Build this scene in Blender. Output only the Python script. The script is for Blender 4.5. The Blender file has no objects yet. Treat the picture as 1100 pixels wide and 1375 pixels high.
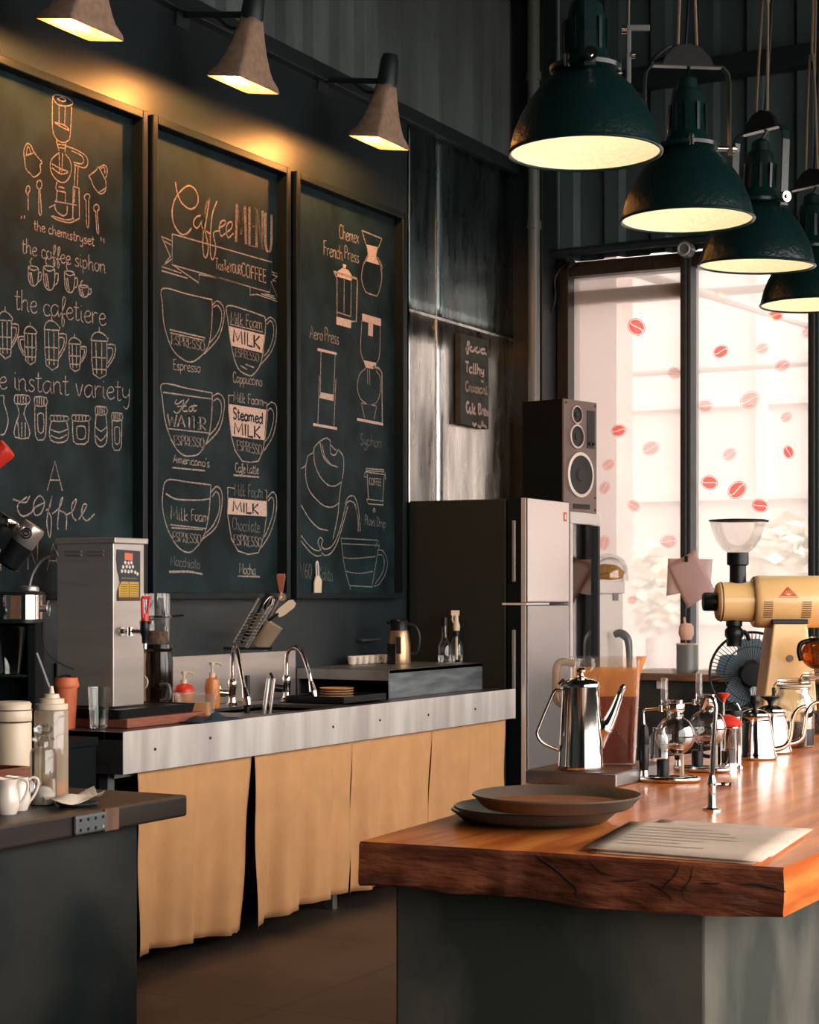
import bpy, bmesh, math, random
from mathutils import Vector, Matrix
random.seed(7)
S = bpy.context.scene
C = S.collection
PI = math.pi

# ------------------------------------------------------------------ camera
FPX, CX, HY, EYE = 2450.0, 550.0, 797.0, 1.40      # focal length, centre column, horizon row, eye height
YAW = math.radians(27.86)
SN, CS = math.sin(YAW), math.cos(YAW)
cam_d = bpy.data.cameras.new('camera')
cam = bpy.data.objects.new('camera', cam_d); C.objects.link(cam)
cam.location = (0, 0, EYE)
cam.rotation_euler = (PI/2, 0, YAW)
cam_d.sensor_fit = 'VERTICAL'; cam_d.sensor_height = 36.0
cam_d.lens = FPX*36.0/1375.0
cam_d.shift_y = (HY-687.5)/1375.0
cam_d.clip_start = 0.05; cam_d.clip_end = 200
S.camera = cam

# ------------------------------------------------------------------ view, sky, daylight
S.view_settings.view_transform = 'Standard'
S.view_settings.look = 'None'
S.view_settings.gamma = 1.0
S.view_settings.use_curve_mapping = False
S.view_settings.exposure = 0.0
S.cycles.use_denoising = True
S.cycles.max_bounces = 10
S.cycles.transparent_max_bounces = 24
S.cycles.sample_clamp_indirect = 6.0
S.cycles.caustics_reflective = False
S.cycles.caustics_refractive = False

SKY_BACK, SKY_SIDE = 1.55, 8.6
w = bpy.data.worlds.new('sky'); S.world = w
w.use_nodes = True
nt = w.node_tree; nt.nodes.clear()
tc = nt.nodes.new('ShaderNodeTexCoord')
dp = nt.nodes.new('ShaderNodeVectorMath'); dp.operation = 'DOT_PRODUCT'
dp.inputs[1].default_value = (0.94, -0.30, 0.16)      # the bright side of the overcast sky
nt.links.new(tc.outputs['Generated'], dp.inputs[0])
mr = nt.nodes.new('ShaderNodeMapRange'); mr.interpolation_type = 'SMOOTHSTEP'
mr.inputs[1].default_value = 0.0; mr.inputs[2].default_value = 0.75
mr.inputs[3].default_value = SKY_BACK; mr.inputs[4].default_value = SKY_SIDE
nt.links.new(dp.outputs['Value'], mr.inputs[0])
bg = nt.nodes.new('ShaderNodeBackground')
bg.inputs['Color'].default_value = (1.0, 0.90, 0.845, 1)
nt.links.new(mr.outputs[0], bg.inputs['Strength'])
wo = nt.nodes.new('ShaderNodeOutputWorld'); nt.links.new(bg.outputs[0], wo.inputs[0])

def portal(name, loc, rot, sx, sy):                    # helps the sky through an opening; gives no light of its own
    l = bpy.data.lights.new(name, 'AREA'); l.shape = 'RECTANGLE'; l.size = sx; l.size_y = sy
    l.cycles.is_portal = True
    o = bpy.data.objects.new(name, l); o.location = loc; o.rotation_euler = rot; C.objects.link(o)
portal('daylight_side', (2.1, 4.6, 2.35), (0, PI/2, 0), 3.1, 9.4)
portal('daylight_back', (-1.4, 10.5, 2.2), (-PI/2, 0, 0), 6.0, 2.6)

# ------------------------------------------------------------------ geometry of the view: photo point to place
def ray(px, py):
    k = (px-CX)/FPX; v = -(py-HY)/FPX
    return Vector((-SN+k*CS, CS+k*SN, v))
def on_z(px, py, z):
    d = ray(px, py); t = (z-EYE)/d.z; return Vector((d.x*t, d.y*t, z)), t/FPX
def on_x(px, py, x):
    d = ray(px, py); t = x/d.x; return Vector((x, d.y*t, EYE+d.z*t))
def on_y(px, py, y):
    d = ray(px, py); t = y/d.y; return Vector((d.x*t, y, EYE+d.z*t))
def at(px, py, f):
    d = ray(px, py); return Vector((d.x*f, d.y*f, EYE+d.z*f))

# ------------------------------------------------------------------ materials
def mat(name, col, rough=0.5, metal=0.0, var=0.0, lo=0.36, hi=0.64, vscale=6.0, stretch=(1,1,1), bump=0.0, bscale=40.0, coat=0.0, col2=None, spec=0.5, detail=6, emit=None, estr=0, aniso=0.0, rvar=0.0):
    m = bpy.data.materials.new(name); m.use_nodes = True
    n = m.node_tree.nodes; L = m.node_tree.links
    b = n['Principled BSDF']
    b.inputs['Base Color'].default_value = (*col, 1)
    b.inputs['Roughness'].default_value = rough
    b.inputs['Metallic'].default_value = metal
    b.inputs['Specular IOR Level'].default_value = spec
    if coat: b.inputs['Coat Weight'].default_value = coat; b.inputs['Coat Roughness'].default_value = 0.12
    if emit: b.inputs['Emission Color'].default_value = (*emit, 1); b.inputs['Emission Strength'].default_value = estr
    if var or col2 or bump or rvar:
        t = n.new('ShaderNodeTexCoord'); mp = n.new('ShaderNodeMapping'); mp.inputs['Scale'].default_value = stretch
        L.new(t.outputs['Object'], mp.inputs[0])
    if var or col2:
        nz = n.new('ShaderNodeTexNoise'); nz.inputs['Scale'].default_value = vscale; nz.inputs['Detail'].default_value = detail
        L.new(mp.outputs[0], nz.inputs['Vector'])
        r = n.new('ShaderNodeValToRGB'); r.color_ramp.elements[0].position = lo; r.color_ramp.elements[1].position = hi
        c2 = col2 if col2 else tuple(min(1, c*(1+var)) for c in col)
        c1 = col if col2 else tuple(c*(1-var) for c in col)
        r.color_ramp.elements[0].color = (*c1, 1); r.color_ramp.elements[1].color = (*c2, 1)
        L.new(nz.outputs['Fac'], r.inputs[0]); L.new(r.outputs[0], b.inputs['Base Color'])
    if rvar:
        nr = n.new('ShaderNodeTexNoise'); nr.inputs['Scale'].default_value = vscale*1.7; nr.inputs['Detail'].default_value = 5
        L.new(mp.outputs[0], nr.inputs['Vector'])
        m2 = n.new('ShaderNodeMapRange'); m2.inputs[1].default_value = 0.3; m2.inputs[2].default_value = 0.7
        m2.inputs[3].default_value = max(0.02, rough-rvar); m2.inputs[4].default_value = rough+rvar
        L.new(nr.outputs['Fac'], m2.inputs[0]); L.new(m2.outputs[0], b.inputs['Roughness'])
    if bump:
        nb = n.new('ShaderNodeTexNoise'); nb.inputs['Scale'].default_value = bscale; nb.inputs['Detail'].default_value = 4
        L.new(mp.outputs[0], nb.inputs['Vector'])
        bp = n.new('ShaderNodeBump'); bp.inputs['Strength'].default_value = bump; bp.inputs['Distance'].default_value = 0.02
        L.new(nb.outputs['Fac'], bp.inputs['Height']); L.new(bp.outputs[0], b.inputs['Normal'])
    return m
def glass(name, tint=(0.93, 0.95, 0.94), gloss=0.26, body=0.0, bcol=(0.9, 0.9, 0.9), blend=0.35, base=0.04):
    m = bpy.data.materials.new(name); m.use_nodes = True
    n = m.node_tree.nodes; L = m.node_tree.links; n.clear()
    tr = n.new('ShaderNodeBsdfTransparent'); tr.inputs[0].default_value = (*tint, 1)
    gl = n.new('ShaderNodeBsdfGlossy'); gl.inputs['Roughness'].default_value = 0.04; gl.inputs[0].default_value = (0.95, 0.95, 0.95, 1)
    lw = n.new('ShaderNodeLayerWeight'); lw.inputs[0].default_value = blend
    mu = n.new('ShaderNodeMath'); mu.operation = 'MULTIPLY_ADD'; mu.inputs[1].default_value = gloss*2; mu.inputs[2].default_value = base
    mu.use_clamp = True
    L.new(lw.outputs['Fresnel'], mu.inputs[0])
    bsh = tr.outputs[0]
    if body:
        df = n.new('ShaderNodeBsdfDiffuse'); df.inputs[0].default_value = (*bcol, 1)
        tl = n.new('ShaderNodeBsdfTranslucent'); tl.inputs[0].default_value = (*bcol, 1)
        ad = n.new('ShaderNodeMixShader'); ad.inputs[0].default_value = 0.5
        L.new(df.outputs[0], ad.inputs[1]); L.new(tl.outputs[0], ad.inputs[2])
        mb = n.new('ShaderNodeMixShader'); mb.inputs[0].default_value = body
        L.new(tr.outputs[0], mb.inputs[1]); L.new(ad.outputs[0], mb.inputs[2]); bsh = mb.outputs[0]
    mx = n.new('ShaderNodeMixShader'); L.new(mu.outputs[0], mx.inputs[0]); L.new(bsh, mx.inputs[1]); L.new(gl.outputs[0], mx.inputs[2])
    o = n.new('ShaderNodeOutputMaterial'); L.new(mx.outputs[0], o.inputs[0])
    return m
def perforated(name, col, hole, pitch, rough, metal=0.0):
    m = mat(name, col, rough, metal, spec=0.45)
    n = m.node_tree.nodes; L = m.node_tree.links; b = n['Principled BSDF']
    t = n.new('ShaderNodeTexCoord'); sp = n.new('ShaderNodeSeparateXYZ'); L.new(t.outputs['Object'], sp.inputs[0])
    def M(op, a, bb=None):
        x = n.new('ShaderNodeMath'); x.operation = op
        for i, v in enumerate((a, bb)):
            if v is None: continue
            if isinstance(v, (int, float)): x.inputs[i].default_value = v
            else: L.new(v, x.inputs[i])
        return x.outputs[0]
    sy = M('SINE', M('MULTIPLY', M('ADD', sp.outputs['Y'], sp.outputs['Z']), 2*PI/pitch))
    sz = M('SINE', M('MULTIPLY', M('SUBTRACT', sp.outputs['Y'], sp.outputs['Z']), 2*PI/pitch))
    f = M('GREATER_THAN', M('ADD', sy, sz), 0.55)
    nz = n.new('ShaderNodeTexNoise'); nz.inputs['Scale'].default_value = 3.0; nz.inputs['Detail'].default_value = 6; L.new(t.outputs['Object'], nz.inputs['Vector'])
    mx0 = n.new('ShaderNodeMix'); mx0.data_type = 'RGBA'; mx0.inputs[6].default_value = (*[c*0.7 for c in col], 1); mx0.inputs[7].default_value = (*[c*1.35 for c in col], 1)
    L.new(nz.outputs['Fac'], mx0.inputs[0])
    mx = n.new('ShaderNodeMix'); mx.data_type = 'RGBA'; mx.inputs[7].default_value = (*hole, 1)
    L.new(f, mx.inputs[0]); L.new(mx0.outputs[2], mx.inputs[6]); L.new(mx.outputs[2], b.inputs['Base Color'])
    return m

M = {}
M['wall'] = perforated('wall_perforated_steel', (0.0185, 0.0285, 0.0325), (0.004, 0.007, 0.008), 0.016, 0.40)
M['dark'] = mat('near_black_paint', (0.006, 0.010, 0.012), 0.5)
M['sheet'] = mat('bare_sheet_metal', (0.56, 0.57, 0.55), 0.30, 1.0, var=0.30, vscale=2.6, stretch=(1, 3.5, 0.7), bump=0.22, bscale=2.0, rvar=0.08)
M['sheet_dimmed'] = mat('dimmed_sheet_metal', (0.17, 0.225, 0.235), 0.30, 1.0, var=0.35, vscale=2.4, stretch=(1, 3.5, 0.6), bump=0.25, bscale=2.0, rvar=0.08)  # same metal as the lower sheets; dimmer reflection put into the colour
M['clad'] = mat('corrugated_cladding', (0.12, 0.15, 0.15), 0.5, 0.0, var=0.25, vscale=3, stretch=(1, 1, .25))
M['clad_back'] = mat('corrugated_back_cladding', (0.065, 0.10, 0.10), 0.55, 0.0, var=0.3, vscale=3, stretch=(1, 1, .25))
M['steel_dark'] = mat('dark_steel_beam', (0.022, 0.032, 0.036), 0.45, 0.3)
M['pipe'] = mat('grey_pipe_paint', (0.16, 0.17, 0.165), 0.4, 0.2)
M['ceiling'] = mat('ceiling_dark', (0.012, 0.024, 0.027), 0.8)
M['plaster'] = mat('dim_plaster', (0.125, 0.18, 0.19), 0.8, var=0.2)
M['board'] = mat('chalkboard_slate', (0.0085, 0.0195, 0.0225), 0.55, var=0.45, vscale=5, detail=9, bump=0.06, bscale=260, spec=0.12)
M['frame'] = mat('board_frame', (0.008, 0.014, 0.016), 0.4, 0.0, spec=0.15)
M['chalk'] = mat('chalk', (0.13, 0.13, 0.12), 0.95, col2=(0.47, 0.38, 0.32), vscale=170, detail=2, spec=0.1)
M['chalk_dim'] = mat('chalk_faint', (0.07, 0.085, 0.085), 0.95, col2=(0.20, 0.19, 0.18), vscale=170, detail=2, spec=0.1)
M['chalk_warm'] = mat('chalk_orange', (0.17, 0.13, 0.10), 0.95, col2=(0.50, 0.36, 0.28), vscale=170, detail=2, spec=0.1)
M['chalk_fill'] = mat('chalk_rubbed', (0.46, 0.34, 0.28), 0.95, col2=(0.62, 0.47, 0.40), vscale=120, detail=3, spec=0.1)
M['cement'] = mat('lamp_cement', (0.40, 0.265, 0.18), 0.9, var=0.15, vscale=30, bump=0.15, bscale=90)
M['lamp_in'] = mat('lamp_inner_white', (0.42, 0.40, 0.37), 0.7, spec=0.1)
M['bulb'] = mat('bulb_glow', (1, 0.9, 0.7), 0.5, emit=(1.0, 0.80, 0.52), estr=4.0)
M['diffuser'] = mat('lamp_diffuser', (0.05, 0.05, 0.05), 0.9, spec=0.0, emit=(1.0, 0.84, 0.62), estr=0.98)
M['bulb2'] = mat('pendant_bulb_glow', (1, 0.95, 0.85), 0.5, emit=(1.0, 0.90, 0.70), estr=1.6)
M['green'] = mat('green_enamel', (0.003, 0.017, 0.016), 0.28, 0.0, bump=0.20, bscale=60, spec=0.4)
M['green_plain'] = mat('green_enamel_smooth', (0.003, 0.017, 0.016), 0.28, 0.0, spec=0.4)
M['enamel'] = mat('white_enamel', (0.86, 0.80, 0.66), 0.4, bump=0.2, bscale=55)
M['rope'] = mat('rope', (0.20, 0.15, 0.10), 0.9)
M['black'] = mat('black_plastic', (0.007, 0.009, 0.010), 0.35, spec=0.3)
M['black_matte'] = mat('black_rubber', (0.005, 0.008, 0.009), 0.7, spec=0.1)
M['steel'] = mat('brushed_steel', (0.62, 0.56, 0.52), 0.30, 0.8, var=0.06, vscale=3, stretch=(.3, .3, 6), bump=0.006, bscale=4)
M['boiler_steel'] = mat('boiler_steel', (0.52, 0.475, 0.43), 0.28, 0.55, var=0.10, vscale=1.6, stretch=(.5, .5, 7), bump=0.03, bscale=2.2)
M['steel_apron'] = mat('apron_steel', (0.88, 0.80, 0.75), 0.36, 0.45, var=0.22, vscale=3.4, stretch=(1, 2.2, .3), bump=0.03, bscale=5)
M['steel_dull'] = mat('dull_steel', (0.30, 0.30, 0.30), 0.38, 0.9, var=0.2, vscale=6, bump=0.02, bscale=6)
M['steel_blue'] = mat('blue_stained_steel', (0.10, 0.135, 0.15), 0.4, 0.6, col2=(0.26, 0.30, 0.32), vscale=7, stretch=(1, .5, 4))
M['steel_top'] = mat('worktop_steel', (0.10, 0.10, 0.10), 0.35, 0.7, var=0.3)
M['chrome'] = mat('chrome', (0.78, 0.74, 0.69), 0.09, 1.0)
M['copper'] = mat('rose_copper', (0.80, 0.50, 0.36), 0.18, 1.0)
M['fridge_side'] = mat('fridge_side_paint', (0.021, 0.023, 0.019), 0.55, spec=0.2, bump=0.03, bscale=300)
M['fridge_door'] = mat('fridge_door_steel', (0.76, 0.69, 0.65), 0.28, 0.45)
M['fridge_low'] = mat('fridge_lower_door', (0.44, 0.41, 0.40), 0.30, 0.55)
M['white'] = mat('white_plastic', (0.72, 0.66, 0.61), 0.4)
M['white_china'] = mat('white_china', (0.74, 0.66, 0.57), 0.2, coat=0.4)
M['cream'] = mat('cream_enamel', (0.90, 0.575, 0.24), 0.32, coat=0.3)
M['cream_jar'] = mat('cream_ceramic', (0.70, 0.58, 0.42), 0.4)
M['curtain'] = mat('canvas_curtain', (0.67, 0.365, 0.165), 0.95, var=0.05, vscale=7, bump=0.05, bscale=300, spec=0.1)
M['orange'] = mat('orange_plastic', (0.72, 0.17, 0.065), 0.5)
M['red'] = mat('red_plastic', (0.62, 0.035, 0.02), 0.35)
M['redbrown'] = mat('red_brown_wood', (0.27, 0.085, 0.045), 0.5, var=0.2, vscale=20, stretch=(8, 1, 8))
M['ink_red'] = glass('bean_paint_red', (0.95, 0.45, 0.42), 0.0, body=0.62, bcol=(0.95, 0.10, 0.07))
M['ink_pink'] = glass('bean_paint_thin', (1.0, 0.80, 0.78), 0.0, body=0.30, bcol=(0.95, 0.28, 0.22))
M['glass'] = glass('clear_glass')
M['glass_thin'] = glass('thin_clear_glass', (0.95, 0.96, 0.95), 0.24, base=0.03, blend=0.42)
M['tub'] = glass('frosted_tub', (0.92, 0.90, 0.87), 0.15, body=0.22, bcol=(0.9, 0.82, 0.75))
M['pane'] = glass('glare_veiled_pane', (0.96, 0.955, 0.95), 0.02, body=0.42, bcol=(0.96, 0.91, 0.885), base=0.0)  # milky body stands in for the glare of the overexposed outside
M['hopper'] = glass('hopper_plastic', (0.98, 0.97, 0.96), 0.12, body=0.12, bcol=(0.95, 0.90, 0.86))
M['clear_plastic'] = glass('clear_plastic', (0.94, 0.91, 0.87), 0.2, body=0.07, bcol=(0.85, 0.75, 0.65))
M['cloudy'] = glass('cloudy_plastic', (0.90, 0.85, 0.76), 0.2, body=0.50, bcol=(0.82, 0.70, 0.54))
M['tea'] = glass('amber_tea', (0.72, 0.20, 0.03), 0.05, body=0.42, bcol=(0.36, 0.060, 0.006), base=0.01)
M['tea_foam'] = glass('tea_film', (0.98, 0.70, 0.42), 0.04, body=0.50, bcol=(0.95, 0.44, 0.12), base=0.01)
M['amber'] = glass('amber_glass', (0.62, 0.25, 0.07), 0.35, body=0.3, bcol=(0.5, 0.16, 0.03))
M['syrup'] = mat('orange_syrup', (0.72, 0.30, 0.05), 0.3)
M['soap'] = mat('orange_soap', (0.62, 0.22, 0.05), 0.3)
M['cold_brew'] = mat('cold_brew', (0.010, 0.006, 0.004), 0.15)
M['grounds'] = mat('coffee_beans', (0.020, 0.010, 0.007), 0.55, var=0.6, vscale=70, bump=0.8, bscale=130)
M['froth'] = mat('brown_froth', (0.14, 0.07, 0.045), 0.7, var=0.4, vscale=60)
M['slab'] = mat('red_wood_slab', (0.54, 0.115, 0.018), 0.30, col2=(0.90, 0.29, 0.06), vscale=4.5, stretch=(7, 0.7, 7), detail=8, coat=0.22, bump=0.02, bscale=10)
M['slab_edge'] = mat('slab_live_edge', (0.085, 0.022, 0.009), 0.5, col2=(0.23, 0.066, 0.026), vscale=7, stretch=(1.2, 1, 5), detail=9, bump=0.5, bscale=16)
M['crack'] = mat('wood_crack', (0.010, 0.004, 0.002), 0.9)
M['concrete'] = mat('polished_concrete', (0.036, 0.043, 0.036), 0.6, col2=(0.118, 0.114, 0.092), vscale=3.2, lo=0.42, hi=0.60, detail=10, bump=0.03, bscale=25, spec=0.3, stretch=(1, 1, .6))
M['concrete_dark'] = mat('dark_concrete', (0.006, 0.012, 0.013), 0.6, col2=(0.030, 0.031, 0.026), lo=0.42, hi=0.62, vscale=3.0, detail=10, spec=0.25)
M['darkwood'] = mat('dark_stained_wood', (0.018, 0.013, 0.011), 0.42, col2=(0.028, 0.021, 0.017), vscale=5, stretch=(8, .8, 8), spec=0.3)
M['midwood'] = mat('worn_brown_wood', (0.13, 0.065, 0.035), 0.5, var=0.3, vscale=10, stretch=(1, 6, 1))
M['lightwood'] = mat('light_wood', (0.50, 0.29, 0.15), 0.5, var=0.2, vscale=8, stretch=(1, 8, 8))
M['tray_brown'] = mat('brown_serving_tray', (0.085, 0.060, 0.042), 0.5, var=0.1, bump=0.05, bscale=200)
M['tray_liner'] = mat('tray_cork_liner', (0.27, 0.105, 0.045), 0.8, spec=0.15, var=0.15, vscale=20)
M['tray_teal'] = mat('dark_teal_tray', (0.030, 0.045, 0.047), 0.4)
M['paper'] = mat('menu_paper', (0.66, 0.53, 0.42), 0.8, var=0.12, vscale=5)
M['paper_print'] = mat('menu_print', (0.56, 0.44, 0.35), 0.8)
M['paper_pale'] = mat('pale_pink_paper', (0.80, 0.66, 0.64), 0.8)
M['paper_pink'] = mat('pink_paper', (0.62, 0.44, 0.43), 0.8, var=0.03)
M['napkin'] = mat('white_napkin', (0.78, 0.66, 0.54), 0.9)
M['cloth_blue'] = mat('navy_cloth', (0.008, 0.028, 0.055), 0.9, bump=0.3, bscale=60)
M['plate'] = mat('tan_plate', (0.50, 0.32, 0.17), 0.4)
M['blade'] = glass('blue_fan_blade', (0.55, 0.68, 0.75), 0.3, body=0.75, bcol=(0.33, 0.46, 0.54))
M['cooler_glass'] = glass('cooler_door_glass', (0.93, 0.95, 0.94), 1.0)
M['baffle'] = mat('speaker_baffle', (0.19, 0.13, 0.11), 0.5, var=0.1)
M['cone'] = mat('speaker_cone', (0.045, 0.042, 0.040), 0.8, bump=0.3, bscale=200)
M['ring'] = mat('speaker_ring', (0.66, 0.60, 0.55), 0.3, 0.6)
M['bread'] = mat('bread_crust', (0.42, 0.17, 0.035), 0.6, col2=(0.62, 0.30, 0.08), vscale=12)
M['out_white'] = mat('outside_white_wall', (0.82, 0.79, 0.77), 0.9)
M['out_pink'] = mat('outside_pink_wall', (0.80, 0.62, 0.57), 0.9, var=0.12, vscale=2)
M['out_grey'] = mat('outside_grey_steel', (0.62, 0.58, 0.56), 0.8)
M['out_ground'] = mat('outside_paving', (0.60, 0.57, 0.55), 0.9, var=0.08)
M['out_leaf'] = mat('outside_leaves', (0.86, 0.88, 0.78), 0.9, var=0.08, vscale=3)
M['yellow'] = mat('label_yellow', (0.58, 0.36, 0.035), 0.5)
M['label_dark'] = mat('label_dark', (0.012, 0.020, 0.024), 0.4)
M['label_orange'] = mat('label_orange', (0.75, 0.17, 0.09), 0.5)
M['label_maroon'] = mat('label_maroon', (0.13, 0.022, 0.02), 0.5)
M['logo_red'] = mat('logo_red', (0.62, 0.10, 0.035), 0.4)
M['plate_metal'] = mat('grey_metal_plate', (0.10, 0.115, 0.115), 0.5, 0.4)
m = M['floor'] = mat('concrete_floor', (0.026, 0.0205, 0.0165), 0.55, col2=(0.072, 0.053, 0.041), vscale=1.6, detail=10, bump=0.03, bscale=30)
n = m.node_tree.nodes; L = m.node_tree.links; b = n['Principled BSDF']
t = n.new('ShaderNodeTexCoord'); bt = n.new('ShaderNodeTexBrick')
bt.offset = 0.0; bt.inputs['Scale'].default_value = 1.0; bt.inputs['Mortar Size'].default_value = 0.006; bt.inputs['Brick Width'].default_value = 1.2; bt.inputs['Row Height'].default_value = 1.2
bt.inputs['Color1'].default_value = (1, 1, 1, 1); bt.inputs['Color2'].default_value = (0.8, 0.8, 0.8, 1); bt.inputs['Mortar'].default_value = (0.12, 0.12, 0.12, 1)
mp = n.new('ShaderNodeMapping'); mp.inputs['Location'].default_value = (3.27, -5.22+4.8, 0); L.new(t.outputs['Object'], mp.inputs[0]); L.new(mp.outputs[0], bt.inputs[0])
mx = n.new('ShaderNodeMix'); mx.data_type = 'RGBA'; mx.blend_type = 'MULTIPLY'; mx.inputs[0].default_value = 1
src = b.inputs['Base Color'].links[0].from_socket; L.new(src, mx.inputs[6]); L.new(bt.outputs['Color'], mx.inputs[7]); L.new(mx.outputs[2], b.inputs['Base Color'])

# ------------------------------------------------------------------ mesh helpers
def nb(): return bmesh.new()
def box(bm, x0, x1, y0, y1, z0, z1, mtx=None):
    vs = [bm.verts.new((x, y, z)) for z in (z0, z1) for y in (y0, y1) for x in (x0, x1)]
    for f in ((0,2,3,1), (4,5,7,6), (0,1,5,4), (2,6,7,3), (0,4,6,2), (1,3,7,5)): bm.faces.new([vs[i] for i in f])
    if mtx is not None: bmesh.ops.transform(bm, matrix=mtx, verts=vs)
    return vs
def frame_of(d):
    d = Vector(d).normalized(); a = Vector((0, 0, 1)) if abs(d.z) < 0.95 else Vector((1, 0, 0))
    u = d.cross(a).normalized(); v = d.cross(u).normalized(); return u, v
def lathe(bm, prof, c=(0,0,0), seg=28, axis=None, sx=1, sy=1):
    c = Vector(c)
    if axis is None: ux, uy, uz = Vector((1,0,0)), Vector((0,1,0)), Vector((0,0,1))
    else: uz = Vector(axis).normalized(); ux, uy = frame_of(uz)
    rings = []
    for r, z in prof:
        if r <= 1e-6: rings.append([bm.verts.new(c+uz*z)])
        else: rings.append([bm.verts.new(c+ux*(r*sx*math.cos(2*PI*i/seg))+uy*(r*sy*math.sin(2*PI*i/seg))+uz*z) for i in range(seg)])
    for a, b in zip(rings, rings[1:]):
        for i in range(seg):
            j = (i+1) % seg
            if len(a) == 1 and len(b) == 1: continue
            if len(a) == 1: bm.faces.new((a[0], b[i], b[j]))
            elif len(b) == 1: bm.faces.new((a[i], a[j], b[0]))
            else: bm.faces.new((a[i], a[j], b[j], b[i]))
def cyl(bm, p0, p1, r0, r1=None, seg=16):
    p0, p1 = Vector(p0), Vector(p1); r1 = r0 if r1 is None else r1; h = (p1-p0).length
    lathe(bm, [(0, 0), (r0, 0), (r1, h), (0, h)], p0, seg, p1-p0)
def smooth_pts(pts, n=6, closed=False):
    P = [Vector(p) for p in pts]
    if len(P) < 3: return P
    out = []; N = len(P); rng = range(N if closed else N-1)
    for i in rng:
        p1, p2 = P[i], P[(i+1) % N]
        p0 = P[i-1] if (i > 0 or closed) else p1*2-p2
        p3 = P[(i+2) % N] if (i+2 < N or closed) else p2*2-p1
        for k in range(n):
            t = k/n
            out.append(0.5*((2*p1)+(p2-p0)*t+(2*p0-5*p1+4*p2-p3)*t*t+(3*p1-p0-3*p2+p3)*t**3))
    if not closed: out.append(P[-1])
    return out
def tube(bm, pts, r, seg=8, sm=6, closed=False):
    P = smooth_pts(pts, sm, closed) if sm > 1 else [Vector(p) for p in pts]
    rr = r if isinstance(r, (list, tuple)) else [r, r]
    N = len(P); rings = []; u = None
    for i, p in enumerate(P):
        if closed: d = P[(i+1) % N]-P[i-1]
        else: d = P[min(i+1, N-1)]-P[max(i-1, 0)]
        if d.length < 1e-9: d = Vector((0, 0, 1))
        d.normalize()
        if u is None: u, v = frame_of(d)
        u = (u-d*u.dot(d)).normalized(); v = d.cross(u)
        q = i/max(1, N-1)*(len(rr)-1); k = min(int(q), len(rr)-2); rad = rr[k]+(rr[k+1]-rr[k])*(q-k)
        rings.append([bm.verts.new(p+u*rad*math.cos(2*PI*j/seg)+v*rad*math.sin(2*PI*j/seg)) for j in range(seg)])
    for a, b in (zip(rings, rings[1:]+rings[:1]) if closed else zip(rings, rings[1:])):
        for j in range(seg):
            k = (j+1) % seg; bm.faces.new((a[j], a[k], b[k], b[j]))
    if not closed:
        bm.faces.new(rings[0][::-1]); bm.faces.new(rings[-1])
def prism(bm, poly, z0, z1, mtx=None):
    lo = [bm.verts.new((x, y, z0)) for x, y in poly]; hi = [bm.verts.new((x, y, z1)) for x, y in poly]
    n = len(poly)
    bm.faces.new(lo[::-1]); bm.faces.new(hi)
    for i in range(n): bm.faces.new((lo[i], lo[(i+1) % n], hi[(i+1) % n], hi[i]))
    if mtx is not None: bmesh.ops.transform(bm, matrix=mtx, verts=lo+hi)
def torus(bm, c, R, r, axis=(0,0,1), seg=32, rs=8):
    ax = Vector(axis).normalized(); u, v = frame_of(ax); c = Vector(c)
    tube(bm, [c+u*R*math.cos(2*PI*i/seg)+v*R*math.sin(2*PI*i/seg) for i in range(seg)], r, rs, 1, True)
def rrect(hx, hy, r, n=4):
    out = []
    for cx_, cy_, a in ((hx-r, hy-r, 0), (-hx+r, hy-r, PI/2), (-hx+r, -hy+r, PI), (hx-r, -hy+r, 1.5*PI)):
        for i in range(n+1): out.append((cx_+r*math.cos(a+PI/2*i/n), cy_+r*math.sin(a+PI/2*i/n)))
    return out
def loft(bm, sections, cap0=True, cap1=True):           # sections: list of lists of 3-D points
    R = [[bm.verts.new(p) for p in s] for s in sections]; n = len(R[0])
    for a, b in zip(R, R[1:]):
        for i in range(n): bm.faces.new((a[i], a[(i+1) % n], b[(i+1) % n], b[i]))
    if cap0: bm.faces.new(R[0][::-1])
    if cap1: bm.faces.new(R[-1])
def obj(name, bm, m, parent=None, smooth=False, bevel=0.0, loc=None, rot=None, label=None, solid=0.0, sub=0):
    bmesh.ops.recalc_face_normals(bm, faces=bm.faces)
    me = bpy.data.meshes.new(name); bm.to_mesh(me); bm.free()
    me.materials.append(M[m] if isinstance(m, str) else m)
    if smooth:
        try: me.shade_smooth()
        except Exception: pass
        try: me.set_sharp_from_angle(angle=math.radians(42))
        except Exception: pass
    o = bpy.data.objects.new(name, me); C.objects.link(o)
    if parent is not None: o.parent = parent
    if loc is not None: o.location = loc
    if rot is not None: o.rotation_euler = rot
    if label: o['label'] = label
    if sub:
        s = o.modifiers.new('sub', 'SUBSURF'); s.levels = sub; s.render_levels = sub
    if solid:
        s = o.modifiers.new('solid', 'SOLIDIFY'); s.thickness = solid; s.offset = 0
    if bevel:
        b = o.modifiers.new('bevel', 'BEVEL'); b.width = bevel; b.segments = 2; b.limit_method = 'ANGLE'; b.angle_limit = math.radians(40)
    return o
def tag(o, label, cat, group=None, kind=None):
    o['label'] = label; o['category'] = cat
    if group: o['group'] = group
    if kind: o['kind'] = kind
    return o
def thing(name, label, cat, loc=(0,0,0), rz=0.0, group=None, rot=None):
    o = bpy.data.objects.new(name, None); o.empty_display_size = 0.05; C.objects.link(o)
    o.location = loc; o.rotation_euler = rot if rot is not None else (0, 0, rz)
    return tag(o, label, cat, group)
def struct(name, bm, m, parent=None, **kw):
    o = obj(name, bm, m, parent, **kw)
    if parent is None: o['kind'] = 'structure'
    return o
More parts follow.
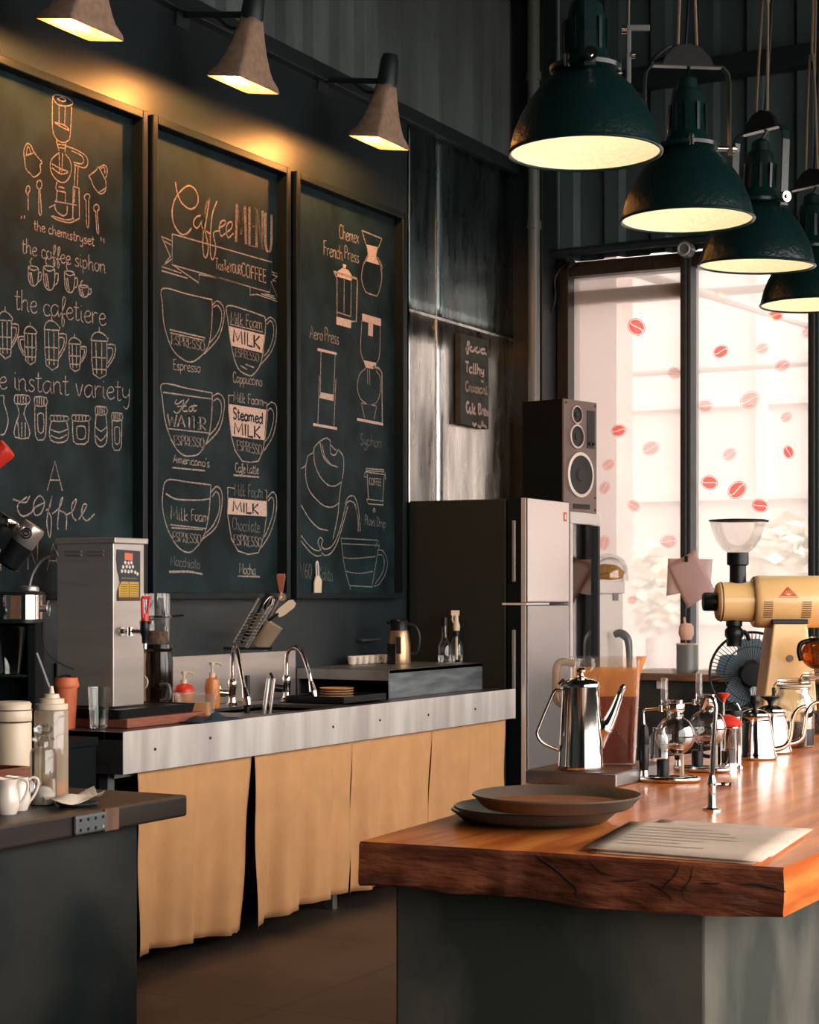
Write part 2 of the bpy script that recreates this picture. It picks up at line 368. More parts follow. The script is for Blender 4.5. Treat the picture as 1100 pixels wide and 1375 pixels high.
def dup(root, loc, rz=None, label=None, group=None):
    r = root.copy(); C.objects.link(r); r.location = loc
    if rz is not None: r.rotation_euler = (0, 0, rz)
    if label: r['label'] = label
    if group: r['group'] = group
    for ch in list(root.children):
        c = ch.copy(); C.objects.link(c); c.parent = r
        for g in list(ch.children):
            d = g.copy(); C.objects.link(d); d.parent = c
    return r

# ================================================================== the room
WX, BY = -4.65, 10.4                    # left wall plane, back wall plane
TOP = 5.7
bm = nb(); box(bm, -4.9, 2.2, -3.2, 10.6, -0.12, 0.0); struct('floor', bm, 'floor')
bm = nb(); box(bm, -4.9, 2.2, -3.2, 10.6, TOP, TOP+0.1); struct('ceiling', bm, 'ceiling')
bm = nb(); box(bm, WX-0.14, WX, -3.0, 8.77, 0, 3.99); wl = struct('wall_left', bm, 'wall')
# steel sheets beyond the chalkboards, upper ones coloured darker for a dimmer reflection
bm = nb(); box(bm, WX-0.14, WX-0.006, 8.775, 10.4, 0, 3.99); struct('wall_left', bm, 'dark')
SY, SZ = 9.11, 2.95
def bent_sheet(y0, y1, z0, z1):
    bm = nb(); ny, nz = 14, 16; g = []
    for j in range(nz+1):
        row = []
        for i in range(ny+1):
            y = y0+(y1-y0)*i/ny; z = z0+(z1-z0)*j/nz
            e = math.sin(PI*i/ny)*math.sin(PI*j/nz)
            row.append(bm.verts.new((WX+0.004+e*(0.006*math.sin(5*y+1.7*z)+0.004*math.sin(11*y-2*z)), y, z)))
        g.append(row)
    for j in range(nz):
        for i in range(ny): bm.faces.new((g[j][i], g[j][i+1], g[j+1][i+1], g[j+1][i]))
    o = struct('wall_left', bm, 'sheet' if z0 < 1 else 'sheet_dimmed', smooth=True, solid=0.004); return o
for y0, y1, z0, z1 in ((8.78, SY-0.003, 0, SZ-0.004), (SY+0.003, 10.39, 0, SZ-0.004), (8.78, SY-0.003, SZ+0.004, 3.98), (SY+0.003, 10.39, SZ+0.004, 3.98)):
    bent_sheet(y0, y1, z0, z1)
bm = nb()
box(bm, WX, WX+0.0075, SY-0.008, SY+0.004, 0.3, 3.98); box(bm, WX, WX+0.009, 8.78, 10.35, SZ-0.012, SZ+0.003)
for k in range(26): cyl(bm, (WX+0.006, SY-0.002, 0.6+k*0.13), (WX+0.010, SY-0.002, 0.6+k*0.13), 0.006, seg=8)
struct('trim_1', bm, 'sheet')
def corrugated(name, x0, y0, x1, y1, z0, z1, m, pitch=0.26, depth=0.045, nrm=(1, 0)):
    bm = nb(); Lg = math.hypot(x1-x0, y1-y0); dx, dy = (x1-x0)/Lg, (y1-y0)/Lg; pts = []
    s = 0
    while s < Lg:
        for a, d in ((0, 0), (0.50, 0), (0.60, 1), (0.90, 1), (1.0, 0)):
            q = min(Lg, s+a*pitch); pts.append((x0+dx*q+nrm[0]*depth*d, y0+dy*q+nrm[1]*depth*d))
        s += pitch
    lo = [bm.verts.new((x, y, z0)) for x, y in pts]; hi = [bm.verts.new((x, y, z1)) for x, y in pts]
    for i in range(len(pts)-1):
        if (Vector(pts[i])-Vector(pts[i+1])).length > 1e-5: bm.faces.new((lo[i], lo[i+1], hi[i+1], hi[i]))
    return struct(name, bm, m, solid=0.003)
corrugated('wall_left', WX-0.07, -3, WX-0.07, 10.4, 3.97, TOP, 'clad')
bm = nb(); box(bm, WX-0.02, WX+0.05, -3, 10.35, 3.95, 4.03); box(bm, WX-0.02, WX+0.10, -3, 10.35, 5.02, 5.16)
struct('trim_2', bm, 'steel_dark', bevel=0.006)
# back wall round the window opening
WIN0, WIN1, WZ0, WZ1 = -4.385, 1.60, 0.90, 3.40
bm = nb()
box(bm, WX-0.14, WIN0-0.05, BY, BY+0.16, 0, WZ1+0.1); box(bm, WIN1+0.05, 2.1, BY, BY+0.16, 0, WZ1+0.1); box(bm, WIN0-0.05, WIN1+0.05, BY, BY+0.16, 0, WZ0-0.05)
struct('wall_back', bm, 'dark')
corrugated('wall_back', WX, BY+0.10, 2.1, BY+0.10, WZ1+0.06, TOP, 'clad_back', pitch=0.30, nrm=(0, -1))
bm = nb(); box(bm, WX+0.02, 2.1, BY-0.08, BY+0.04, 4.44, 4.56); struct('trim_3', bm, 'steel_dark', bevel=0.004)
# corner column and its pipe
bm = nb(); box(bm, WX+0.0, WX+0.2, BY-0.26, BY-0.04, 0, TOP); struct('trim_4', bm, 'dark', bevel=0.005)
p = on_x(711.5, 600, WX+0.16)
bm = nb(); cyl(bm, (WX+0.16, BY-0.30, 0), (WX+0.16, BY-0.30, TOP), 0.038, seg=20)
for z in (2.2, 3.6, 4.5): cyl(bm, (WX+0.16, BY-0.30, z), (WX+0.16, BY-0.30, z+0.05), 0.046, seg=20)
tag(obj('drain_pipe', bm, 'pipe', smooth=True), 'grey round pipe running up the dark corner beside the window', 'pipe')
# right wall with its run of tall windows (daylight), wall behind
bm = nb(); box(bm, 2.0, 2.16, -3, 10.56, 0, 0.8); box(bm, 2.0, 2.16, -3, 10.56, 3.9, TOP); box(bm, 2.0, 2.16, -3, -0.1, 0.8, 3.9); box(bm, 2.0, 2.16, 9.3, 10.56, 0.8, 3.9)
for k in range(1, 12): y = -0.1+9.4*k/12; d = 0.06 if k % 3 == 0 else 0.03; box(bm, 2.02, 2.14, y-d, y+d, 0.8, 3.9)
for z in (1.75, 2.85): box(bm, 2.04, 2.12, -0.1, 9.3, z-0.025, z+0.025)
struct('wall_right', bm, 'plaster')
bm = nb(); box(bm, WX-0.14, 2.16, -3.16, -3.0, 0, TOP); struct('wall_front', bm, 'plaster')

# window at the back
fr = nb()
box(fr, WIN0-0.06, WIN0+0.015, BY-0.05, BY+0.14, WZ0-0.05, WZ1+0.05)
box(fr, WIN0-0.06, WIN1+0.06, BY-0.04, BY+0.14, WZ1-0.055, WZ1+0.03)
box(fr, WIN0-0.06, WIN1+0.06, BY-0.05, BY+0.14, WZ0-0.06, WZ0+0.02)
box(fr, WIN1-0.03, WIN1+0.06, BY-0.05, BY+0.14, WZ0-0.05, WZ1+0.05)
win = struct('window_1', fr, 'darkwood', bevel=0.004)
bm = nb(); box(bm, WIN0-0.0, WIN1, BY+0.045, BY+0.051, WZ0, WZ1); obj('pane', bm, 'pane', win)
mul = [on_y(924.5, 700, BY).x, on_y(1096, 700, BY).x, -2.05, -1.27, -0.49, 0.29, 1.07]
for x in mul:
    bm = nb(); box(bm, x-0.033, x+0.033, BY-0.055, BY+0.10, WZ0, WZ1+0.02); box(bm, x-0.012, x+0.012, BY-0.075, BY-0.05, WZ0, WZ1)
    obj('mullion', bm, 'steel_dark', win, bevel=0.006)
bm = nb(); box(bm, WIN0+0.02, mul[0]-0.04, BY+0.06, BY+0.10, WZ1-0.22, WZ1-0.13)
for k in range(7): box(bm, WIN0+0.09+k*0.085, WIN0+0.14+k*0.085, BY+0.05, BY+0.058, WZ1-0.165, WZ1-0.150)
obj('blind_cassette', bm, 'out_grey', win, label='grey blind cassette at the head of the window')
# coffee beans painted on the panes
def bean(px, py, r, faint, ang):
    c = on_y(px, py, BY+0.043); s = 10.9/FPX; bm = nb(); a = r*s; b = a*0.74
    ca, sa = math.cos(ang), math.sin(ang)
    def P(u, v): return (c.x+u*ca-v*sa, BY+0.0425, c.z+u*sa+v*ca)
    n = 18
    for sgn in (1, -1):                                  # two lobes with the crease left clear between them
        out = [P(a*math.cos(PI*i/n), sgn*b*math.sin(PI*i/n)+sgn*0.07*b) for i in range(n+1)]
        crease = [P(a*0.93*math.cos(PI*i/n), sgn*0.07*b+0.18*b*math.sin(2*PI*i/n)*0.9) for i in range(n, -1, -1)]
        vs = [bm.verts.new(p) for p in out]; vc = [bm.verts.new(p) for p in crease][::-1]
        for i in range(n):
            q = 0.55 if i % 3 == 1 and faint else 1.0
            try: bm.faces.new((vs[i], vs[i+1], vc[i+1], vc[i]))
            except ValueError: pass
    k = n*2                                              # outline ring
    o1 = [bm.verts.new(P(a*1.10*math.cos(2*PI*i/k), b*1.2*math.sin(2*PI*i/k))) for i in range(k)]
    o2 = [bm.verts.new(P(a*1.19*math.cos(2*PI*i/k), b*1.3*math.sin(2*PI*i/k))) for i in range(k)]
    for i in range(k): bm.faces.new((o1[i], o1[(i+1) % k], o2[(i+1) % k], o2[i]))
    o = obj('painted_bean', bm, 'ink_pink' if faint else 'ink_red', win)
    if not faint: o['label'] = 'strong red painted coffee bean'
for x, y, r, f, a in ((855, 439, 11.5, 0, -.7), (968, 472, 9, 0, .3), (1024, 468, 8, 1, .2), (1051, 491, 8.5, 1, .4), (906, 501, 8.5, 1, -.3), (947, 545, 9, 1, -.1), (1007, 537, 11.5, 1, .3),
    (1056, 560, 7, 1, .5), (831, 578, 9, 0, .1), (874, 602, 10.5, 1, .3), (1059, 607, 7.5, 0, -1.2), (980, 610, 8.5, 1, .5), (953, 648, 10, 0, -.2), (990, 658, 11.5, 0, .6), (851, 679, 8, 1, -.6),
    (1021, 679, 9.5, 0, -.3), (1042, 423, 8, 0, 0), (898, 727, 10, 1, 0), (811, 729, 9, 1, 1.2), (817, 624, 8, 1, .4), (812, 655, 8, 1, .9), (849, 806, 6, 1, 0), (1086, 446, 8, 1, .2)):
    bean(x, y, r, f, a)
# conduit across the window head with its round flange, and the cable loop
p0, p1 = on_y(762, 343, BY-0.10), on_y(1060, 318, BY-0.10)
bm = nb(); tube(bm, [p0+Vector((0.03, 0, -0.06)), p0+Vector((0, 0, -.01)), p0+Vector((0.04, 0, 0.02)), Vector((-2.6, BY-0.10, p0.z+0.02)), Vector((-1.0, BY-0.10, p0.z+0.02))], 0.028, 12, 4)
t = thing('conduit', 'black conduit running above the window head', 'pipe', (0, 0, 0)); obj('tube', bm, 'steel_dark', t, smooth=True)
c = on_y(921, 335, BY-0.12)
bm = nb(); cyl(bm, c+Vector((0, -0.03, 0)), c+Vector((0, 0.04, 0)), 0.046, seg=24); obj('flange', bm, 'pipe', t, smooth=True)
bm = nb(); torus(bm, c+Vector((0, -0.032, 0)), 0.034, 0.007, (0, 1, 0)); obj('flange_ring', bm, 'ring', t, smooth=True)
bm = nb()
for d in (0, 0.018, 0.035):
    tube(bm, [on_y(x, y, BY-0.10-d) for x, y in ((766, 352), (752, 357+d*100), (745, 377), (741+d*120, 405), (730, 430+d*150), (722, 436+d*90))], 0.006, 6, 5)
tag(obj('cable_bundle', bm, 'black', smooth=True), 'loose loop of dark cables dropping from the window corner', 'cable')

# outside the window
bm = nb(); box(bm, -14, 12, 10.6, 40, -0.2, -0.02); box(bm, 2.3, 30, -12, 10.6, -0.2, -0.02); struct('trim_5', bm, 'out_ground').name = 'trim_ground'
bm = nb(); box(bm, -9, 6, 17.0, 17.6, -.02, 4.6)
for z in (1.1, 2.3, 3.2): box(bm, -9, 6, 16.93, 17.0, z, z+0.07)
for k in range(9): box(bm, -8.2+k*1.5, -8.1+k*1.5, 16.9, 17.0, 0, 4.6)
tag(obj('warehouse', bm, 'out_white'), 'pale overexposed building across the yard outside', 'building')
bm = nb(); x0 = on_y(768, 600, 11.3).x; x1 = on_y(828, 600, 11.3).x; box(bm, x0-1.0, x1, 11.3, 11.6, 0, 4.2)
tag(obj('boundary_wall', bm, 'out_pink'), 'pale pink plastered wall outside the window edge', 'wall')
cp = thing('canopy', 'white sheet canopy on thin beams outside the window', 'canopy', (-3.0, 13, 0))
bm = nb(); box(bm, -3.5, 4.0, -1.3, 0.2, 4.05, 4.1); obj('roof_sheet', bm, 'out_white', cp)
for a, b_ in (((-2.6, -1.3, 4.0), (-.2, 2.2, 3.3)), ((-.2, -1.3, 4.0), (1.9, 2.2, 3.45)), ((-3.4, 2.2, 3.35), (3.9, 2.2, 3.35)), ((-3.4, .4, 3.7), (3.9, .4, 3.7))):
    bm = nb(); cyl(bm, a, b_, 0.035, seg=8); obj('beam', bm, 'out_grey', cp)
for x in (-3.2, 3.6):
    bm = nb(); box(bm, x, x+.1, 2.15, 2.25, 0, 4.05); obj('post', bm, 'out_grey', cp)
def blob(name, c, r, n, label):
    t = thing(name, label, 'tree', (c[0], c[1], 0))
    bm = nb(); tube(bm, [(0, 0, 0), (.05, 0, c[2]*.5), (0, .03, c[2])], [.07, .04], 8, 4); obj('trunk', bm, 'out_grey', t, smooth=True)
    bm = nb(); rnd = random.Random(n)
    for k in range(260):
        v = Vector((rnd.gauss(0, 1), rnd.gauss(0, 1), rnd.gauss(0, 1.2))).normalized()*r*rnd.uniform(.5, 1)
        v = v+Vector((0, 0, c[2])); q = Vector((rnd.uniform(-1, 1), rnd.uniform(-1, 1), rnd.uniform(-1, 1))).normalized()*0.11
        u2, v2 = frame_of(q); bm.faces.new([bm.verts.new(v+u2*.11), bm.verts.new(v+v2*.05), bm.verts.new(v-u2*.11), bm.verts.new(v-v2*.05)])
    obj('foliage', bm, 'out_leaf', t)
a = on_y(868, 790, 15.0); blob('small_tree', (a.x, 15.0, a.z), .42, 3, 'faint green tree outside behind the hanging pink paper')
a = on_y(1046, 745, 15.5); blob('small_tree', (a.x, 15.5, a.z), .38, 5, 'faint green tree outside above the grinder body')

# ================================================================== chalkboards
def stroke(bm, pts, wd):                                 # flat ribbon of chalk on the board plane (y, z)
    P = [Vector((p[0], p[1])) for p in pts]
    P = [p for i, p in enumerate(P) if i == 0 or (p-P[i-1]).length > 1e-5]
    if len(P) < 2: return
    Lf, Rt = [], []
    for i, p in enumerate(P):
        d = (P[min(i+1, len(P)-1)]-P[max(i-1, 0)])
        if d.length < 1e-9: d = Vector((1, 0))
        d.normalize(); nrm = Vector((-d.y, d.x))*(wd/2)*(0.8+0.4*random.random())
        Lf.append(p+nrm); Rt.append(p-nrm)
    lv = [bm.verts.new((0, q.x, q.y)) for q in Lf]; rv = [bm.verts.new((0, q.x, q.y)) for q in Rt]
    for i in range(len(P)-1): bm.faces.new((lv[i], lv[i+1], rv[i+1], rv[i]))
G = {
 'a': '5.2|4.5,4.5 2.5,5 .8,3.5 .6,1.5 1.8,0 3.4,.8 4.4,3 4.5,4.8 4.4,1.2 5.2,0', 'b': '4.8|.8,9 .8,0;.8,3.6 2.4,5 4,3.8 4,1.4 2.4,0 .9,1',
 'c': '4.2|4,4.2 2.6,5 1,4 .6,2 1.4,.3 2.8,0 4.2,.8', 'd': '5.2|4.4,4 2.5,5 .8,3.5 .6,1.5 1.8,0 3.4,.8 4.3,3 4.6,9 4.4,1.2 5.2,0',
 'e': '4.4|.6,2.4 3,2.8 4,3.8 3,5 1.4,4.4 .6,2.2 1.6,.2 3,0 4.4,1', 'f': '3.4|.2,.8 1.8,3 3.3,7.5 2.8,9 1.9,8 1.6,3 1.4,-3 2.2,-3.6 2.7,-1 1.6,1 3.4,2',
 'g': '5|4.2,4.4 2.4,5 .8,3.4 1,1.2 2.4,.6 4,2 4.2,4.6 4,-2 2.6,-3.6 1,-2.6', 'h': '5|.8,9 .8,0;.8,3 2.4,4.9 3.8,4 3.9,1 4.8,0', 'i': '2.2|.9,5 .9,1 2,0;.9,6.8 1.1,7.1',
 'k': '4.4|.8,9 .8,0;3.6,5 .9,2.2 3.8,0', 'l': '2.6|.9,9 .8,1 2.2,0', 'm': '7|.6,5 .8,0;.8,3.5 2.2,5 3.2,4 3.2,0;3.2,3.5 4.8,5 5.8,4 5.8,1 6.8,0', 'n': '5|.6,5 .8,0;.8,3.4 2.4,5 3.8,4 3.9,1 4.8,0',
 'o': '4.6|2.4,5 .8,4 .6,1.6 2,0 3.8,1 4,3.6 2.4,5 3.4,4.4 4.6,4.4', 'p': '4.8|.8,5 .8,-3.5;.8,3.6 2.4,5 4,3.8 4,1.4 2.4,0 .9,1', 'r': '3.8|.6,5 .8,0;.8,3.2 2,4.8 3.6,4.6',
 's': '3.8|3.4,4.4 2,5 .9,4 1.6,2.8 3.2,1.8 3,.4 1.6,0 .4,.6', 't': '3.4|1.6,8 1.5,1 2.4,0 3.4,.6;.2,5.4 3.2,5.6', 'u': '5|.7,5 .7,1.4 2,0 3.6,1.2 4,5;4,5 4,1 4.8,0', 'v': '4.2|.4,5 2,0 3.8,5',
 'w': '6|.4,5 1.8,0 3,4 4.2,0 5.6,5', 'x': '4|.4,5 3.6,0;3.4,5 .4,0', 'y': '4.8|.6,5 .8,2 2.2,1.2 3.8,2.6;4,5 3.8,-1 2.6,-3.5 1,-2.6', '&': '4.4|4,0 1,5 2.4,6.6 3.2,5 .8,2 2,0 4,2.4', "'": '1.6|.8,9 .6,7.4', ' ': '3|',
 'B': '5|.8,0 .8,9 3.4,8.6 4,6.8 3,5 .9,4.7;3,5 4.4,3.4 4,1 2.6,0 .8,0', 'A': '6|.3,0 3,9 5.6,0;1.3,3.2 4.6,3.2', 'C': '5.4|5,7.6 3.4,9 1.4,8 .6,4.5 1.4,1 3.4,0 5,1.4', 'D': '5.4|.8,0 .8,9 3.4,8.4 4.8,5 3.6,.8 .8,0', 'E': '4.6|4.2,9 .8,9 .8,0 4.2,0;.8,4.7 3.6,4.7', 'F': '4.6|4.2,9 .8,9 .8,0;.8,4.7 3.6,4.7',
 'H': '6|.8,9 .8,0;5,9 5,0;.8,4.6 5,4.6', 'I': '2|1,9 1,0', 'K': '5|.8,9 .8,0;4.4,9 .9,4 4.6,0', 'L': '4.4|.8,9 .8,0 4.2,0', 'M': '7|.6,0 1,9 3.4,2 5.8,9 6.3,0', 'N': '5.8|.7,0 .8,9 4.8,0 5,9',
 'O': '5.8|2.9,9 1,7.6 .6,4.5 1.2,1.2 2.9,0 4.6,1.2 5.2,4.5 4.6,7.6 2.9,9', 'P': '4.8|.8,0 .8,9 3.4,8.8 4.4,7 3.4,4.8 .9,4.4', 'R': '5|.8,0 .8,9 3.4,8.8 4.4,7 3.4,4.8 .9,4.4 4.6,0', 'S': '4.8|4.2,7.8 2.6,9 1,7.8 1.2,5.6 3.8,3.6 4,1.4 2.4,0 .6,1.2',
 'T': '5.2|.2,9 5,9;2.6,9 2.6,0', 'U': '5.4|.7,9 .7,2 2.6,0 4.6,2 4.7,9', 'V': '5.4|.4,9 2.7,0 5,9', 'W': '7.4|.4,9 2,0 3.7,7 5.4,0 7,9', 'Y': '5|.3,9 2.5,4.6 4.7,9;2.5,4.6 2.5,0', 'Z': '5|.6,9 4.4,9 .6,0 4.6,0', '6': '4.6|3.8,8.6 1.6,6.6 .7,3 1.6,.3 3.2,.2 4,2.4 3,4.4 1.2,3.6', '0': '4.8|2.4,9 .9,7 .7,3 2.4,0 4,3 3.9,7 2.4,9', '"': '3|.6,9 .8,7;2,9 2.2,7'}
CURVY = set('abcdefghklmnoprstuvwxy&CSO60UPRD')
class Board:
    """draws on a board lying in the plane x = X; every pixel pair is turned into a place on that plane"""
    def __init__(s, X, root, win=None): s.X = X; s.root = root; s.win = win or (0, 0, 1.0)
    def yz(s, p):
        q = on_x(s.win[0]+p[0]/s.win[2], s.win[1]+p[1]/s.win[2], s.X); return (q.y, q.z)
    def draw(s, name, lines, wd=0.006, m='chalk', sm=1, closed=False, label=None):
        bm = nb()
        for l in lines:
            pts = [s.yz(p) for p in l]
            if sm > 1: pts = [(v.x, v.y) for v in smooth_pts([Vector((a, b, 0)) for a, b in pts], sm)]
            stroke(bm, pts, wd)
        return s.put(name, bm, m, label)
    def fill(s, name, polys, m='chalk_fill', lift=0.0):
        for l in polys:
            bm = nb(); bm.faces.new([bm.verts.new((0, *s.yz(p))) for p in l]); s.put(name, bm, m, None, lift)
    def text(s, txt, p0, p1, h, wd=0.0048, m='chalk', jit=0.12, name='chalk_lettering', slant=0.0, lift=0.0, dbl=0):
        bm = nb(); W = sum(float(G[c].split('|')[0]) for c in txt); u = 0
        for c in txt:
            wch, st = G[c].split('|'); jy = random.uniform(-jit, jit)*2
            for seg in st.split(';'):
                if not seg: continue
                pts = [tuple(float(q) for q in a.split(',')) for a in seg.split()]
                if c in CURVY and len(pts) > 2: pts = [(v.x, v.y) for v in smooth_pts([Vector((a, b, 0)) for a, b in pts], 4)]
                for off in ((0,) if not dbl else (-dbl, dbl)):
                    o = []
                    for a, b in pts:
                        uu = (u+a+off+slant*b)/W
                        o.append(s.yz((p0[0]+(p1[0]-p0[0])*uu, p0[1]+(p1[1]-p0[1])*uu-(b+jy)*h/9)))
                    stroke(bm, o, wd)
            u += float(wch)
        return s.put(name, bm, m, None, lift)
    def put(s, name, bm, m, label=None, lift=0.0):
        bmesh.ops.translate(bm, vec=Vector((s.X+0.0012+lift, 0, 0))-Vector(s.root.location), verts=bm.verts)
        bmesh.ops.recalc_face_normals(bm, faces=bm.faces)
        for f in bm.faces:
            if f.normal.x < 0: f.normal_flip()
        me = bpy.data.meshes.new(name); bm.to_mesh(me); bm.free(); me.materials.append(M[m])
        o = bpy.data.objects.new(name, me); C.objects.link(o); o.parent = s.root
        if label: o['label'] = label
        return o
FZ0, FD = 1.374, 0.085                                  # foot of the frames, depth of the frames
def board_frame(y0, y1, z1, label):
    t = thing('chalkboard', label, 'chalkboard', (WX, (y0+y1)/2, FZ0), 0, 'menu chalkboards on the wall')
    hw = (y1-y0)/2; hh = z1-FZ0; bm = nb()
    box(bm, 0, FD, -hw, -hw+0.035, 0, hh); box(bm, 0, FD, hw-0.035, hw, 0, hh); box(bm, 0, FD, -hw+0.035, hw-0.035, hh-0.035, hh); box(bm, 0, FD, -hw+0.035, hw-0.035, 0, 0.03)
    obj('frame', bm, 'frame', t, bevel=0.004)
    bm = nb(); box(bm, 0.004, 0.03, -hw+0.03, hw-0.03, 0.02, hh-0.03); obj('slate', bm, 'board', t)
    return t
XB = WX+0.03
ya, yb = on_x(206, 300, WX+FD).y, on_x(391, 300, WX+FD).y
yc, yd = on_x(399, 300, WX+FD).y, on_x(546, 300, WX+FD).y
ye = on_x(199, 300, WX+FD).y
ZT = on_x(300, 190, WX+FD).z
b1 = board_frame(ye-1.62, ye, ZT, 'framed chalkboard nearest the camera, with the coffee siphon drawing')
b2 = board_frame(ya, yb, ZT, 'framed chalkboard with the coffee menu and six cup drawings')
b3 = board_frame(yc, yd, ZT, 'framed chalkboard beside the sheet metal wall, with brewer drawings')

# ---- first board: siphon, jugs, spoons
B = Board(XB, b1, (0, 100, 4.585))
lw = 0.0055
B.draw('chalk_siphon', [
 [(322, 140), (322, 330), (345, 395), (380, 418), (410, 412), (430, 380), (440, 200)], [(322, 140), (345, 125), (400, 138), (440, 165), (442, 185), (400, 195), (350, 182), (322, 140)], [(350, 150), (380, 165), (405, 160), (380, 140), (352, 150)],
 [(362, 190), (362, 300)], [(400, 195), (396, 312)], [(335, 295), (360, 300), (400, 315), (425, 345), (380, 325), (340, 300)], [(345, 405), (362, 470)], [(405, 415), (398, 480)],
 [(355, 430), (400, 435)], [(358, 450), (400, 455)], [(365, 480), (318, 520), (308, 575), (330, 630), (375, 665), (415, 650), (438, 590), (430, 530), (400, 490)], [(318, 550), (370, 580), (420, 600), (372, 612), (318, 575)],
 [(362, 480), (366, 605)], [(384, 485), (380, 600)], [(405, 440), (470, 465), (525, 500), (540, 540), (520, 575), (455, 555)], [(440, 470), (500, 500), (515, 535), (495, 550), (450, 540)], [(462, 560), (456, 690)], [(480, 565), (474, 690)], [(448, 690), (485, 700)],
 [(450, 695), (446, 890)], [(485, 700), (488, 890)], [(460, 705), (455, 790)], [(350, 660), (345, 710), (400, 725)], [(360, 690), (395, 700)], [(350, 715), (345, 790)], [(402, 725), (400, 795)], [(335, 780), (470, 805)],
 [(300, 820), (340, 800)], [(335, 805), (345, 840), (385, 870), (410, 855), (412, 810)], [(313, 872), (360, 898), (430, 912), (490, 885)], [(322, 870), (400, 895), (455, 888)]], lw, 'chalk_warm', 3)
B.draw('chalk_jug', [[(150, 525), (145, 470), (165, 425), (190, 440), (205, 475), (240, 520), (257, 540), (245, 560), (248, 600), (210, 632), (185, 610), (158, 580), (150, 525)], [(155, 500), (215, 480)], [(160, 500), (170, 440), (190, 485)]], lw, 'chalk_warm', 3)
B.draw('chalk_jug', [[(545, 625), (590, 590), (605, 570), (640, 635), (650, 660), (648, 715), (615, 735), (575, 690), (560, 650), (545, 625)], [(605, 575), (640, 558), (658, 580), (655, 625), (640, 640)], [(620, 580), (640, 572), (645, 610)], [(610, 725), (648, 700)]], lw, 'chalk_warm', 3)
for q in ([[(168, 740), (158, 720), (165, 690), (180, 690), (182, 715), (172, 740), (172, 835)], ], [[(240, 710), (225, 690), (228, 660), (245, 652), (256, 670), (252, 700), (245, 712), (253, 850), (238, 850), (238, 712)]], [[(530, 780), (517, 760), (525, 740), (545, 738), (553, 755), (545, 780), (545, 930), (532, 925), (528, 780)]], [[(592, 850), (575, 830), (582, 805), (602, 802), (608, 830), (597, 850), (607, 970), (595, 965), (588, 850)]]):
    B.draw('chalk_spoon', q, lw, 'chalk_warm', 3)
B.text('the chemistryset', (205, 955), (580, 1055), 62, m='chalk_warm')
B.draw('chalk_lettering', [[(133, 870), (128, 890)], [(150, 868), (148, 888)], [(620, 1000), (622, 1025)], [(637, 1010), (640, 1038)]], lw, 'chalk_warm')
B.text('the coffee siphon', (130, 1095), (650, 1225), 92)
def mugpic(x, y, w_, h_, sk):
    B.draw('chalk_mug', [[(x, y), (x+w_*.05, y+h_*.7), (x+w_*.3, y+h_), (x+w_*.7, y+h_+sk*.5), (x+w_*.95, y+h_*.7+sk), (x+w_, y+sk), (x+w_*.5, y-h_*.1+sk*.5), (x, y), (x+w_*.5, y+h_*.14+sk*.5), (x+w_, y+sk)],
        [(x+w_, y+h_*.25+sk), (x+w_*1.3, y+h_*.2+sk), (x+w_*1.25, y+h_*.6+sk), (x+w_*.95, y+h_*.75+sk)], [(x+w_*.3, y-h_*.1), (x+w_*.2, y-h_*.3), (x+w_*.4, y-h_*.5)], [(x+w_*.15, y+h_*.3), (x+w_*.3, y+h_*.9)], [(x+w_*.3, y+h_*.3), (x+w_*.5, y+h_)]], lw, 'chalk', 3)
mugpic(172, 1185, 62, 110, 12); mugpic(265, 1185, 70, 135, 14); mugpic(395, 1215, 62, 120, 14); mugpic(485, 1300, 58, 66, 8)
B.win = (0, 380, 3.273)
B.text('the cafetiere', (62, 115), (465, 190), 92)
def potpic(x, y, w_, h_, hside, dy):
    hx = x+w_ if hside > 0 else x
    B.draw('chalk_pot', [[(x, y+h_*.2), (x+w_*.15, y+h_*.05), (x+w_*.5, y), (x+w_*.9, y+h_*.1), (x+w_, y+h_*.22), (x, y+h_*.2)], [(x+w_*.5, y), (x+w_*.5, y-h_*.12)], [(x+w_*.05, y+h_*.22), (x+w_*.15, y+h_), (x+w_*.9, y+h_+dy), (x+w_*.95, y+h_*.25)],
        [(x+w_*.3, y+h_*.25), (x+w_*.35, y+h_)], [(x+w_*.65, y+h_*.25), (x+w_*.65, y+h_)], [(x+w_*.1, y+h_*.6), (x+w_*.9, y+h_*.62)], [(x+w_*.1, y+h_*.88), (x+w_*.9, y+h_*.9)], [(hx, y+h_*.3), (hx+hside*w_*.45, y+h_*.32), (hx+hside*w_*.38, y+h_*.6), (hx-hside*w_*.02, y+h_*.85)],
        [(hx, y+h_*.38), (hx+hside*w_*.3, y+h_*.4), (hx+hside*w_*.25, y+h_*.58), (hx, y+h_*.75)]], lw, 'chalk', 2)
potpic(-10, 125, 62, 185, 1, 10); potpic(104, 190, 55, 152, -1, 4); potpic(192, 165, 68, 195, 1, 8); potpic(300, 240, 54, 132, 1, 8); potpic(398, 215, 74, 185, 1, 4)
B.text('e instant variety', (-8, 462), (575, 520), 96)
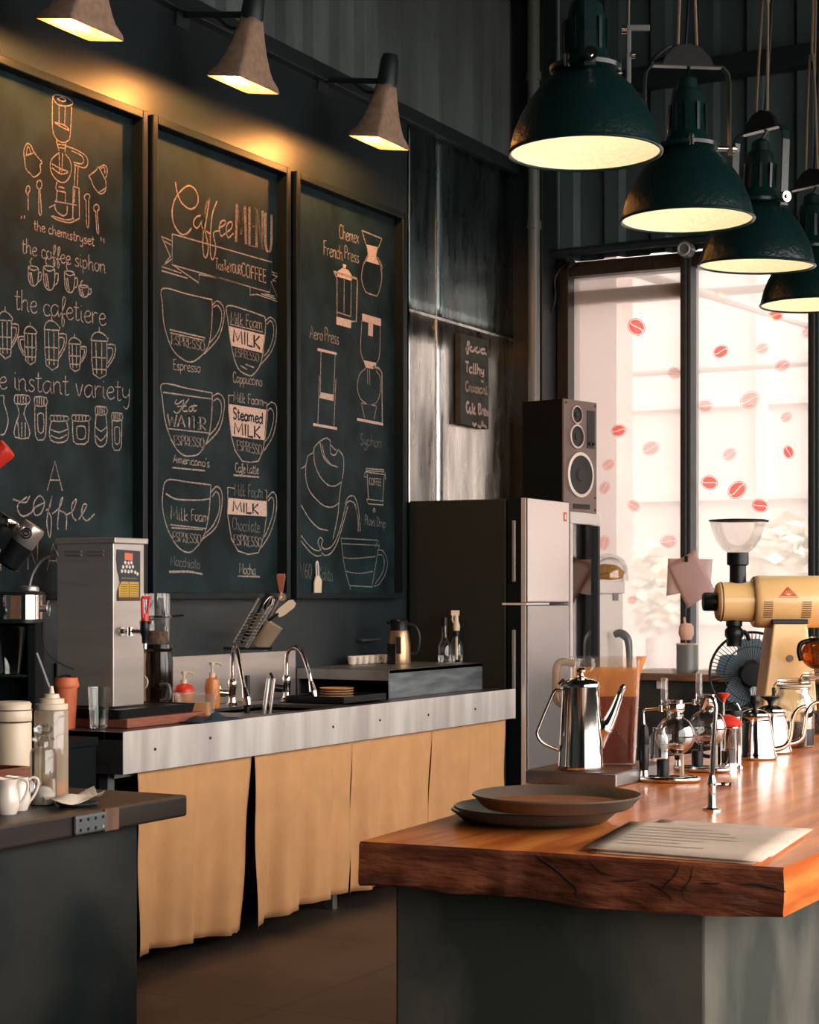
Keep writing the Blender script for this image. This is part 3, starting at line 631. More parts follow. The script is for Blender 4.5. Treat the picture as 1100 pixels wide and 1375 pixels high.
def jarpic(x, y, w_, h_, kind):
    L = [[(x, y), (x+w_, y+4), (x+w_, y+h_*.2), (x, y+h_*.2), (x, y)]]
    for k in range(1, 5): L.append([(x+w_*k/5, y+2), (x+w_*k/5, y+h_*.19)])
    if kind == 0: L += [[(x+w_*.1, y+h_*.2), (x+w_*.3, y+h_*.45), (x, y+h_*.75), (x, y+h_), (x+w_, y+h_*1.02), (x+w_, y+h_*.75), (x+w_*.65, y+h_*.45), (x+w_*.9, y+h_*.2)], [(x+w_*.2, y+h_*.65), (x+w_*.3, y+h_)], [(x+w_*.5, y+h_*.65), (x+w_*.5, y+h_)], [(x+w_*.75, y+h_*.65), (x+w_*.75, y+h_)]]
    elif kind == 1: L += [[(x, y+h_*.2), (x+w_*.05, y+h_*.9), (x+w_*.5, y+h_), (x+w_*.95, y+h_*.9), (x+w_, y+h_*.2)], [(x+w_*.25, y+h_*.4), (x+w_*.3, y+h_*.8), (x+w_*.75, y+h_*.8), (x+w_*.75, y+h_*.4), (x+w_*.25, y+h_*.4)]]
    else: L += [[(x+w_*.05, y+h_*.2), (x-w_*.08, y+h_*.55), (x, y+h_*.9), (x+w_*.5, y+h_), (x+w_, y+h_*.9), (x+w_*1.08, y+h_*.55), (x+w_*.95, y+h_*.2)], [(x-w_*.05, y+h_*.5), (x+w_*.5, y+h_*.62), (x+w_*1.05, y+h_*.5)], [(x, y+h_*.72), (x+w_*.5, y+h_*.85), (x+w_, y+h_*.7)]]
    B.draw('chalk_jar', L, lw, 'chalk', 2)
jarpic(65, 492, 60, 185, 0); jarpic(152, 500, 50, 190, 1); jarpic(222, 582, 72, 120, 2); jarpic(318, 580, 72, 128, 1); jarpic(420, 542, 46, 178, 2); jarpic(492, 570, 42, 165, 1)
B.draw('chalk_jar', [[(0, 495), (15, 497), (15, 525)], [(15, 525), (35, 600), (20, 660), (0, 668)]], lw, 'chalk', 3)
B.text('A', (203, 910), (278, 912), 130, m='chalk', wd=0.006)
B.draw('chalk_lettering', [[(55, 950), (110, 965), (130, 935)], [(118, 940), (80, 970), (78, 1000), (100, 1025), (140, 1005), (150, 960), (175, 935), (195, 965), (180, 1010), (155, 1020), (150, 990), (195, 965)], [(200, 1000), (218, 985), (228, 935), (222, 960), (210, 1010), (205, 1060), (218, 1120), (225, 1040), (215, 1010)],
   [(228, 1015), (262, 985), (275, 940), (262, 970), (252, 1060), (255, 1085)], [(262, 1000), (290, 1020), (290, 1085)], [(290, 1020), (320, 1000), (335, 950), (315, 975), (318, 1025), (335, 1045)], [(345, 1040), (370, 1000), (380, 975), (365, 975), (358, 1015), (380, 1045), (415, 1015)]], 0.006, 'chalk', 4)
B.text('M E N A', (-60, 1262), (262, 1262), 118, m='chalk', wd=0.006)

# ---- second board: the menu
B = Board(XB, b2, (200, 220, 5.79))
B.draw('chalk_lettering', [[(205, 140), (215, 210), (250, 300), (320, 352), (372, 320), (380, 250), (345, 185), (290, 175), (215, 250), (180, 350), (190, 460), (240, 540), (290, 545), (330, 500)],
   [(400, 400), (360, 420), (345, 470), (375, 500), (405, 450), (412, 400), (408, 480), (430, 520)], [(430, 520), (470, 270)], [(425, 510), (440, 330), (472, 270)], [(470, 270), (440, 350), (418, 600), (425, 710), (445, 725), (460, 650), (440, 530), (480, 550)],
   [(528, 290), (490, 400), (475, 600), (480, 720), (500, 740), (518, 650), (500, 540), (545, 520)], [(545, 500), (590, 470), (588, 440), (560, 450), (545, 500), (560, 560), (595, 540)], [(595, 540), (640, 500), (645, 455), (615, 460), (600, 510), (615, 575), (655, 540)]], 0.0075, 'chalk_warm', 4)
for ch, a, b_, w2 in (('M', (668, 605), (762, 628), .35), ('E', (770, 632), (826, 645), .35), ('N', (828, 648), (892, 668), .35), ('U', (896, 680), (960, 695), .35)):
    for k in (-.5, .0, .5): B.text(ch, (a[0]+k*12, a[1]), (b_[0]+k*12, b_[1]), 300, m='chalk_warm', wd=0.0045, jit=0)
B.draw('chalk_banner', [[(180, 545), (955, 765), (940, 1000), (178, 785), (180, 545)], [(178, 600), (95, 565)], [(95, 565), (165, 720), (95, 810)], [(100, 590), (170, 630)], [(95, 800), (178, 740)], [(95, 830), (300, 890)], [(100, 800), (250, 850)], [(190, 790), (385, 925), (390, 855)], [(390, 860), (560, 890), (700, 930)],
   [(785, 960), (785, 1020), (840, 1015)], [(840, 1015), (1010, 1075), (950, 920), (1010, 860), (955, 840)], [(870, 1010), (985, 1050)], [(900, 1010), (975, 1030)], [(960, 860), (1000, 880)], [(960, 900), (985, 915)]], 0.006, 'chalk')
B.text('TasTe', (515, 815), (622, 842), 82, m='chalk_warm'); B.text('YOUR', (625, 842), (715, 862), 70, m='chalk_warm'); B.text('COFFEE', (715, 868), (912, 928), 100, m='chalk_warm', wd=0.0065)
def cup(win, pts, handle, hin, lines, **k):
    B.win = win
    B.draw('chalk_cup', [pts], 0.0062, 'chalk', 4); B.draw('chalk_cup', [handle, hin], 0.0062, 'chalk', 5)
    if lines: B.draw('chalk_line', lines, 0.006, 'chalk')
W3 = (200, 370, 5.79)
cup(W3, [(490, 188), (300, 145), (107, 100), (103, 220), (120, 400), (180, 570), (260, 650), (330, 672), (400, 630), (455, 560), (480, 450), (490, 300), (490, 188)], [(490, 230), (530, 198), (575, 240), (582, 330), (540, 480), (430, 610)], [(500, 245), (530, 232), (560, 275), (562, 350), (530, 450), (465, 530)], [[(160, 420), (435, 485)], [(165, 445), (430, 505)]])
B.text('ESPRESSO', (170, 530), (435, 590), 72, dbl=.22, wd=0.0045); B.text('Espresso', (185, 728), (400, 755), 80)
cup(W3, [(900, 320), (760, 270), (610, 235), (612, 340), (640, 550), (690, 720), (770, 775), (810, 770), (865, 690), (890, 560), (905, 400), (900, 320)], [(905, 350), (945, 325), (985, 370), (985, 480), (950, 590), (870, 690)], [(915, 380), (945, 352), (968, 400), (962, 490), (930, 580), (890, 630)], [[(630, 378), (885, 440)], [(750, 690), (815, 715)], [(710, 700), (760, 730)]])
B.text('Milk Foam', (632, 370), (882, 420), 95); B.fill('chalk_band', [[(620, 392), (897, 462), (892, 605), (640, 545)]])
B.text('MILK', (648, 515), (866, 572), 100, m='board', wd=0.011, lift=0.0006); B.text('ESPRESSO', (668, 625), (855, 672), 62, dbl=.2, wd=0.004); B.text('Cappuccino', (650, 830), (880, 860), 82)
W4 = (200, 500, 5.79)
cup(W4, [(490, 160), (300, 125), (105, 88), (103, 200), (130, 400), (190, 560), (260, 640), (330, 650), (395, 625), (455, 520), (480, 400), (490, 250), (490, 160)], [(495, 185), (540, 165), (582, 210), (580, 310), (540, 450), (420, 580)], [(500, 225), (530, 205), (560, 240), (558, 330), (520, 430), (465, 490)], [[(110, 155), (490, 208)], [(145, 437), (465, 472)]])
B.draw('chalk_lettering', [[(215, 210), (200, 240), (225, 245), (270, 215), (245, 290), (215, 318), (190, 300)], [(310, 205), (270, 260), (262, 300), (300, 300)], [(215, 265), (290, 262)], [(330, 260), (310, 280), (318, 305), (338, 290), (330, 260)], [(352, 245), (345, 300), (368, 295)], [(335, 262), (375, 258)]], 0.006, 'chalk', 3)
B.text('WATER', (138, 412), (445, 448), 92, dbl=.25, wd=0.005); B.text('ESPRESSO', (190, 560), (430, 585), 72, dbl=.22, wd=0.0045); B.text("Americano's", (185, 700), (470, 738), 66); B.draw('chalk_underline', [[(180, 740), (435, 765)]], 0.007)
cup(W4, [(915, 235), (880, 235)], [(920, 255), (955, 232), (990, 270), (988, 380), (960, 500), (895, 608)], [(922, 300), (945, 280), (968, 320), (962, 400), (935, 490), (900, 540)], None)
B.draw('chalk_cup', [[(655, 180), (618, 178), (618, 300), (640, 500), (670, 610), (725, 690), (790, 700), (850, 690), (885, 610), (905, 480), (918, 340), (915, 235), (880, 230)]], 0.0065, 'chalk')
B.text('Milk Foam', (655, 225), (890, 262), 76); B.fill('chalk_band', [[(615, 245), (910, 290), (895, 528), (640, 495)]])
B.text('Steamed', (650, 360), (885, 400), 88, m='board', wd=0.009, lift=0.0006); B.text('MILK', (655, 480), (868, 512), 92, m='board', wd=0.011, lift=0.0006); B.text('ESPRESSO', (680, 605), (878, 640), 76, dbl=.22, wd=0.0045)
B.text('Cafe Latte', (668, 775), (852, 790), 72); B.draw('chalk_underline', [[(655, 798), (855, 815)]], 0.009)
W5 = (200, 630, 5.79)
cup(W5, [(480, 122), (300, 100), (140, 85), (105, 200), (110, 340), (150, 480), (220, 600), (290, 645), (345, 630), (420, 530), (460, 380), (475, 220), (480, 122)], [(480, 180), (525, 135), (565, 180), (562, 310), (520, 450), (415, 545)], [(490, 215), (520, 175), (545, 210), (545, 320), (500, 430), (440, 500)], [[(165, 432), (440, 462)], [(175, 455), (420, 472)]])
B.draw('chalk_line', [[(130, 190), (200, 230), (300, 240), (400, 240), (470, 230)]], 0.007, 'chalk', 4)
B.text('Milk', (165, 385), (305, 405), 100); B.text('Foam', (325, 400), (460, 415), 90); B.text('ESPRESSO', (180, 560), (405, 580), 72, dbl=.22, wd=0.0045); B.text('Macchiato', (165, 748), (395, 775), 80, m='chalk_dim'); B.draw('chalk_underline', [[(155, 798), (300, 795), (415, 815)]], 0.009)
cup(W5, [(912, 165), (860, 160)], [(920, 220), (960, 178), (990, 220), (985, 350), (940, 500), (870, 615)], [(925, 245), (955, 218), (970, 260), (962, 350), (930, 450), (895, 530)], None)
B.draw('chalk_cup', [[(665, 150), (612, 140), (610, 350), (640, 540), (690, 635), (770, 662), (850, 650), (870, 590), (895, 500), (915, 350), (915, 165), (850, 160)]], 0.0065, 'chalk')
B.text('Milk Foam', (662, 205), (885, 228), 96, m='chalk_dim'); B.fill('chalk_band', [[(608, 222), (916, 250), (912, 368), (612, 350)]])
B.text('MILK', (645, 330), (855, 348), 78, m='board', wd=0.011, lift=0.0006); B.text('Chocolate', (645, 470), (862, 495), 96, m='chalk_dim'); B.text('ESPRESSO', (655, 585), (880, 610), 78, dbl=.22, wd=0.0045); B.text('Mocha', (700, 808), (830, 825), 82); B.draw('chalk_underline', [[(690, 832), (860, 836)]], 0.007)

# ---- third board: the brewers
B = Board(XB, b3, (395, 290, 4.74))
B.text('Chemex', (285, 140), (412, 178), 88); B.text('French', (185, 245), (308, 282), 92); B.text('Press', (318, 270), (412, 300), 80); B.text('Aero', (98, 778), (182, 796), 80); B.text('Press', (192, 798), (285, 818), 84)
B.fill('chalk_carafe', [[(455, 180), (538, 200), (522, 250), (540, 312), (448, 285), (468, 240)]])
B.draw('chalk_carafe', [[(430, 92), (558, 145)], [(430, 92), (468, 240), (440, 310), (428, 400), (448, 470), (470, 492), (525, 510)], [(558, 145), (522, 250), (550, 320), (557, 400), (540, 480), (525, 510)], [(530, 260), (560, 325), (548, 350)]], 0.007, 'chalk', 3)
B.fill('chalk_press', [[(272, 355), (310, 328), (345, 345), (368, 382)], [(272, 385), (275, 365), (368, 400), (362, 412)], [(308, 305), (332, 312), (325, 340), (312, 335)], [(268, 640), (364, 665), (360, 715), (268, 690)]])
B.draw('chalk_press', [[(250, 352), (275, 362), (400, 400), (402, 420), (395, 670), (362, 672)], [(255, 360), (272, 395)]], 0.011); B.draw('chalk_press', [[(272, 400), (272, 640)], [(318, 405), (316, 615)], [(362, 412), (360, 640)], [(272, 612), (360, 640)]], 0.006)
B.fill('chalk_syphon', [[(432, 620), (553, 655), (552, 702), (432, 668)], [(472, 675), (502, 685), (500, 768), (470, 760)], [(440, 918), (522, 935), (520, 955), (500, 975), (455, 965)], [(400, 1285), (565, 1318), (565, 1335), (400, 1302)]])
B.draw('chalk_syphon', [[(430, 665), (422, 850), (440, 920)], [(547, 700), (543, 880), (525, 935)], [(455, 970), (415, 1010), (402, 1090), (420, 1160), (470, 1200), (520, 1190), (545, 1130), (548, 1030), (520, 985)], [(465, 975), (468, 1070)], [(478, 975), (482, 1075)], [(425, 1190), (522, 1210)], [(428, 1200), (448, 1285)], [(525, 1210), (508, 1290)]], 0.006, 'chalk', 3)
B.draw('chalk_syphon', [[(500, 960), (540, 970), (558, 1000), (560, 1320)]], 0.012)
B.fill('chalk_plunger', [[(148, 840), (270, 870), (270, 885), (148, 858)], [(170, 1122), (250, 1138), (250, 1178), (158, 1158)], [(120, 1318), (272, 1345), (272, 1362), (120, 1335)]])
B.draw('chalk_plunger', [[(170, 860), (165, 1130)], [(260, 885), (250, 1160)], [(160, 1015), (150, 1320)], [(265, 1035), (252, 1345)]], 0.006)
B.win = (395, 560, 5.5)
B.draw('chalk_face', [[(50, 380), (85, 355), (100, 290), (140, 260), (150, 220), (190, 180), (235, 155), (265, 175), (265, 200), (290, 230), (310, 245)], [(265, 180), (268, 265), (300, 280), (325, 240)], [(325, 240), (360, 290), (365, 370), (355, 450), (345, 500), (330, 630), (325, 700), (310, 790), (285, 900)],
   [(145, 260), (150, 340), (185, 430), (240, 495), (295, 510), (345, 480), (355, 450)], [(190, 190), (210, 280), (250, 340), (320, 370)], [(205, 200), (225, 290), (270, 350)], [(85, 360), (85, 450), (110, 540), (165, 610), (220, 655), (280, 665), (330, 635)], [(50, 650), (110, 750), (180, 820), (250, 838)],
   [(50, 875), (110, 950), (160, 985), (200, 985)], [(50, 915), (110, 990), (160, 1025), (200, 1022)], [(200, 985), (175, 930), (190, 890), (210, 910), (200, 950), (225, 975), (270, 960), (310, 900), (350, 780), (380, 650), (410, 620), (445, 635)], [(200, 1000), (230, 1022), (275, 1000), (320, 920), (365, 770), (395, 660)], [(375, 640), (400, 590), (440, 585), (465, 640), (480, 730), (488, 845)], [(445, 640), (470, 740), (472, 845)], [(450, 640), (465, 720)]], 0.0062, 'chalk', 4)
B.text('Syphon', (485, 205), (645, 228), 84, m='chalk_dim'); B.draw('chalk_cup', [[(530, 380), (660, 390), (665, 405), (530, 395), (530, 380)], [(525, 405), (670, 425)], [(525, 405), (515, 440), (540, 445)], [(670, 410), (675, 460)], [(538, 420), (548, 610)], [(665, 430), (652, 620)], [(535, 605), (660, 622), (655, 650), (545, 640), (535, 605)], [(590, 670), (582, 690), (590, 705), (598, 690), (590, 670)]], 0.006)
B.text('COFFEE', (552, 500), (645, 508), 50, wd=0.0045); B.text('Plain', (520, 795), (595, 805), 70, m='chalk_dim'); B.text('Drip', (608, 808), (675, 815), 66, m='chalk_dim'); B.text('V60', (42, 1180), (132, 1195), 110, m='chalk_dim'); B.text('Kalita', (182, 1200), (285, 1212), 100, m='chalk_dim')
B.draw('chalk_dripper', [[(345, 895), (615, 910)], [(350, 935), (628, 948)], [(345, 895), (370, 1100), (415, 1275)], [(622, 910), (600, 960)], [(628, 948), (610, 1040), (575, 1245)], [(355, 1035), (430, 1045), (600, 1030)], [(380, 1140), (480, 1155), (580, 1140)], [(410, 1245), (580, 1255)], [(610, 985), (650, 985), (685, 1050), (680, 1140), (630, 1230), (590, 1250)], [(615, 1020), (650, 1020), (665, 1070), (650, 1150), (600, 1230)]], 0.006, 'chalk_dim', 3)

# small sign on the sheet metal
s0, s1 = on_x(619, 500, WX+0.05), on_x(656.5, 500, WX+0.05)
zt, zb = on_x(638, 452, WX+0.05).z, on_x(638, 573, WX+0.05).z
sg = thing('sign_board', 'small dark chalkboard sign listing food and cold brew on the sheet metal', 'sign', (WX+0.012, (s0.y+s1.y)/2, zb))
hw = (s1.y-s0.y)/2
bm = nb(); box(bm, 0, 0.038, -hw, hw, 0, zt-zb); obj('panel', bm, mat('sign_slate', (0.055, 0.055, 0.050), 0.7, spec=0.1, var=0.25, vscale=8), sg, bevel=0.003)
B = Board(WX+0.05, sg, (600, 430, 8.09))
B.text('food', (200, 322), (430, 372), 92, wd=0.014, m='chalk_fill'); B.text('Tallhy', (198, 560), (405, 600), 112, m='chalk_fill', wd=0.012); B.text('&', (368, 665), (408, 672), 70, m='chalk_fill', wd=0.012); B.text('Croissant', (200, 765), (440, 805), 100, m='chalk_warm', wd=0.013); B.text('Cold Brew', (208, 1000), (462, 1038), 112, wd=0.016, m='chalk_fill')
B.draw('chalk_hearts', [[(280, 1115), (300, 1145), (322, 1118)], [(335, 1150), (370, 1165)], [(385, 1095), (375, 1140), (400, 1150), (385, 1095)], [(405, 1140), (430, 1170)]], 0.018, 'chalk_fill')
# tag hanging over the last chalkboard
tg = thing('hanging_tag', 'small pale tag on a loop hanging over the lowest chalk cup', 'tag', on_x(426, 785, XB+0.012))
bm = nb(); prism(bm, [(-.035, -.05), (.03, -.055), (.036, .02), (.01, .045), (-.02, .04), (-.034, .01)], 0, 0.006, Matrix(((0, 0, 1, 0), (1, 0, 0, 0), (0, 1, 0, 0), (0, 0, 0, 1)))); obj('label_plate', bm, 'cream_jar', tg)
bm = nb(); tube(bm, [(.004, -.012, .035), (.004, -.018, .10), (.004, -.002, .11), (.004, .006, .04)], .004, 6, 4); obj('loop', bm, 'white', tg, smooth=True)

# ================================================================== lamps
def square_ring(h, hy, z): return [(-h, -hy, z), (h, -hy, z), (h, hy, z), (-h, hy, z)]
def wall_lamp(y, z, label):
    X = WX+0.33
    t = thing('wall_lamp', label, 'wall lamp', (X, y, z), 0, 'flared lamps over the chalkboards')
    t.rotation_euler = (0, .15, 0)
    secs = []
    for k in range(9):
        q = k/8; h = 0.082-(0.082-0.040)*(q**0.55); hy = 0.155-(0.155-0.042)*(q**0.62)
        secs.append([Vector((a*h, b*hy, 0.02+q*0.26)) for a, b in rrect(1, 1, 0.12+0.5*q, 3)])
    bm = nb(); loft(bm, [[Vector((a*0.086, b*0.160, 0)) for a, b in rrect(1, 1, .1, 3)]]+secs, False, False)
    obj('shade', bm, 'cement', t, smooth=True, solid=0.006)
    bm = nb(); loft(bm, [[Vector((p.x*.93, p.y*.95, p.z+.004)) for p in s_] for s_ in secs], False, True); obj('inner_shade', bm, 'lamp_in', t, smooth=True)
    bm = nb(); lathe(bm, [(0, .275), (.048, .275), (.050, .29), (.046, .40), (.036, .43), (0, .43)], seg=24); obj('neck', bm, 'steel_dark', t, smooth=True)
    bm = nb(); tube(bm, [(-.355, 0, .30), (-.2, 0, .30), (-.04, 0, .30)], .014, 10, 3); box(bm, -.375, -.36, -.05, .05, .24, .36); tube(bm, [(-.20, .0, .30), (-.12, .03, .25), (-.04, .03, .27)], .008, 8, 3)
    obj('arm', bm, 'steel_dark', t, smooth=True)
    bm = nb(); lathe(bm, [(0, -.045), (.028, -.035), (.040, -.005), (.036, .03), (.018, .07), (0, .07)], (0, 0, .14), 20); obj('bulb', bm, 'bulb', t, smooth=True)
    bm = nb(); loft(bm, [[Vector((a*.064, b*.125, z_)) for a, b in rrect(1, 1, .2, 3)] for z_ in (.052, .056)]); obj('diffuser', bm, 'diffuser', t)
    l = bpy.data.lights.new('wall_lamp_light', 'POINT'); l.energy = 36; l.color = (1.0, 0.41, 0.10); l.shadow_soft_size = 0.025
    lo = bpy.data.objects.new('wall_lamp_light', l); C.objects.link(lo); lo.parent = t; lo.location = (.042, 0, .022)
    return t
for px, py, lab in ((108, 40, 'flared cement wall lamp over the siphon chalkboard'), (327, 114, 'flared cement wall lamp over the coffee menu chalkboard'), (509, 192, 'flared cement wall lamp over the brewer chalkboard')):
    p = on_x(px, py, WX+0.33); wall_lamp(p.y, p.z, lab)

def pendant(loc, rz, label, yoke=True, tilt=0.0, s=1.0):
    t = thing('pendant_lamp', label, 'pendant lamp', loc, rz, 'green factory pendant lamps over the bar')
    t.rotation_euler = (0, tilt, rz); t.scale = (s, s, s)
    prof = [(.240, 0), (.237, .025), (.224, .075), (.205, .12), (.180, .165), (.149, .205), (.118, .236), (.088, .256)]
    bm = nb(); lathe(bm, prof, seg=56); obj('shade', bm, 'green', t, smooth=True)
    bm = nb(); torus(bm, (0, 0, .004), .240, .006, seg=56); obj('rim', bm, 'green_plain', t, smooth=True)
    bm = nb(); lathe(bm, [(.234, .006)]+[(r-.006, z-.002) for r, z in prof[1:]]+[(0, .255)], seg=56); obj('reflector', bm, 'enamel', t, smooth=True)
    bm = nb(); lathe(bm, [(0, .25), (.088, .25), (.112, .262), (.114, .275), (.080, .285), (.076, .305), (.070, .312), (.062, .43), (.054, .470), (.040, .478), (.036, .515), (.016, .53), (0, .53)], seg=40)
    for k in range(10):
        a = k*PI/5; box(bm, .066, .073, -.006, .006, .32, .42, Matrix.Rotation(a, 4, 'Z'))
    obj('neck', bm, 'green_plain', t, smooth=True)
    for k in range(3):
        a = 2*PI*k/3+.4; bm = nb(); cyl(bm, (.108*math.cos(a), .108*math.sin(a), .252), (.108*math.cos(a), .108*math.sin(a), .29), .010, seg=10); obj('clip', bm, 'chrome', t, smooth=True)
    bm = nb(); lathe(bm, [(0, -.06), (.04, -.05), (.06, -.005), (.055, .04), (.028, .10), (0, .10)], (0, 0, .13), 24); obj('bulb', bm, 'bulb2', t, smooth=True)
    if yoke:
        bm = nb(); n_ = 0
        pts = [(-.155, .24), (-.155, .50), (-.150, .535), (-.128, .56), (.128, .56), (.150, .535), (.155, .50), (.155, .24)]
        th = .007; vs = []
        for x, z in pts:
            d = Vector((x, 0, z-.40)).normalized()*th
            vs.append([bm.verts.new((x, -.018, z)), bm.verts.new((x, .018, z)), bm.verts.new((x+d.x, .018, z+d.z)), bm.verts.new((x+d.x, -.018, z+d.z))])
        for a, b in zip(vs, vs[1:]):
            for i in range(4): bm.faces.new((a[i], a[(i+1) % 4], b[(i+1) % 4], b[i]))
        bm.faces.new(vs[0][::-1]); bm.faces.new(vs[-1])
        y = obj('yoke', bm, 'green_plain', t)
        for sg_ in (-1, 1):
            bm = nb(); cyl(bm, (sg_*.105, 0, .268), (sg_*.185, 0, .268), .009, seg=10); cyl(bm, (sg_*.164, 0, .268), (sg_*.176, 0, .268), .022, seg=14)
            obj('pivot_bolt', bm, 'chrome', y, smooth=True)
        bm = nb(); prism(bm, [(-.10, .562), (.10, .562), (.085, .60), (.05, .635), (0, .648), (-.05, .635), (-.085, .60)], -.012, .012, Matrix(((1, 0, 0, 0), (0, 0, 1, 0), (0, 1, 0, 0), (0, 0, 0, 1)))); obj('hanger_plate', bm, 'black', t, bevel=.004)
        bm = nb(); tube(bm, [(0, 0, .52), (.01, .03, .58), (-.05, .05, .61), (-.12, .04, .59), (-.06, .02, .64), (0, .02, .66), (.03, .02, 1.6), (.05, .02, (TOP-loc[2])/s)], .006, 6, 5); obj('cable', bm, 'black', t, smooth=True)
    rp = nb(); zc = (TOP-loc[2])/s; z0 = .64 if yoke else .50
    tube(rp, [(-.035, 0, z0), (-.022, 0, z0+.35), (-.010, 0, z0+.55)], .006, 6, 3); tube(rp, [(.035, 0, z0), (.022, 0, z0+.35), (.008, 0, z0+.55)], .006, 6, 3); tube(rp, [(0, 0, z0+.52), (.01, .0, z0+1.0), (0, 0, zc)], .007, 6, 3); tube(rp, [(.012, .01, z0+.45), (.02, .01, z0+1.2), (.015, 0, zc)], .005, 6, 3)
    obj('rope', rp, 'rope', t, smooth=True)
    l = bpy.data.lights.new('pendant_light', 'POINT'); l.energy = 2.1; l.color = (1.0, 0.84, 0.58); l.shadow_soft_size = 0.06
    lo = bpy.data.objects.new('pendant_light', l); C.objects.link(lo); lo.parent = t; lo.location = (0, 0, .055)
    return t
R_ = .240
def pend_at(px, py, wpx, rz, label, **k):
    f = 2*R_*FPX/wpx; p = at(px, py, f); return pendant(p, rz, label, **k)
pend_at(786, 207, 204, YAW+PI/2, 'green hammered pendant lamp nearest the camera, its reflector fully in view')
pend_at(923, 297, 177, YAW+.12, 'green hammered pendant lamp with its yoke facing the room, second from the camera')
pend_at(1016, 358, 154, YAW-1.05, 'green hammered pendant lamp third from the camera, yoke turned edge on', tilt=.05)
pend_at(1090, 410, 136, YAW-.9, 'green hammered pendant lamp farthest away, cut by the picture edge')
# metal clamp dangling on a cord beside the first lamp
p = at(846, 112, 6.4)
t = thing('hook_clamp', 'small grey metal clamp hanging on a cord beside the nearest pendant', 'clamp', p, YAW)
bm = nb(); box(bm, -.012, .004, -.006, .006, 0, .20); box(bm, -.012, .07, -.006, .006, .185, .205); obj('bracket', bm, 'pipe', t, bevel=.003)
bm = nb(); cyl(bm, (-.03, 0, .19), (-.012, 0, .19), .016, seg=12); cyl(bm, (.004, 0, .10), (.018, 0, .10), .012, seg=12); obj('screw', bm, 'chrome', t, smooth=True)
bm = nb(); tube(bm, [(-.004, 0, .2), (-.002, 0, .8), (0, 0, TOP-p.z)], .004, 6, 3); obj('cord', bm, 'rope', t, smooth=True)

# ================================================================== steel counter along the wall
CFX, CY0, CY1, CZ = -3.975, 5.318, 8.71, 0.90
WXg = WX+0.004
ct = thing('steel_counter', 'long steel counter with sinks and a deep brushed apron along the wall', 'counter', ((WX+CFX)/2, (CY0+CY1)/2, 0))
ox, oy = ct.location.x, ct.location.y
SK = [(6.42, 7.03), (7.12, 7.50)]; SX0, SX1 = -4.46, -4.06
bm = nb()
def cb(x0, x1, y0, y1, z0, z1): box(bm, x0-ox, x1-ox, y0-oy, y1-oy, z0, z1)
cb(WXg, SX0, CY0, CY1, .87, CZ); cb(SX1, CFX-.004, CY0, CY1, .87, CZ); cb(SX0, SX1, CY0, SK[0][0], .87, CZ); cb(SX0, SX1, SK[0][1], SK[1][0], .87, CZ); cb(SX0, SX1, SK[1][1], CY1, .87, CZ)
obj('worktop', bm, 'steel_top', ct, bevel=.002)
for y0, y1 in SK:
    bm = nb(); cb(SX0, SX1, y0, y1, .68, .69); cb(SX0-.006, SX0, y0, y1, .68, .885); cb(SX1, SX1+.006, y0, y1, .68, .885); cb(SX0, SX1, y0-.006, y0, .68, .885); cb(SX0, SX1, y1, y1+.006, .68, .885)
    obj('sink', bm, 'steel_dull', ct)
bm = nb(); cb(CFX-.004, CFX, CY0, CY1, .748, CZ+.002); ap = obj('apron', bm, 'steel_apron', ct, bevel=.0015)
for y in (CY0, CY1-.006):
    bm = nb(); cb(WXg, CFX-.004, y, y+.006, .748, CZ-.001); obj('end_panel', bm, 'steel_top', ct)
for px, py in ((208, 1006), (282, 991), (447, 976), (510, 967), (575, 960), (638, 952)):
    q = on_x(px, py, CFX); bm = nb(); cyl(bm, (CFX-ox, q.y-oy, q.z), (CFX+.004-ox, q.y-oy, q.z), .0055, seg=10); obj('screw', bm, 'steel_dark', ap)
bm = nb(); box(bm, WXg, WX+.018, CY0+.45, 7.58, CZ+.001, 1.124); tag(obj('backsplash', bm, 'steel', bevel=.002), 'bright steel splashback on the wall behind the sinks', 'splashback')
for x in (WX+.06, CFX-.12):
    for y in (CY0+.06, 7.0, CY1-.06):
        bm = nb(); cb(x-.02, x+.02, y-.02, y+.02, 0, .87); obj('leg', bm, 'steel_dull', ct)
bm = nb(); cb(CFX-.075, CFX-.055, CY0+.02, CY1-.02, .73, .75); obj('curtain_rail', bm, 'steel_dull', ct)
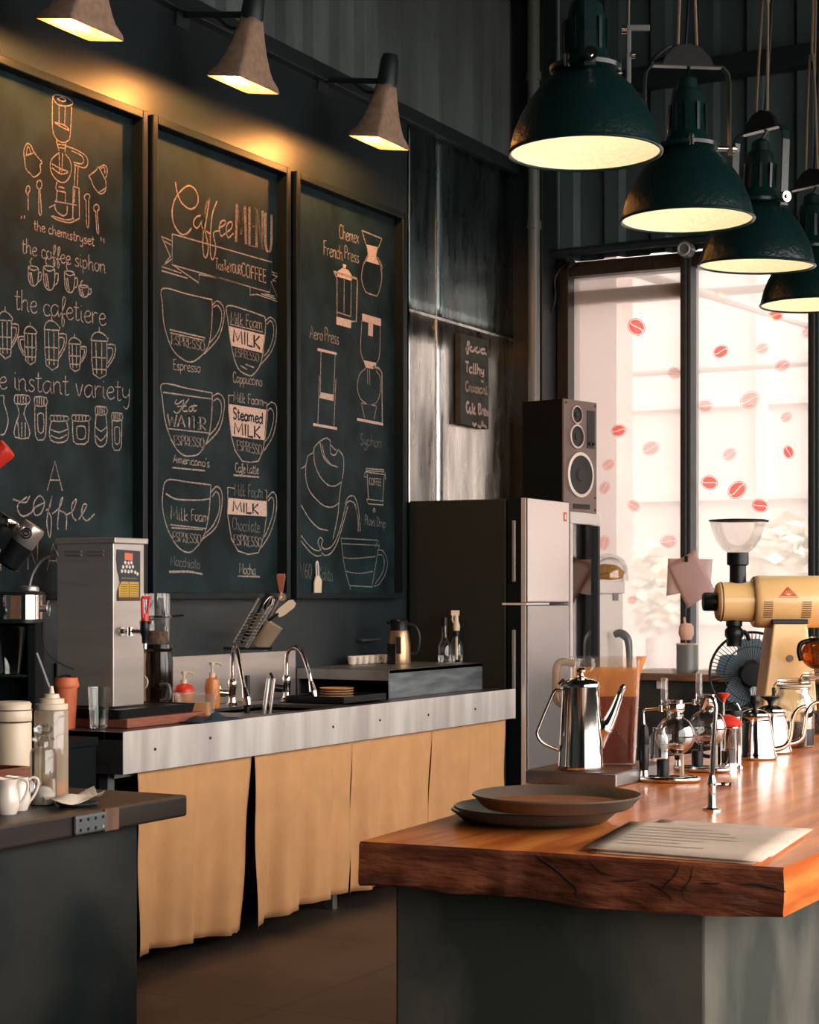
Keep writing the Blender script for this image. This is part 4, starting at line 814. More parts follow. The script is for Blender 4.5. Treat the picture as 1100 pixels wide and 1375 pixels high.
# canvas curtains under the apron
edges = [(185, 341), (342.2, 473.4), (474.6, 582.6), (583.6, 679)]
labs = ['tan canvas curtain panel nearest the camera, widest of the row under the counter', 'tan canvas curtain panel second from the camera under the counter', 'tan canvas curtain panel third from the camera under the counter', 'tan canvas curtain panel beside the fridge under the counter']
for k, ((xa, xb), lb) in enumerate(zip(edges, labs)):
    X = CFX-.03; y0, y1 = on_x(xa, 1100, X).y, on_x(xb, 1100, X).y; bm = nb(); nu, nv = 46, 22; g = []
    rnd = random.Random(k+3); ph = rnd.uniform(0, 6)
    hem0, hem1 = ((.065, .035), (.04, .075), (.06, .05), (.05, .05))[k]
    for j in range(nv+1):
        v = j/nv; row = []
        for i in range(nu+1):
            u = i/nu; z1 = .745; z0 = hem0+(hem1-hem0)*u+.012*math.sin(PI*u); z = z1+(z0-z1)*v
            pull = 0.020*max(0, v-.15)**1.3; yy = y0+pull*(.6 if k else .0)+(y1-y0-pull*1.3)*u
            fold = .026*math.sin(u*PI*2*(2.6+.3*k)+ph)*(0.25+.75*v)+.011*math.sin(u*PI*2*6.3+ph*2)*(.3+.7*v)+.004*math.sin(9*v+u*14)
            row.append(bm.verts.new((X+fold-.012*v-.008, yy, z)))
        g.append(row)
    for j in range(nv):
        for i in range(nu): bm.faces.new((g[j][i], g[j][i+1], g[j+1][i+1], g[j+1][i]))
    tag(obj('curtain_panel', bm, 'curtain', smooth=True, solid=.002), lb, 'curtain', 'canvas curtains under the steel counter')

# ---- water boiler on its tray and board
z_bd = CZ
bd = nb(); box(bd, -4.52, -4.07, 5.47, 5.98, CZ+.001, CZ+.036)
tag(obj('wooden_board', bd, 'redbrown', bevel=.004), 'reddish wooden board lying on the steel counter under the black tray', 'board')
t = thing('drip_tray', 'black plastic tray under the tall steel water boiler', 'tray', (-4.29, 5.70, CZ+.036))
bm = nb(); loft(bm, [[Vector((x, y, 0)) for x, y in rrect(.195, .24, .02)], [Vector((x, y, .034)) for x, y in rrect(.20, .25, .02)], [Vector((x, y, .034)) for x, y in rrect(.19, .24, .02)], [Vector((x, y, .030)) for x, y in rrect(.185, .235, .02)]]); obj('tray', bm, 'black', t)
zb = CZ+.072
bx0, bx1, by0, by1 = -4.468, -4.20, 5.556, 5.752
t = thing('water_boiler', 'tall brushed steel water boiler with a red tap handle and peeling label', 'water boiler', ((bx0+bx1)/2, (by0+by1)/2, zb))
hx, hy = (bx1-bx0)/2, (by1-by0)/2; H = 0.640
bm = nb(); box(bm, -hx, hx, -hy, hy, 0, H-.02); obj('body', bm, 'boiler_steel', t, bevel=.004)
bm = nb(); box(bm, -hx-.006, hx+.012, -hy-.006, hy+.012, H-.022, H); obj('lid', bm, 'boiler_steel', t, bevel=.003)
for xo in (-.09, .015):
    for zo in (.052, .066):
        bm = nb(); cyl(bm, (xo, -hy-.001, H-zo), (xo+.075, -hy-.001, H-zo), .0035, seg=8); obj('vent_louver', bm, 'steel', t, smooth=True)
# peeling label on the front
Xf = hx+.0012
def lab(name, pts, m, lift=0, par=None):
    bm = nb(); prism(bm, pts, Xf+lift, Xf+lift+.0008, Matrix(((0, 0, 1, 0), (1, 0, 0, 0), (0, 1, 0, 0), (0, 0, 0, 1)))); return obj(name, bm, m, par or t)
lw_, lh_ = .150, .195; L0, LZ = -hy+.018, H-.045-.195
def lp(u, v): return (L0+u*lw_, LZ+(1-v)*lh_)
sl = lab('label_sheet', [lp(*q) for q in ((.02, 0), (1, .02), (1, 1), (.02, 1), (.03, .80), (.16, .68), (.10, .50), (.04, .42), (.0, .2))], 'label_dark')
lab('label_panel', [lp(*q) for q in ((.10, .93), (.08, .74), (.2, .62), (.5, .625), (.5, .93))], 'yellow', .001, sl); lab('label_panel', [lp(*q) for q in ((.53, .93), (.53, .625), (.93, .63), (.93, .93))], 'yellow', .001, sl)
for k in range(6):
    v = .67+.045*k; lab('label_text', [lp(*q) for q in ((.16, v+.012), (.16, v), (.45, v), (.45, v+.012))], 'label_maroon', .002, sl); lab('label_text', [lp(*q) for q in ((.57, v+.012), (.57, v), (.89, v), (.89, v+.012))], 'label_maroon', .002, sl)
lab('label_band', [lp(*q) for q in ((.1, .985), (.1, .94), (.96, .94), (.96, .985))], 'label_maroon', .001, sl)
lab('label_emblem', [lp(*q) for q in ((.33, .20), (.33, .06), (.67, .07), (.67, .21))], 'label_orange', .001, sl)
for k, (u, v) in enumerate(((.36, .25), (.5, .26), (.62, .25), (.27, .34), (.42, .33), (.55, .34), (.68, .33), (.22, .42), (.36, .42), (.5, .43), (.63, .42), (.78, .44), (.88, .47))):
    bm = nb(); lathe(bm, [(0, 0), (.0075, .0), (.006, .0016), (0, .0016)], (Xf+.001, lp(u, v)[0], lp(u, v)[1]), 10, (1, 0, 0)); obj('label_cup', bm, 'white_china', sl)
lab('label_text', [lp(*q) for q in ((.2, .565), (.2, .545), (.85, .55), (.85, .57))], 'pipe', .001, sl)
# tap
tz = .285
bm = nb(); cyl(bm, (hx, -.05, tz), (hx+.010, -.05, tz), .018, seg=18); tube(bm, [(hx, -.05, tz), (hx+.05, -.05, tz), (hx+.10, -.048, tz)], .009, 12, 3); cyl(bm, (hx+.045, -.05, tz-.016), (hx+.045, -.05, tz+.016), .012, seg=14)
tp = obj('tap', bm, 'chrome', t, smooth=True)
bm = nb(); lathe(bm, [(0, -.045), (.011, -.045), (.012, -.02), (.018, -.005), (.019, .03), (.014, .045), (0, .045)], (hx+.11, -.048, tz), 16); obj('valve', bm, 'black', tp, smooth=True)
bm = nb(); cyl(bm, (hx+.11, -.048, tz-.065), (hx+.11, -.048, tz-.043), .008, seg=12); cyl(bm, (hx+.09, -.048, tz+.035), (hx+.145, -.048, tz+.035), .007, seg=10); obj('nozzle', bm, 'chrome', tp, smooth=True)
bm = nb(); tube(bm, [(hx+.11, -.062, tz+.05), (hx+.113, -.070, tz+.125), (hx+.115, -.070, tz+.128), (hx+.115, -.026, tz+.128), (hx+.113, -.026, tz+.125), (hx+.11, -.034, tz+.05)], .006, 8, 1); cyl(bm, (hx+.11, -.048, tz+.04), (hx+.11, -.048, tz+.068), .016, .013, seg=14); obj('tap_handle', bm, 'red', tp, smooth=True)

# ---- takeaway cup and tumbler at the counter end
p, s = on_z(89, 975, CZ); p = Vector((-4.10, 5.36, CZ))
p = on_z(89, 978, CZ)[0]
t = thing('travel_cup', 'orange plastic travel cup with a lid beside the water boiler', 'cup', p)
bm = nb(); lathe(bm, [(0, 0), (.033, 0), (.042, .155), (0, .155)], seg=28); obj('body', bm, 'orange', t, smooth=True)
bm = nb(); lathe(bm, [(.044, .15), (.0475, .155), (.046, .168), (.044, .175), (.042, .188), (.036, .188), (.034, .183), (0, .183)], seg=28); lid = obj('lid', bm, 'orange', t, smooth=True)
bm = nb(); tube(bm, [(-.01, -.036, .188), (-.01, 0, .195), (0.005, .02, .193)], .005, 6, 3); obj('lid_plug', bm, 'black', lid, smooth=True)
p = on_z(133, 979, CZ)[0]
t = thing('glass_tumbler', 'clear glass tumbler standing at the end of the steel counter', 'glass', p)
bm = nb(); lathe(bm, [(0, 0), (.031, 0), (.033, .01), (.041, .155), (.038, .155), (.030, .018), (0, .016)], seg=28); obj('bowl', bm, 'glass', t, smooth=True)
bm = nb(); lathe(bm, [(0, .018), (.030, .018), (.033, .07), (0, .07)], seg=24); [setattr(v.co, 'x', v.co.x*.86) or setattr(v.co, 'y', v.co.y*.86) for v in bm.verts]; obj('water', bm, 'glass', t, smooth=True)

# ---- cold brew tower behind the boiler
p = Vector((-4.42, 5.90, CZ+.001)); p = on_x(211, 865, -4.40); y = p.y
t = thing('cold_brew_tower', 'glass cold brew tower with dark coffee in a wooden stand behind the boiler', 'coffee brewer', (-4.40, y, CZ+.001+.072))
t.location.z = CZ+.001
bm = nb(); box(bm, -.055, -.025, -.075, .02, 0, .26); box(bm, -.075, .07, -.085, .06, 0, .018); obj('stand', bm, 'lightwood', t, bevel=.003)
bm = nb(); lathe(bm, [(.001, .28), (.056, .29), (.060, .31), (.062, .50), (.060, .502)], (.0, -.01, 0), 28); obj('upper_chamber', bm, 'glass', t, smooth=True)
bm = nb(); lathe(bm, [(0, .296), (.046, .296), (.050, .32), (.050, .345), (0, .35)], (.0, -.01, 0), 28); obj('coffee_froth', bm, 'froth', t, smooth=True)
bm = nb(); lathe(bm, [(0, .02), (.050, .02), (.055, .03), (.055, .22), (.050, .262), (.062, .275), (.062, .292), (0, .292)], (.012, 0, 0), 28); obj('lower_vessel', bm, 'cold_brew', t, smooth=True)
bm = nb(); tube(bm, [(.05, -.05, .13), (.11, -.075, .13), (.115, -.075, .08), (.055, -.05, .065)], .007, 8, 4); obj('handle', bm, 'pipe', t, smooth=True)
bm = nb(); torus(bm, (0, -.01, .405), .065, .0045, seg=32); tube(bm, [(.05, .03, .405), (.09, .06, .41)], .0045, 6, 2); obj('ring_clamp', bm, 'chrome', t, smooth=True)
bm = nb(); torus(bm, (-.01, -.088, .14), .026, .004, (0, 1, 0)); lathe(bm, [(0, 0), (.025, 0), (.025, .004), (0, .004)], (-.01, -.086, .14), 20, (0, -1, 0)); obj('dial', bm, 'cream_jar', t, smooth=True)

# ---- soap, tubs and bottles by the sink
def pump_bottle(name, px, py, z, prof, m, capm, label, hpump, group=None):
    p, s = on_z(px, py, z); t = thing(name, label, 'bottle', p, YAW, group)
    bm = nb(); lathe(bm, [(0, 0)]+prof, seg=26); obj('body', bm, m, t, smooth=True)
    zt = prof[-1][1]; bm = nb(); lathe(bm, [(0, zt), (.014, zt), (.014, zt+.02), (.005, zt+.022), (.005, hpump-.012), (.012, hpump-.012), (.012, hpump), (0, hpump)], seg=14); tube(bm, [(0, 0, hpump-.006), (.03, 0, hpump-.004), (.042, 0, hpump-.014)], .005, 8, 2); obj('pump', bm, capm, t, smooth=True)
    return t
pump_bottle('soap_dispenser', 247, 953, CZ, [(.036, 0), (.042, .02), (.044, .075), (.036, .10), (.014, .11)], 'soap', 'cream_jar', 'soap bottle with a red shoulder and cream pump behind the clear tub', .165)
t = [o for o in C.objects if o.name.startswith('soap_dispenser')][0]
bm = nb(); lathe(bm, [(.0455, .078), (.046, .085), (.037, .103), (.015, .113), (0, .113)], seg=26); obj('shoulder', bm, 'red', t, smooth=True, label='bright red shoulder of the bottle')
pump_bottle('soap_dispenser', 285, 951, CZ, [(.030, 0), (.034, .012), (.034, .10), (.030, .125), (.014, .135)], 'soap', 'cream_jar', 'slim orange soap bottle with a cream pump left of the first faucet', .20)
p = on_z(263, 961, CZ)[0]
t = thing('plastic_tub', 'clear plastic tub with an orange sponge in front of the red soap bottle', 'tub', p, YAW)
bm = nb(); loft(bm, [[Vector((x, y, 0)) for x, y in rrect(.070, .045, .02)], [Vector((x, y, .085)) for x, y in rrect(.082, .055, .02)]], True, False); obj('tub', bm, 'tub', t, smooth=True)
bm = nb(); loft(bm, [[Vector((x, y, .085)) for x, y in rrect(.086, .059, .02)], [Vector((x, y, .092)) for x, y in rrect(.086, .059, .02)]]); obj('rim', bm, 'hopper', t)
bm = nb(); loft(bm, [[Vector((x+.02, y, .003)) for x, y in rrect(.040, .03, .012)], [Vector((x+.018, y, .055)) for x, y in rrect(.038, .03, .012)]]); tag(obj('sponge', bm, 'syrup', None, smooth=True, loc=p, rot=(0, 0, YAW)), 'orange yellow sponge lying inside the clear plastic tub', 'sponge')
# blue cloth
p = on_z(268, 968, CZ)[0]; bm = nb(); nu, nv = 18, 12; g = []; rnd = random.Random(4)
for j in range(nv+1):
    row = []
    for i in range(nu+1):
        u, v = i/nu-.5, j/nv-.5; z = .004+.028*max(0, math.cos(u*PI))*max(0, math.cos(v*PI))*(0.6+.4*math.sin(13*u+7*v)+.2*math.sin(20*v))
        row.append(bm.verts.new((v*.11, u*.30, max(.002, z))))
    g.append(row)
for j in range(nv):
    for i in range(nu): bm.faces.new((g[j][i], g[j][i+1], g[j+1][i+1], g[j+1][i]))
tag(obj('dish_cloth', bm, 'cloth_blue', smooth=True, solid=.004, loc=(-4.025, p.y, CZ)), 'crumpled navy dish cloth on the counter edge beside the wooden board', 'cloth')

# ---- faucets
def faucet(px, py, pts, label, lever):
    p = on_x(px, py, -4.50); base = Vector((-4.50, p.y, CZ))
    t = thing('faucet', label, 'faucet', base, YAW, 'chrome faucets over the sinks')
    bm = nb(); lathe(bm, [(0, 0), (.028, 0), (.028, .008), (.020, .014), (.017, .03), (.017, .075), (.020, .08), (.020, .11), (.013, .12), (0, .12)], seg=20); obj('base', bm, 'chrome', t, smooth=True)
    bm = nb(); tube(bm, pts, .0095, 10, 6); obj('spout', bm, 'chrome', t, smooth=True)
    e = Vector(pts[-1]); d = (e-Vector(pts[-2])).normalized()
    bm = nb(); cyl(bm, e, e+d*.05, .011, .019, 16); cyl(bm, e+d*.05, e+d*.085, .022, .017, 16); obj('spray_head', bm, 'chrome', t, smooth=True)
    bm = nb(); cyl(bm, (-.018, -.01, .055), (-.055, -.02, .06), .017, .019, 14); tube(bm, [(-.05, -.02, .065), (-.065, -.025, .11), (-.075, -.025, .13)], .007, 8, 3); obj('lever', bm, lever, t, smooth=True)
    return t
faucet(312, 930, [(0, 0, .11), (0, 0, .20), (.004, -.002, .245), (.014, -.01, .268), (.024, -.03, .25), (.05, -.08, .14), (.062, -.10, .085)], 'chrome faucet nearer the camera, its spray hose bent into a sharp peak', 'chrome')
faucet(385, 930, [(0, 0, .11), (0, 0, .20), (.012, -.01, .235), (.045, -.03, .25), (.075, -.06, .225), (.105, -.09, .15), (.118, -.10, .095)], 'chrome faucet with a round gooseneck beside the plate stack', 'black')

# ---- things standing in the first sink
for (px, m_, lb, dx, r) in ((337, 'black', 'black handled brush standing in the sink against the steel splashback', .0, .013), (353, 'steel', 'pale steel handle leaning in the sink', .035, .010), (361, 'steel', 'thinner steel handle leaning beside the pale one in the sink', .035, .007)):
    p = on_x(px, 940, -4.40); bm = nb(); z0 = .692
    top = Vector((dx*.8, dx*1.0, .345 if m_ == 'black' else .325)); tube(bm, [(0, 0, 0), top*.5, top], [r*.7, r, r*1.1, r*.9], 10, 4)
    tag(obj('dish_brush' if m_ == 'black' else 'dish_scraper', bm, m_, smooth=True, loc=(-4.42, p.y, z0)), lb, 'utensil')
# plates on the rack
p = on_x(452, 935, -4.28)
t = thing('dish_rack', 'low black dish rack holding tan plates beside the gooseneck faucet', 'rack', (-4.27, 7.36, CZ+.001))
bm = nb(); box(bm, -.16, .15, -.20, .20, .0, .008); box(bm, -.16, -.15, -.20, .20, .008, .03); box(bm, .14, .15, -.20, .20, .008, .03); box(bm, -.15, .14, -.20, -.19, .008, .03); box(bm, -.15, .14, .19, .20, .008, .03); obj('tray', bm, 'black', t, bevel=.002)
pq = on_x(452, 930, -4.28)
order = ['bottom', 'second', 'third', 'topmost']
for k in range(4):
    bm = nb(); lathe(bm, [(0, 0), (.055, 0), (.070, .004), (.088, .013), (.086, .015), (.068, .007), (0, .005)], seg=32); [setattr(v_.co, 'x', v_.co.x*.92) or setattr(v_.co, 'y', v_.co.y*.92) for v_ in bm.verts]
    tag(obj('plate', bm, 'plate', smooth=True, loc=(-4.28, pq.y, CZ+.010+k*.012)), f'tan plate, {order[k]} of the stack on the black dish rack', 'plate', 'tan plates on the rack')

# ---- raised steel shelf on the counter
sh = thing('steel_shelf', 'raised steel shelf with blue stained front standing on the counter by the fridge', 'shelf', (-4.385, 8.10, CZ+.001))
bm = nb(); box(bm, -.258, .265, -.51, .51, .118, .137); box(bm, -.258, .265, -.512, -.505, .085, .137); obj('shelf_top', bm, 'steel_dull', sh, bevel=.002)
bm = nb(); box(bm, .258, .265, -.51, .51, 0, .137); obj('front_panel', bm, 'steel_blue', sh, bevel=.002)
for y in (-.50, .50):
    bm = nb(); box(bm, -.258, -.238, y-.01, y+.01, 0, .118); obj('post', bm, 'steel_dull', sh)
bm = nb(); box(bm, -.258, .258, .49, .51, 0, .118); obj('end_panel', bm, 'steel_dull', sh)
ZS = CZ+.001+.1375
def on_shelf(px, x): q = on_x(px, 880, x); return Vector((x, q.y, ZS))
t = thing('thermos_jug', 'black and gold insulated jug standing on the raised steel shelf', 'jug', on_shelf(536, -4.42), YAW)
bm = nb(); lathe(bm, [(0, 0), (.057, 0), (.060, .01), (.060, .03), (.059, .10), (.050, .16), (.045, .175), (0, .175)], seg=30); obj('body', bm, mat('jug_champagne', (.46, .30, .17), .28, .8), t, smooth=True)
bm = nb(); lathe(bm, [(0, .17), (.046, .17), (.044, .20), (.047, .222), (.040, .23), (0, .232)], seg=30); tube(bm, [(-.045, 0, .21), (-.058, 0, .222)], .012, 8, 1); obj('lid', bm, 'black', t, smooth=True)
bm = nb(); tube(bm, [(.042, 0, .205), (.08, 0, .195), (.102, 0, .15), (.10, 0, .09), (.085, 0, .055), (.060, 0, .05)], .010, 10, 5); obj('handle', bm, 'black', t, smooth=True)
bm = nb(); box(bm, -.014, .010, -.0615, -.058, .055, .14); obj('badge', bm, 'black', t)
bm = nb(); lathe(bm, [(.0612, .001), (.0612, .10), (.0605, .105)], seg=30)
for f_ in list(bm.faces):
    cx_ = f_.calc_center_median()
    if cx_.x > -.022: bm.faces.remove(f_)
obj('sleeve', bm, 'black', t, smooth=True)
bm = None
for k in range(6):
    q = on_shelf(473+k*8.2, -4.56)
    t = tag(obj('espresso_cup', (lambda b_: (lathe(b_, [(0, 0), (.016, 0), (.021, .004), (.0265, .045), (.024, .045), (.016, .006), (0, .006)], seg=20), tube(b_, [(.025, 0, .036), (.038, 0, .034), (.036, 0, .016), (.021, 0, .012)], .004, 6, 3), b_)[-1])(nb()), 'white_china', smooth=True, loc=q, rot=(0, 0, .1)), ['white cup at the near end of the row on the steel shelf', 'white cup second along the row on the steel shelf', 'white cup third along the row on the steel shelf', 'white cup fourth along the row on the steel shelf', 'white cup fifth along the row on the steel shelf', 'white cup next to the insulated jug on the steel shelf'][k], 'cup', 'white cups on the steel shelf')
q = on_shelf(499, -4.60); bm = nb(); cyl(bm, (0, -.09, 0.0), (0, .09, 0.0), .008, seg=10)
for y in (-.07, .07): cyl(bm, (-.04, y, 0), (0, y, 0), .006, seg=8)
tag(obj('towel_bar', bm, 'steel_dull', smooth=True, loc=(WX+.045, q.y, 1.16)), 'short steel bar on the dark wall above the white cups', 'bar')
def bottle(px, x, prof, m_, capz, capr, capm, label, extra=None):
    t = thing('glass_bottle', label, 'bottle', on_shelf(px, x), YAW)
    bm = nb(); lathe(bm, [(0, 0)]+prof, seg=24); obj('body', bm, m_, t, smooth=True)
    bm = nb(); lathe(bm, [(0, capz[0]), (capr, capz[0]), (capr, capz[1]), (0, capz[1])], seg=18); obj('cap', bm, capm, t, smooth=True)
    return t
bottle(597, -4.34, [(.034, 0), (.036, .01), (.036, .085), (.022, .115), (.015, .13), (.015, .20)], 'glass', (.19, .235), .017, 'black', 'clear bottle with a tall black cap beside the spray bottle')
t = bottle(613, -4.30, [(.034, 0), (.036, .01), (.036, .095), (.020, .125), (.016, .14)], 'glass', (.135, .165), .018, 'black', 'clear spray bottle with a cream trigger, tallest before the fridge side')
bm = nb(); lathe(bm, [(0, .165), (.018, .165), (.020, .19), (.012, .215), (.010, .25), (0, .25)], seg=16); box(bm, -.028, .016, -.009, .009, .245, .272); tube(bm, [(-.018, 0, .248), (-.022, 0, .225), (-.014, 0, .205)], .005, 6, 3); obj('trigger', bm, 'cream_jar', t, smooth=True)
bm = nb(); cyl(bm, (0, 0, .012), (0, 0, .135), .008, seg=10); obj('dip_tube', bm, 'cream_jar', t, smooth=True)
t = bottle(643, -4.26, [(.028, 0), (.032, .008), (.030, .03), (.032, .05), (.030, .07), (.024, .09), (.015, .105), (.014, .12)], 'glass', (.115, .142), .017, 'cream_jar', 'short ribbed clear bottle with a cream cap nearest the fridge door')
bm = nb(); lathe(bm, [(0, .004), (.026, .004), (.026, .05), (0, .05)], seg=18); obj('water', bm, 'glass', t, smooth=True)

# ---- utensil caddy on the wall with its tools
cz = thing('utensil_caddy', 'slanted steel wire utensil caddy on the wall above the first faucet', 'caddy', (-4.52, on_x(330, 850, -4.52).y, 1.145), 0)
cz.rotation_euler = (0, 0, YAW)
SLt = Vector((.09, 0, .155)).normalized()                  # the caddy leans
bm = nb(); box(bm, -.10, .12, -.015, .03, 0, .012); obj('ledge', bm, 'black', cz, bevel=.002)
bm = nb()
tube(bm, [(-.055, -.01, .035), (-.055+.115, -.01, .235)], .006, 8, 1); tube(bm, [(.0, -.02, .012), (.115, -.02, .205)], .006, 8, 1); obj('side_rail', bm, 'steel', cz, smooth=True)
for k in range(9):
    bm = nb(); o = Vector((-.045, -.015, .045))+Vector((.0085, 0, .0150))*k; tube(bm, [o, o+Vector((.03, -.03, .0)), o+Vector((.075, -.02, -.005)), o+Vector((.08, .02, 0))], .0025, 6, 3); obj('wire', bm, 'steel_dull', cz, smooth=True)
bm = nb(); box(bm, -.01, .01, .025, .12, .06, .08); obj('wall_bracket', bm, 'black', cz)
caddy_rot = (0, 0, YAW); cbase = Vector(cz.location)
def tool(name, m_, build, label, off):
    bm = nb(); build(bm); return tag(obj(name, bm, m_, smooth=True, loc=cbase+off, rot=caddy_rot), label, 'utensil')
OFF = Vector((0, 0, 0))
tool('spatula', 'black', lambda b: (tube(b, [(-.02, .0, .03), (.04, 0, .14), (.075, 0, .205)], .006, 8, 2), loft(b, [[Vector((.062, -.004, .195)), Vector((.100, -.004, .178)), Vector((.100, .004, .178)), Vector((.062, .004, .195))], [Vector((.090, -.004, .262)), Vector((.135, -.004, .240)), Vector((.135, .004, .240)), Vector((.090, .004, .262))]])), 'black slotted turner leaning out of the wire caddy', OFF)
tool('pastry_brush', 'lightwood', lambda b: (tube(b, [(.06, .02, .06), (.15, .02, .23), (.158, .02, .265)], .006, 8, 2)), 'wooden brush with red brown bristles sticking up above the caddy', OFF)
br = [o for o in C.objects if o.name == 'pastry_brush'][0]
bm = nb(); loft(bm, [[Vector((.158+x, .02+y, .262)) for x, y in rrect(.009, .007, .003)], [Vector((.158+x, .02+y, .33)) for x, y in rrect(.021, .012, .004)], [Vector((.158+x, .02+y, .345)) for x, y in rrect(.019, .010, .004)]]); obj('bristles', bm, 'redbrown', br, label='red brown bristles')
tool('silicone_scraper', 'black', lambda b: tube(b, [(.03, -.01, .05), (.09, -.01, .12), (.15, -.01, .165)], .007, 8, 2), 'cream bladed scraper leaning to the room from the wire caddy', OFF)
sc_ = [o for o in C.objects if o.name == 'silicone_scraper'][0]
bm = nb(); d = Vector((.78, 0, .62)); u = Vector((-.62, 0, .78)); c0 = Vector((.145, -.01, .158))
loft(bm, [[c0+d*a+u*(b*w_)+Vector((0, e*.004, 0)) for b, e in ((-1, -1), (1, -1), (1, 1), (-1, 1))] for a, w_ in ((0, .014), (.02, .020), (.08, .021), (.098, .012))]); obj('blade', bm, 'cream_jar', sc_, smooth=True, label='cream silicone blade')
tool('whisk', 'steel', lambda b: (tube(b, [(.02, 0, .04), (.08, 0, .15)], .006, 8, 1), [tube(b, [(.08, 0, .15), Vector((.095, 0, .19))+Vector((math.cos(a)*.022, math.sin(a)*.022, -math.cos(a)*.01)), Vector((.115, 0, .235))+Vector((math.cos(a)*.014, math.sin(a)*.014, 0)), (.122, 0, .245)], .0016, 5, 4) for a in [k*PI/4 for k in range(8)]]), 'wire whisk standing in the middle of the caddy', OFF)
tool('ladle', 'steel', lambda b: (tube(b, [(.05, .01, .04), (.13, .01, .19), (.15, .01, .225)], .004, 8, 2), lathe(b, [(.022, 0), (.021, -.008), (.012, -.018), (0, -.02)], (.165, .01, .24), 18, (.3, -.8, .5))), 'small steel ladle with a round bowl beside the brush', OFF)
tool('tongs', 'steel', lambda b: (tube(b, [(.0, -.025, .015), (.06, -.03, .12), (.105, -.028, .195)], .004, 8, 2), tube(b, [(.01, -.025, .010), (.075, -.03, .12), (.118, -.028, .19)], .004, 8, 2)), 'long steel tongs resting across the front of the caddy', OFF)
p = at(356, 852, on_x(356, 852, -4.44).length); p = on_x(356, 852, -4.46)
t = thing('measuring_jug', 'cloudy plastic measuring cup tipped sideways below the caddy', 'measuring cup', p); t.rotation_euler = (0, .5, YAW)
bm = nb(); lathe(bm, [(0, -.055), (.036, -.055), (.038, -.05), (.050, .05), (.052, .052), (.050, .055), (.036, -.045), (0, -.048)], seg=28); t.scale = (1.15, 1.15, 1.15); obj('cup', bm, 'cloudy', t, smooth=True)
bm = nb(); tube(bm, [(-.045, .0, .04), (-.07, .0, .035), (-.075, 0, 0), (-.043, 0, -.02)], .006, 8, 4); obj('handle', bm, 'clear_plastic', t, smooth=True)
bm = nb(); tube(bm, [(-.06, 0, .02), (-.07, .05, .05), (-.075, .10, .05)], .004, 6, 3); obj('hook', bm, 'steel', t, smooth=True)

# ================================================================== fridge, cooler, speaker
FX, FY0, FY1, FZ = -3.93, 8.755, 9.325, 1.905
t = thing('fridge', 'two door steel fridge with dark sides at the end of the counter', 'fridge', ((WX+FX)/2, (FY0+FY1)/2, 0))
ox, oy = t.location.x, t.location.y
def fb(x0, x1, y0, y1, z0, z1, b): box(b, x0-ox, x1-ox, y0-oy, y1-oy, z0, z1)
XD = on_y(679, 800, FY0).x
bm = nb(); fb(WX+.02, XD, FY0, FY1, .05, FZ-.004, bm); obj('cabinet', bm, 'fridge_side', t, bevel=.006)
ZM = 1.345
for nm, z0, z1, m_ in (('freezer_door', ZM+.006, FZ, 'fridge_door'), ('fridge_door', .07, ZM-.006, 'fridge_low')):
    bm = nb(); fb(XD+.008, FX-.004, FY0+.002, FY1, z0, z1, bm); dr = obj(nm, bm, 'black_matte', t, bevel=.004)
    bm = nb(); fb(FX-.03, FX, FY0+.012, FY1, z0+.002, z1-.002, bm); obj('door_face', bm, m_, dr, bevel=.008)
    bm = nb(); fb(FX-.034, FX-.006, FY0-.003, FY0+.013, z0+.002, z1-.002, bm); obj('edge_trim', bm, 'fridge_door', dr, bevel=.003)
    a, b_ = (z0+.11, z1-.12) if nm == 'freezer_door' else (z1-.60, z1-.13)
    bm = nb(); fb(XD+.040, XD+.060, FY0-.012, FY0+.003, a, b_, bm); obj('handle', bm, 'steel', dr, bevel=.005)
bm = nb(); fb(XD-.02, FX-.002, FY0-.002, FY0+.3, ZM-.005, ZM+.005, bm); obj('divider', bm, 'white', t)
q = on_x(759, 694, FX); bm = nb(); fb(FX, FX+.002, q.y-.022, q.y+.022, q.z-.025, q.z+.025, bm); em = obj('brand_tag', bm, 'logo_red', t)
bm = nb(); fb(FX+.002, FX+.003, q.y-.010, q.y+.010, q.z-.014, q.z+.014, bm); obj('tag_mark', bm, 'white', em)
for x in (WX+.08, XD-.06):
    for y in (FY0+.05, FY1-.05):
        bm = nb(); cyl(bm, (x-ox, y-oy, 0), (x-ox, y-oy, .05), .02, seg=12); obj('foot', bm, 'black', t)
# glass door cooler
KX, KY0, KY1, KZ = -3.93, 9.345, 9.775, 1.855
t = thing('display_cooler', 'white glass door display cooler behind the steel fridge', 'cooler', ((WX+KX)/2, (KY0+KY1)/2, 0))
ox, oy = t.location.x, t.location.y
bm = nb(); fb(WX+.16, WX+.19, KY0, KY1, 0, KZ, bm); fb(WX+.19, KX-.05, KY0, KY0+.03, 0, KZ, bm); fb(WX+.19, KX-.05, KY1-.03, KY1, 0, KZ, bm); fb(WX+.19, KX-.05, KY0+.03, KY1-.03, KZ-.06, KZ, bm); fb(WX+.19, KX-.05, KY0+.03, KY1-.03, 0, .12, bm)
obj('cabinet', bm, 'white', t, bevel=.005)
bm = nb(); fb(KX-.045, KX, KY0, KY1, KZ-.065, KZ, bm); fb(KX-.045, KX, KY0, KY0+.035, .12, KZ-.065, bm); fb(KX-.045, KX, KY0+.035, KY1-.002, .1, .15, bm); dr = obj('door_frame', bm, 'white', t, bevel=.004)
bm = nb(); fb(KX-.045, KX+.002, KY1-.032, KY1, .12, KZ-.068, bm); obj('door_edge', bm, 'dark', dr, bevel=.003)
bm = nb(); fb(KX-.024, KX-.020, KY0+.035, KY1-.032, .15, KZ-.065, bm); obj('door_glass', bm, 'cooler_glass', dr)
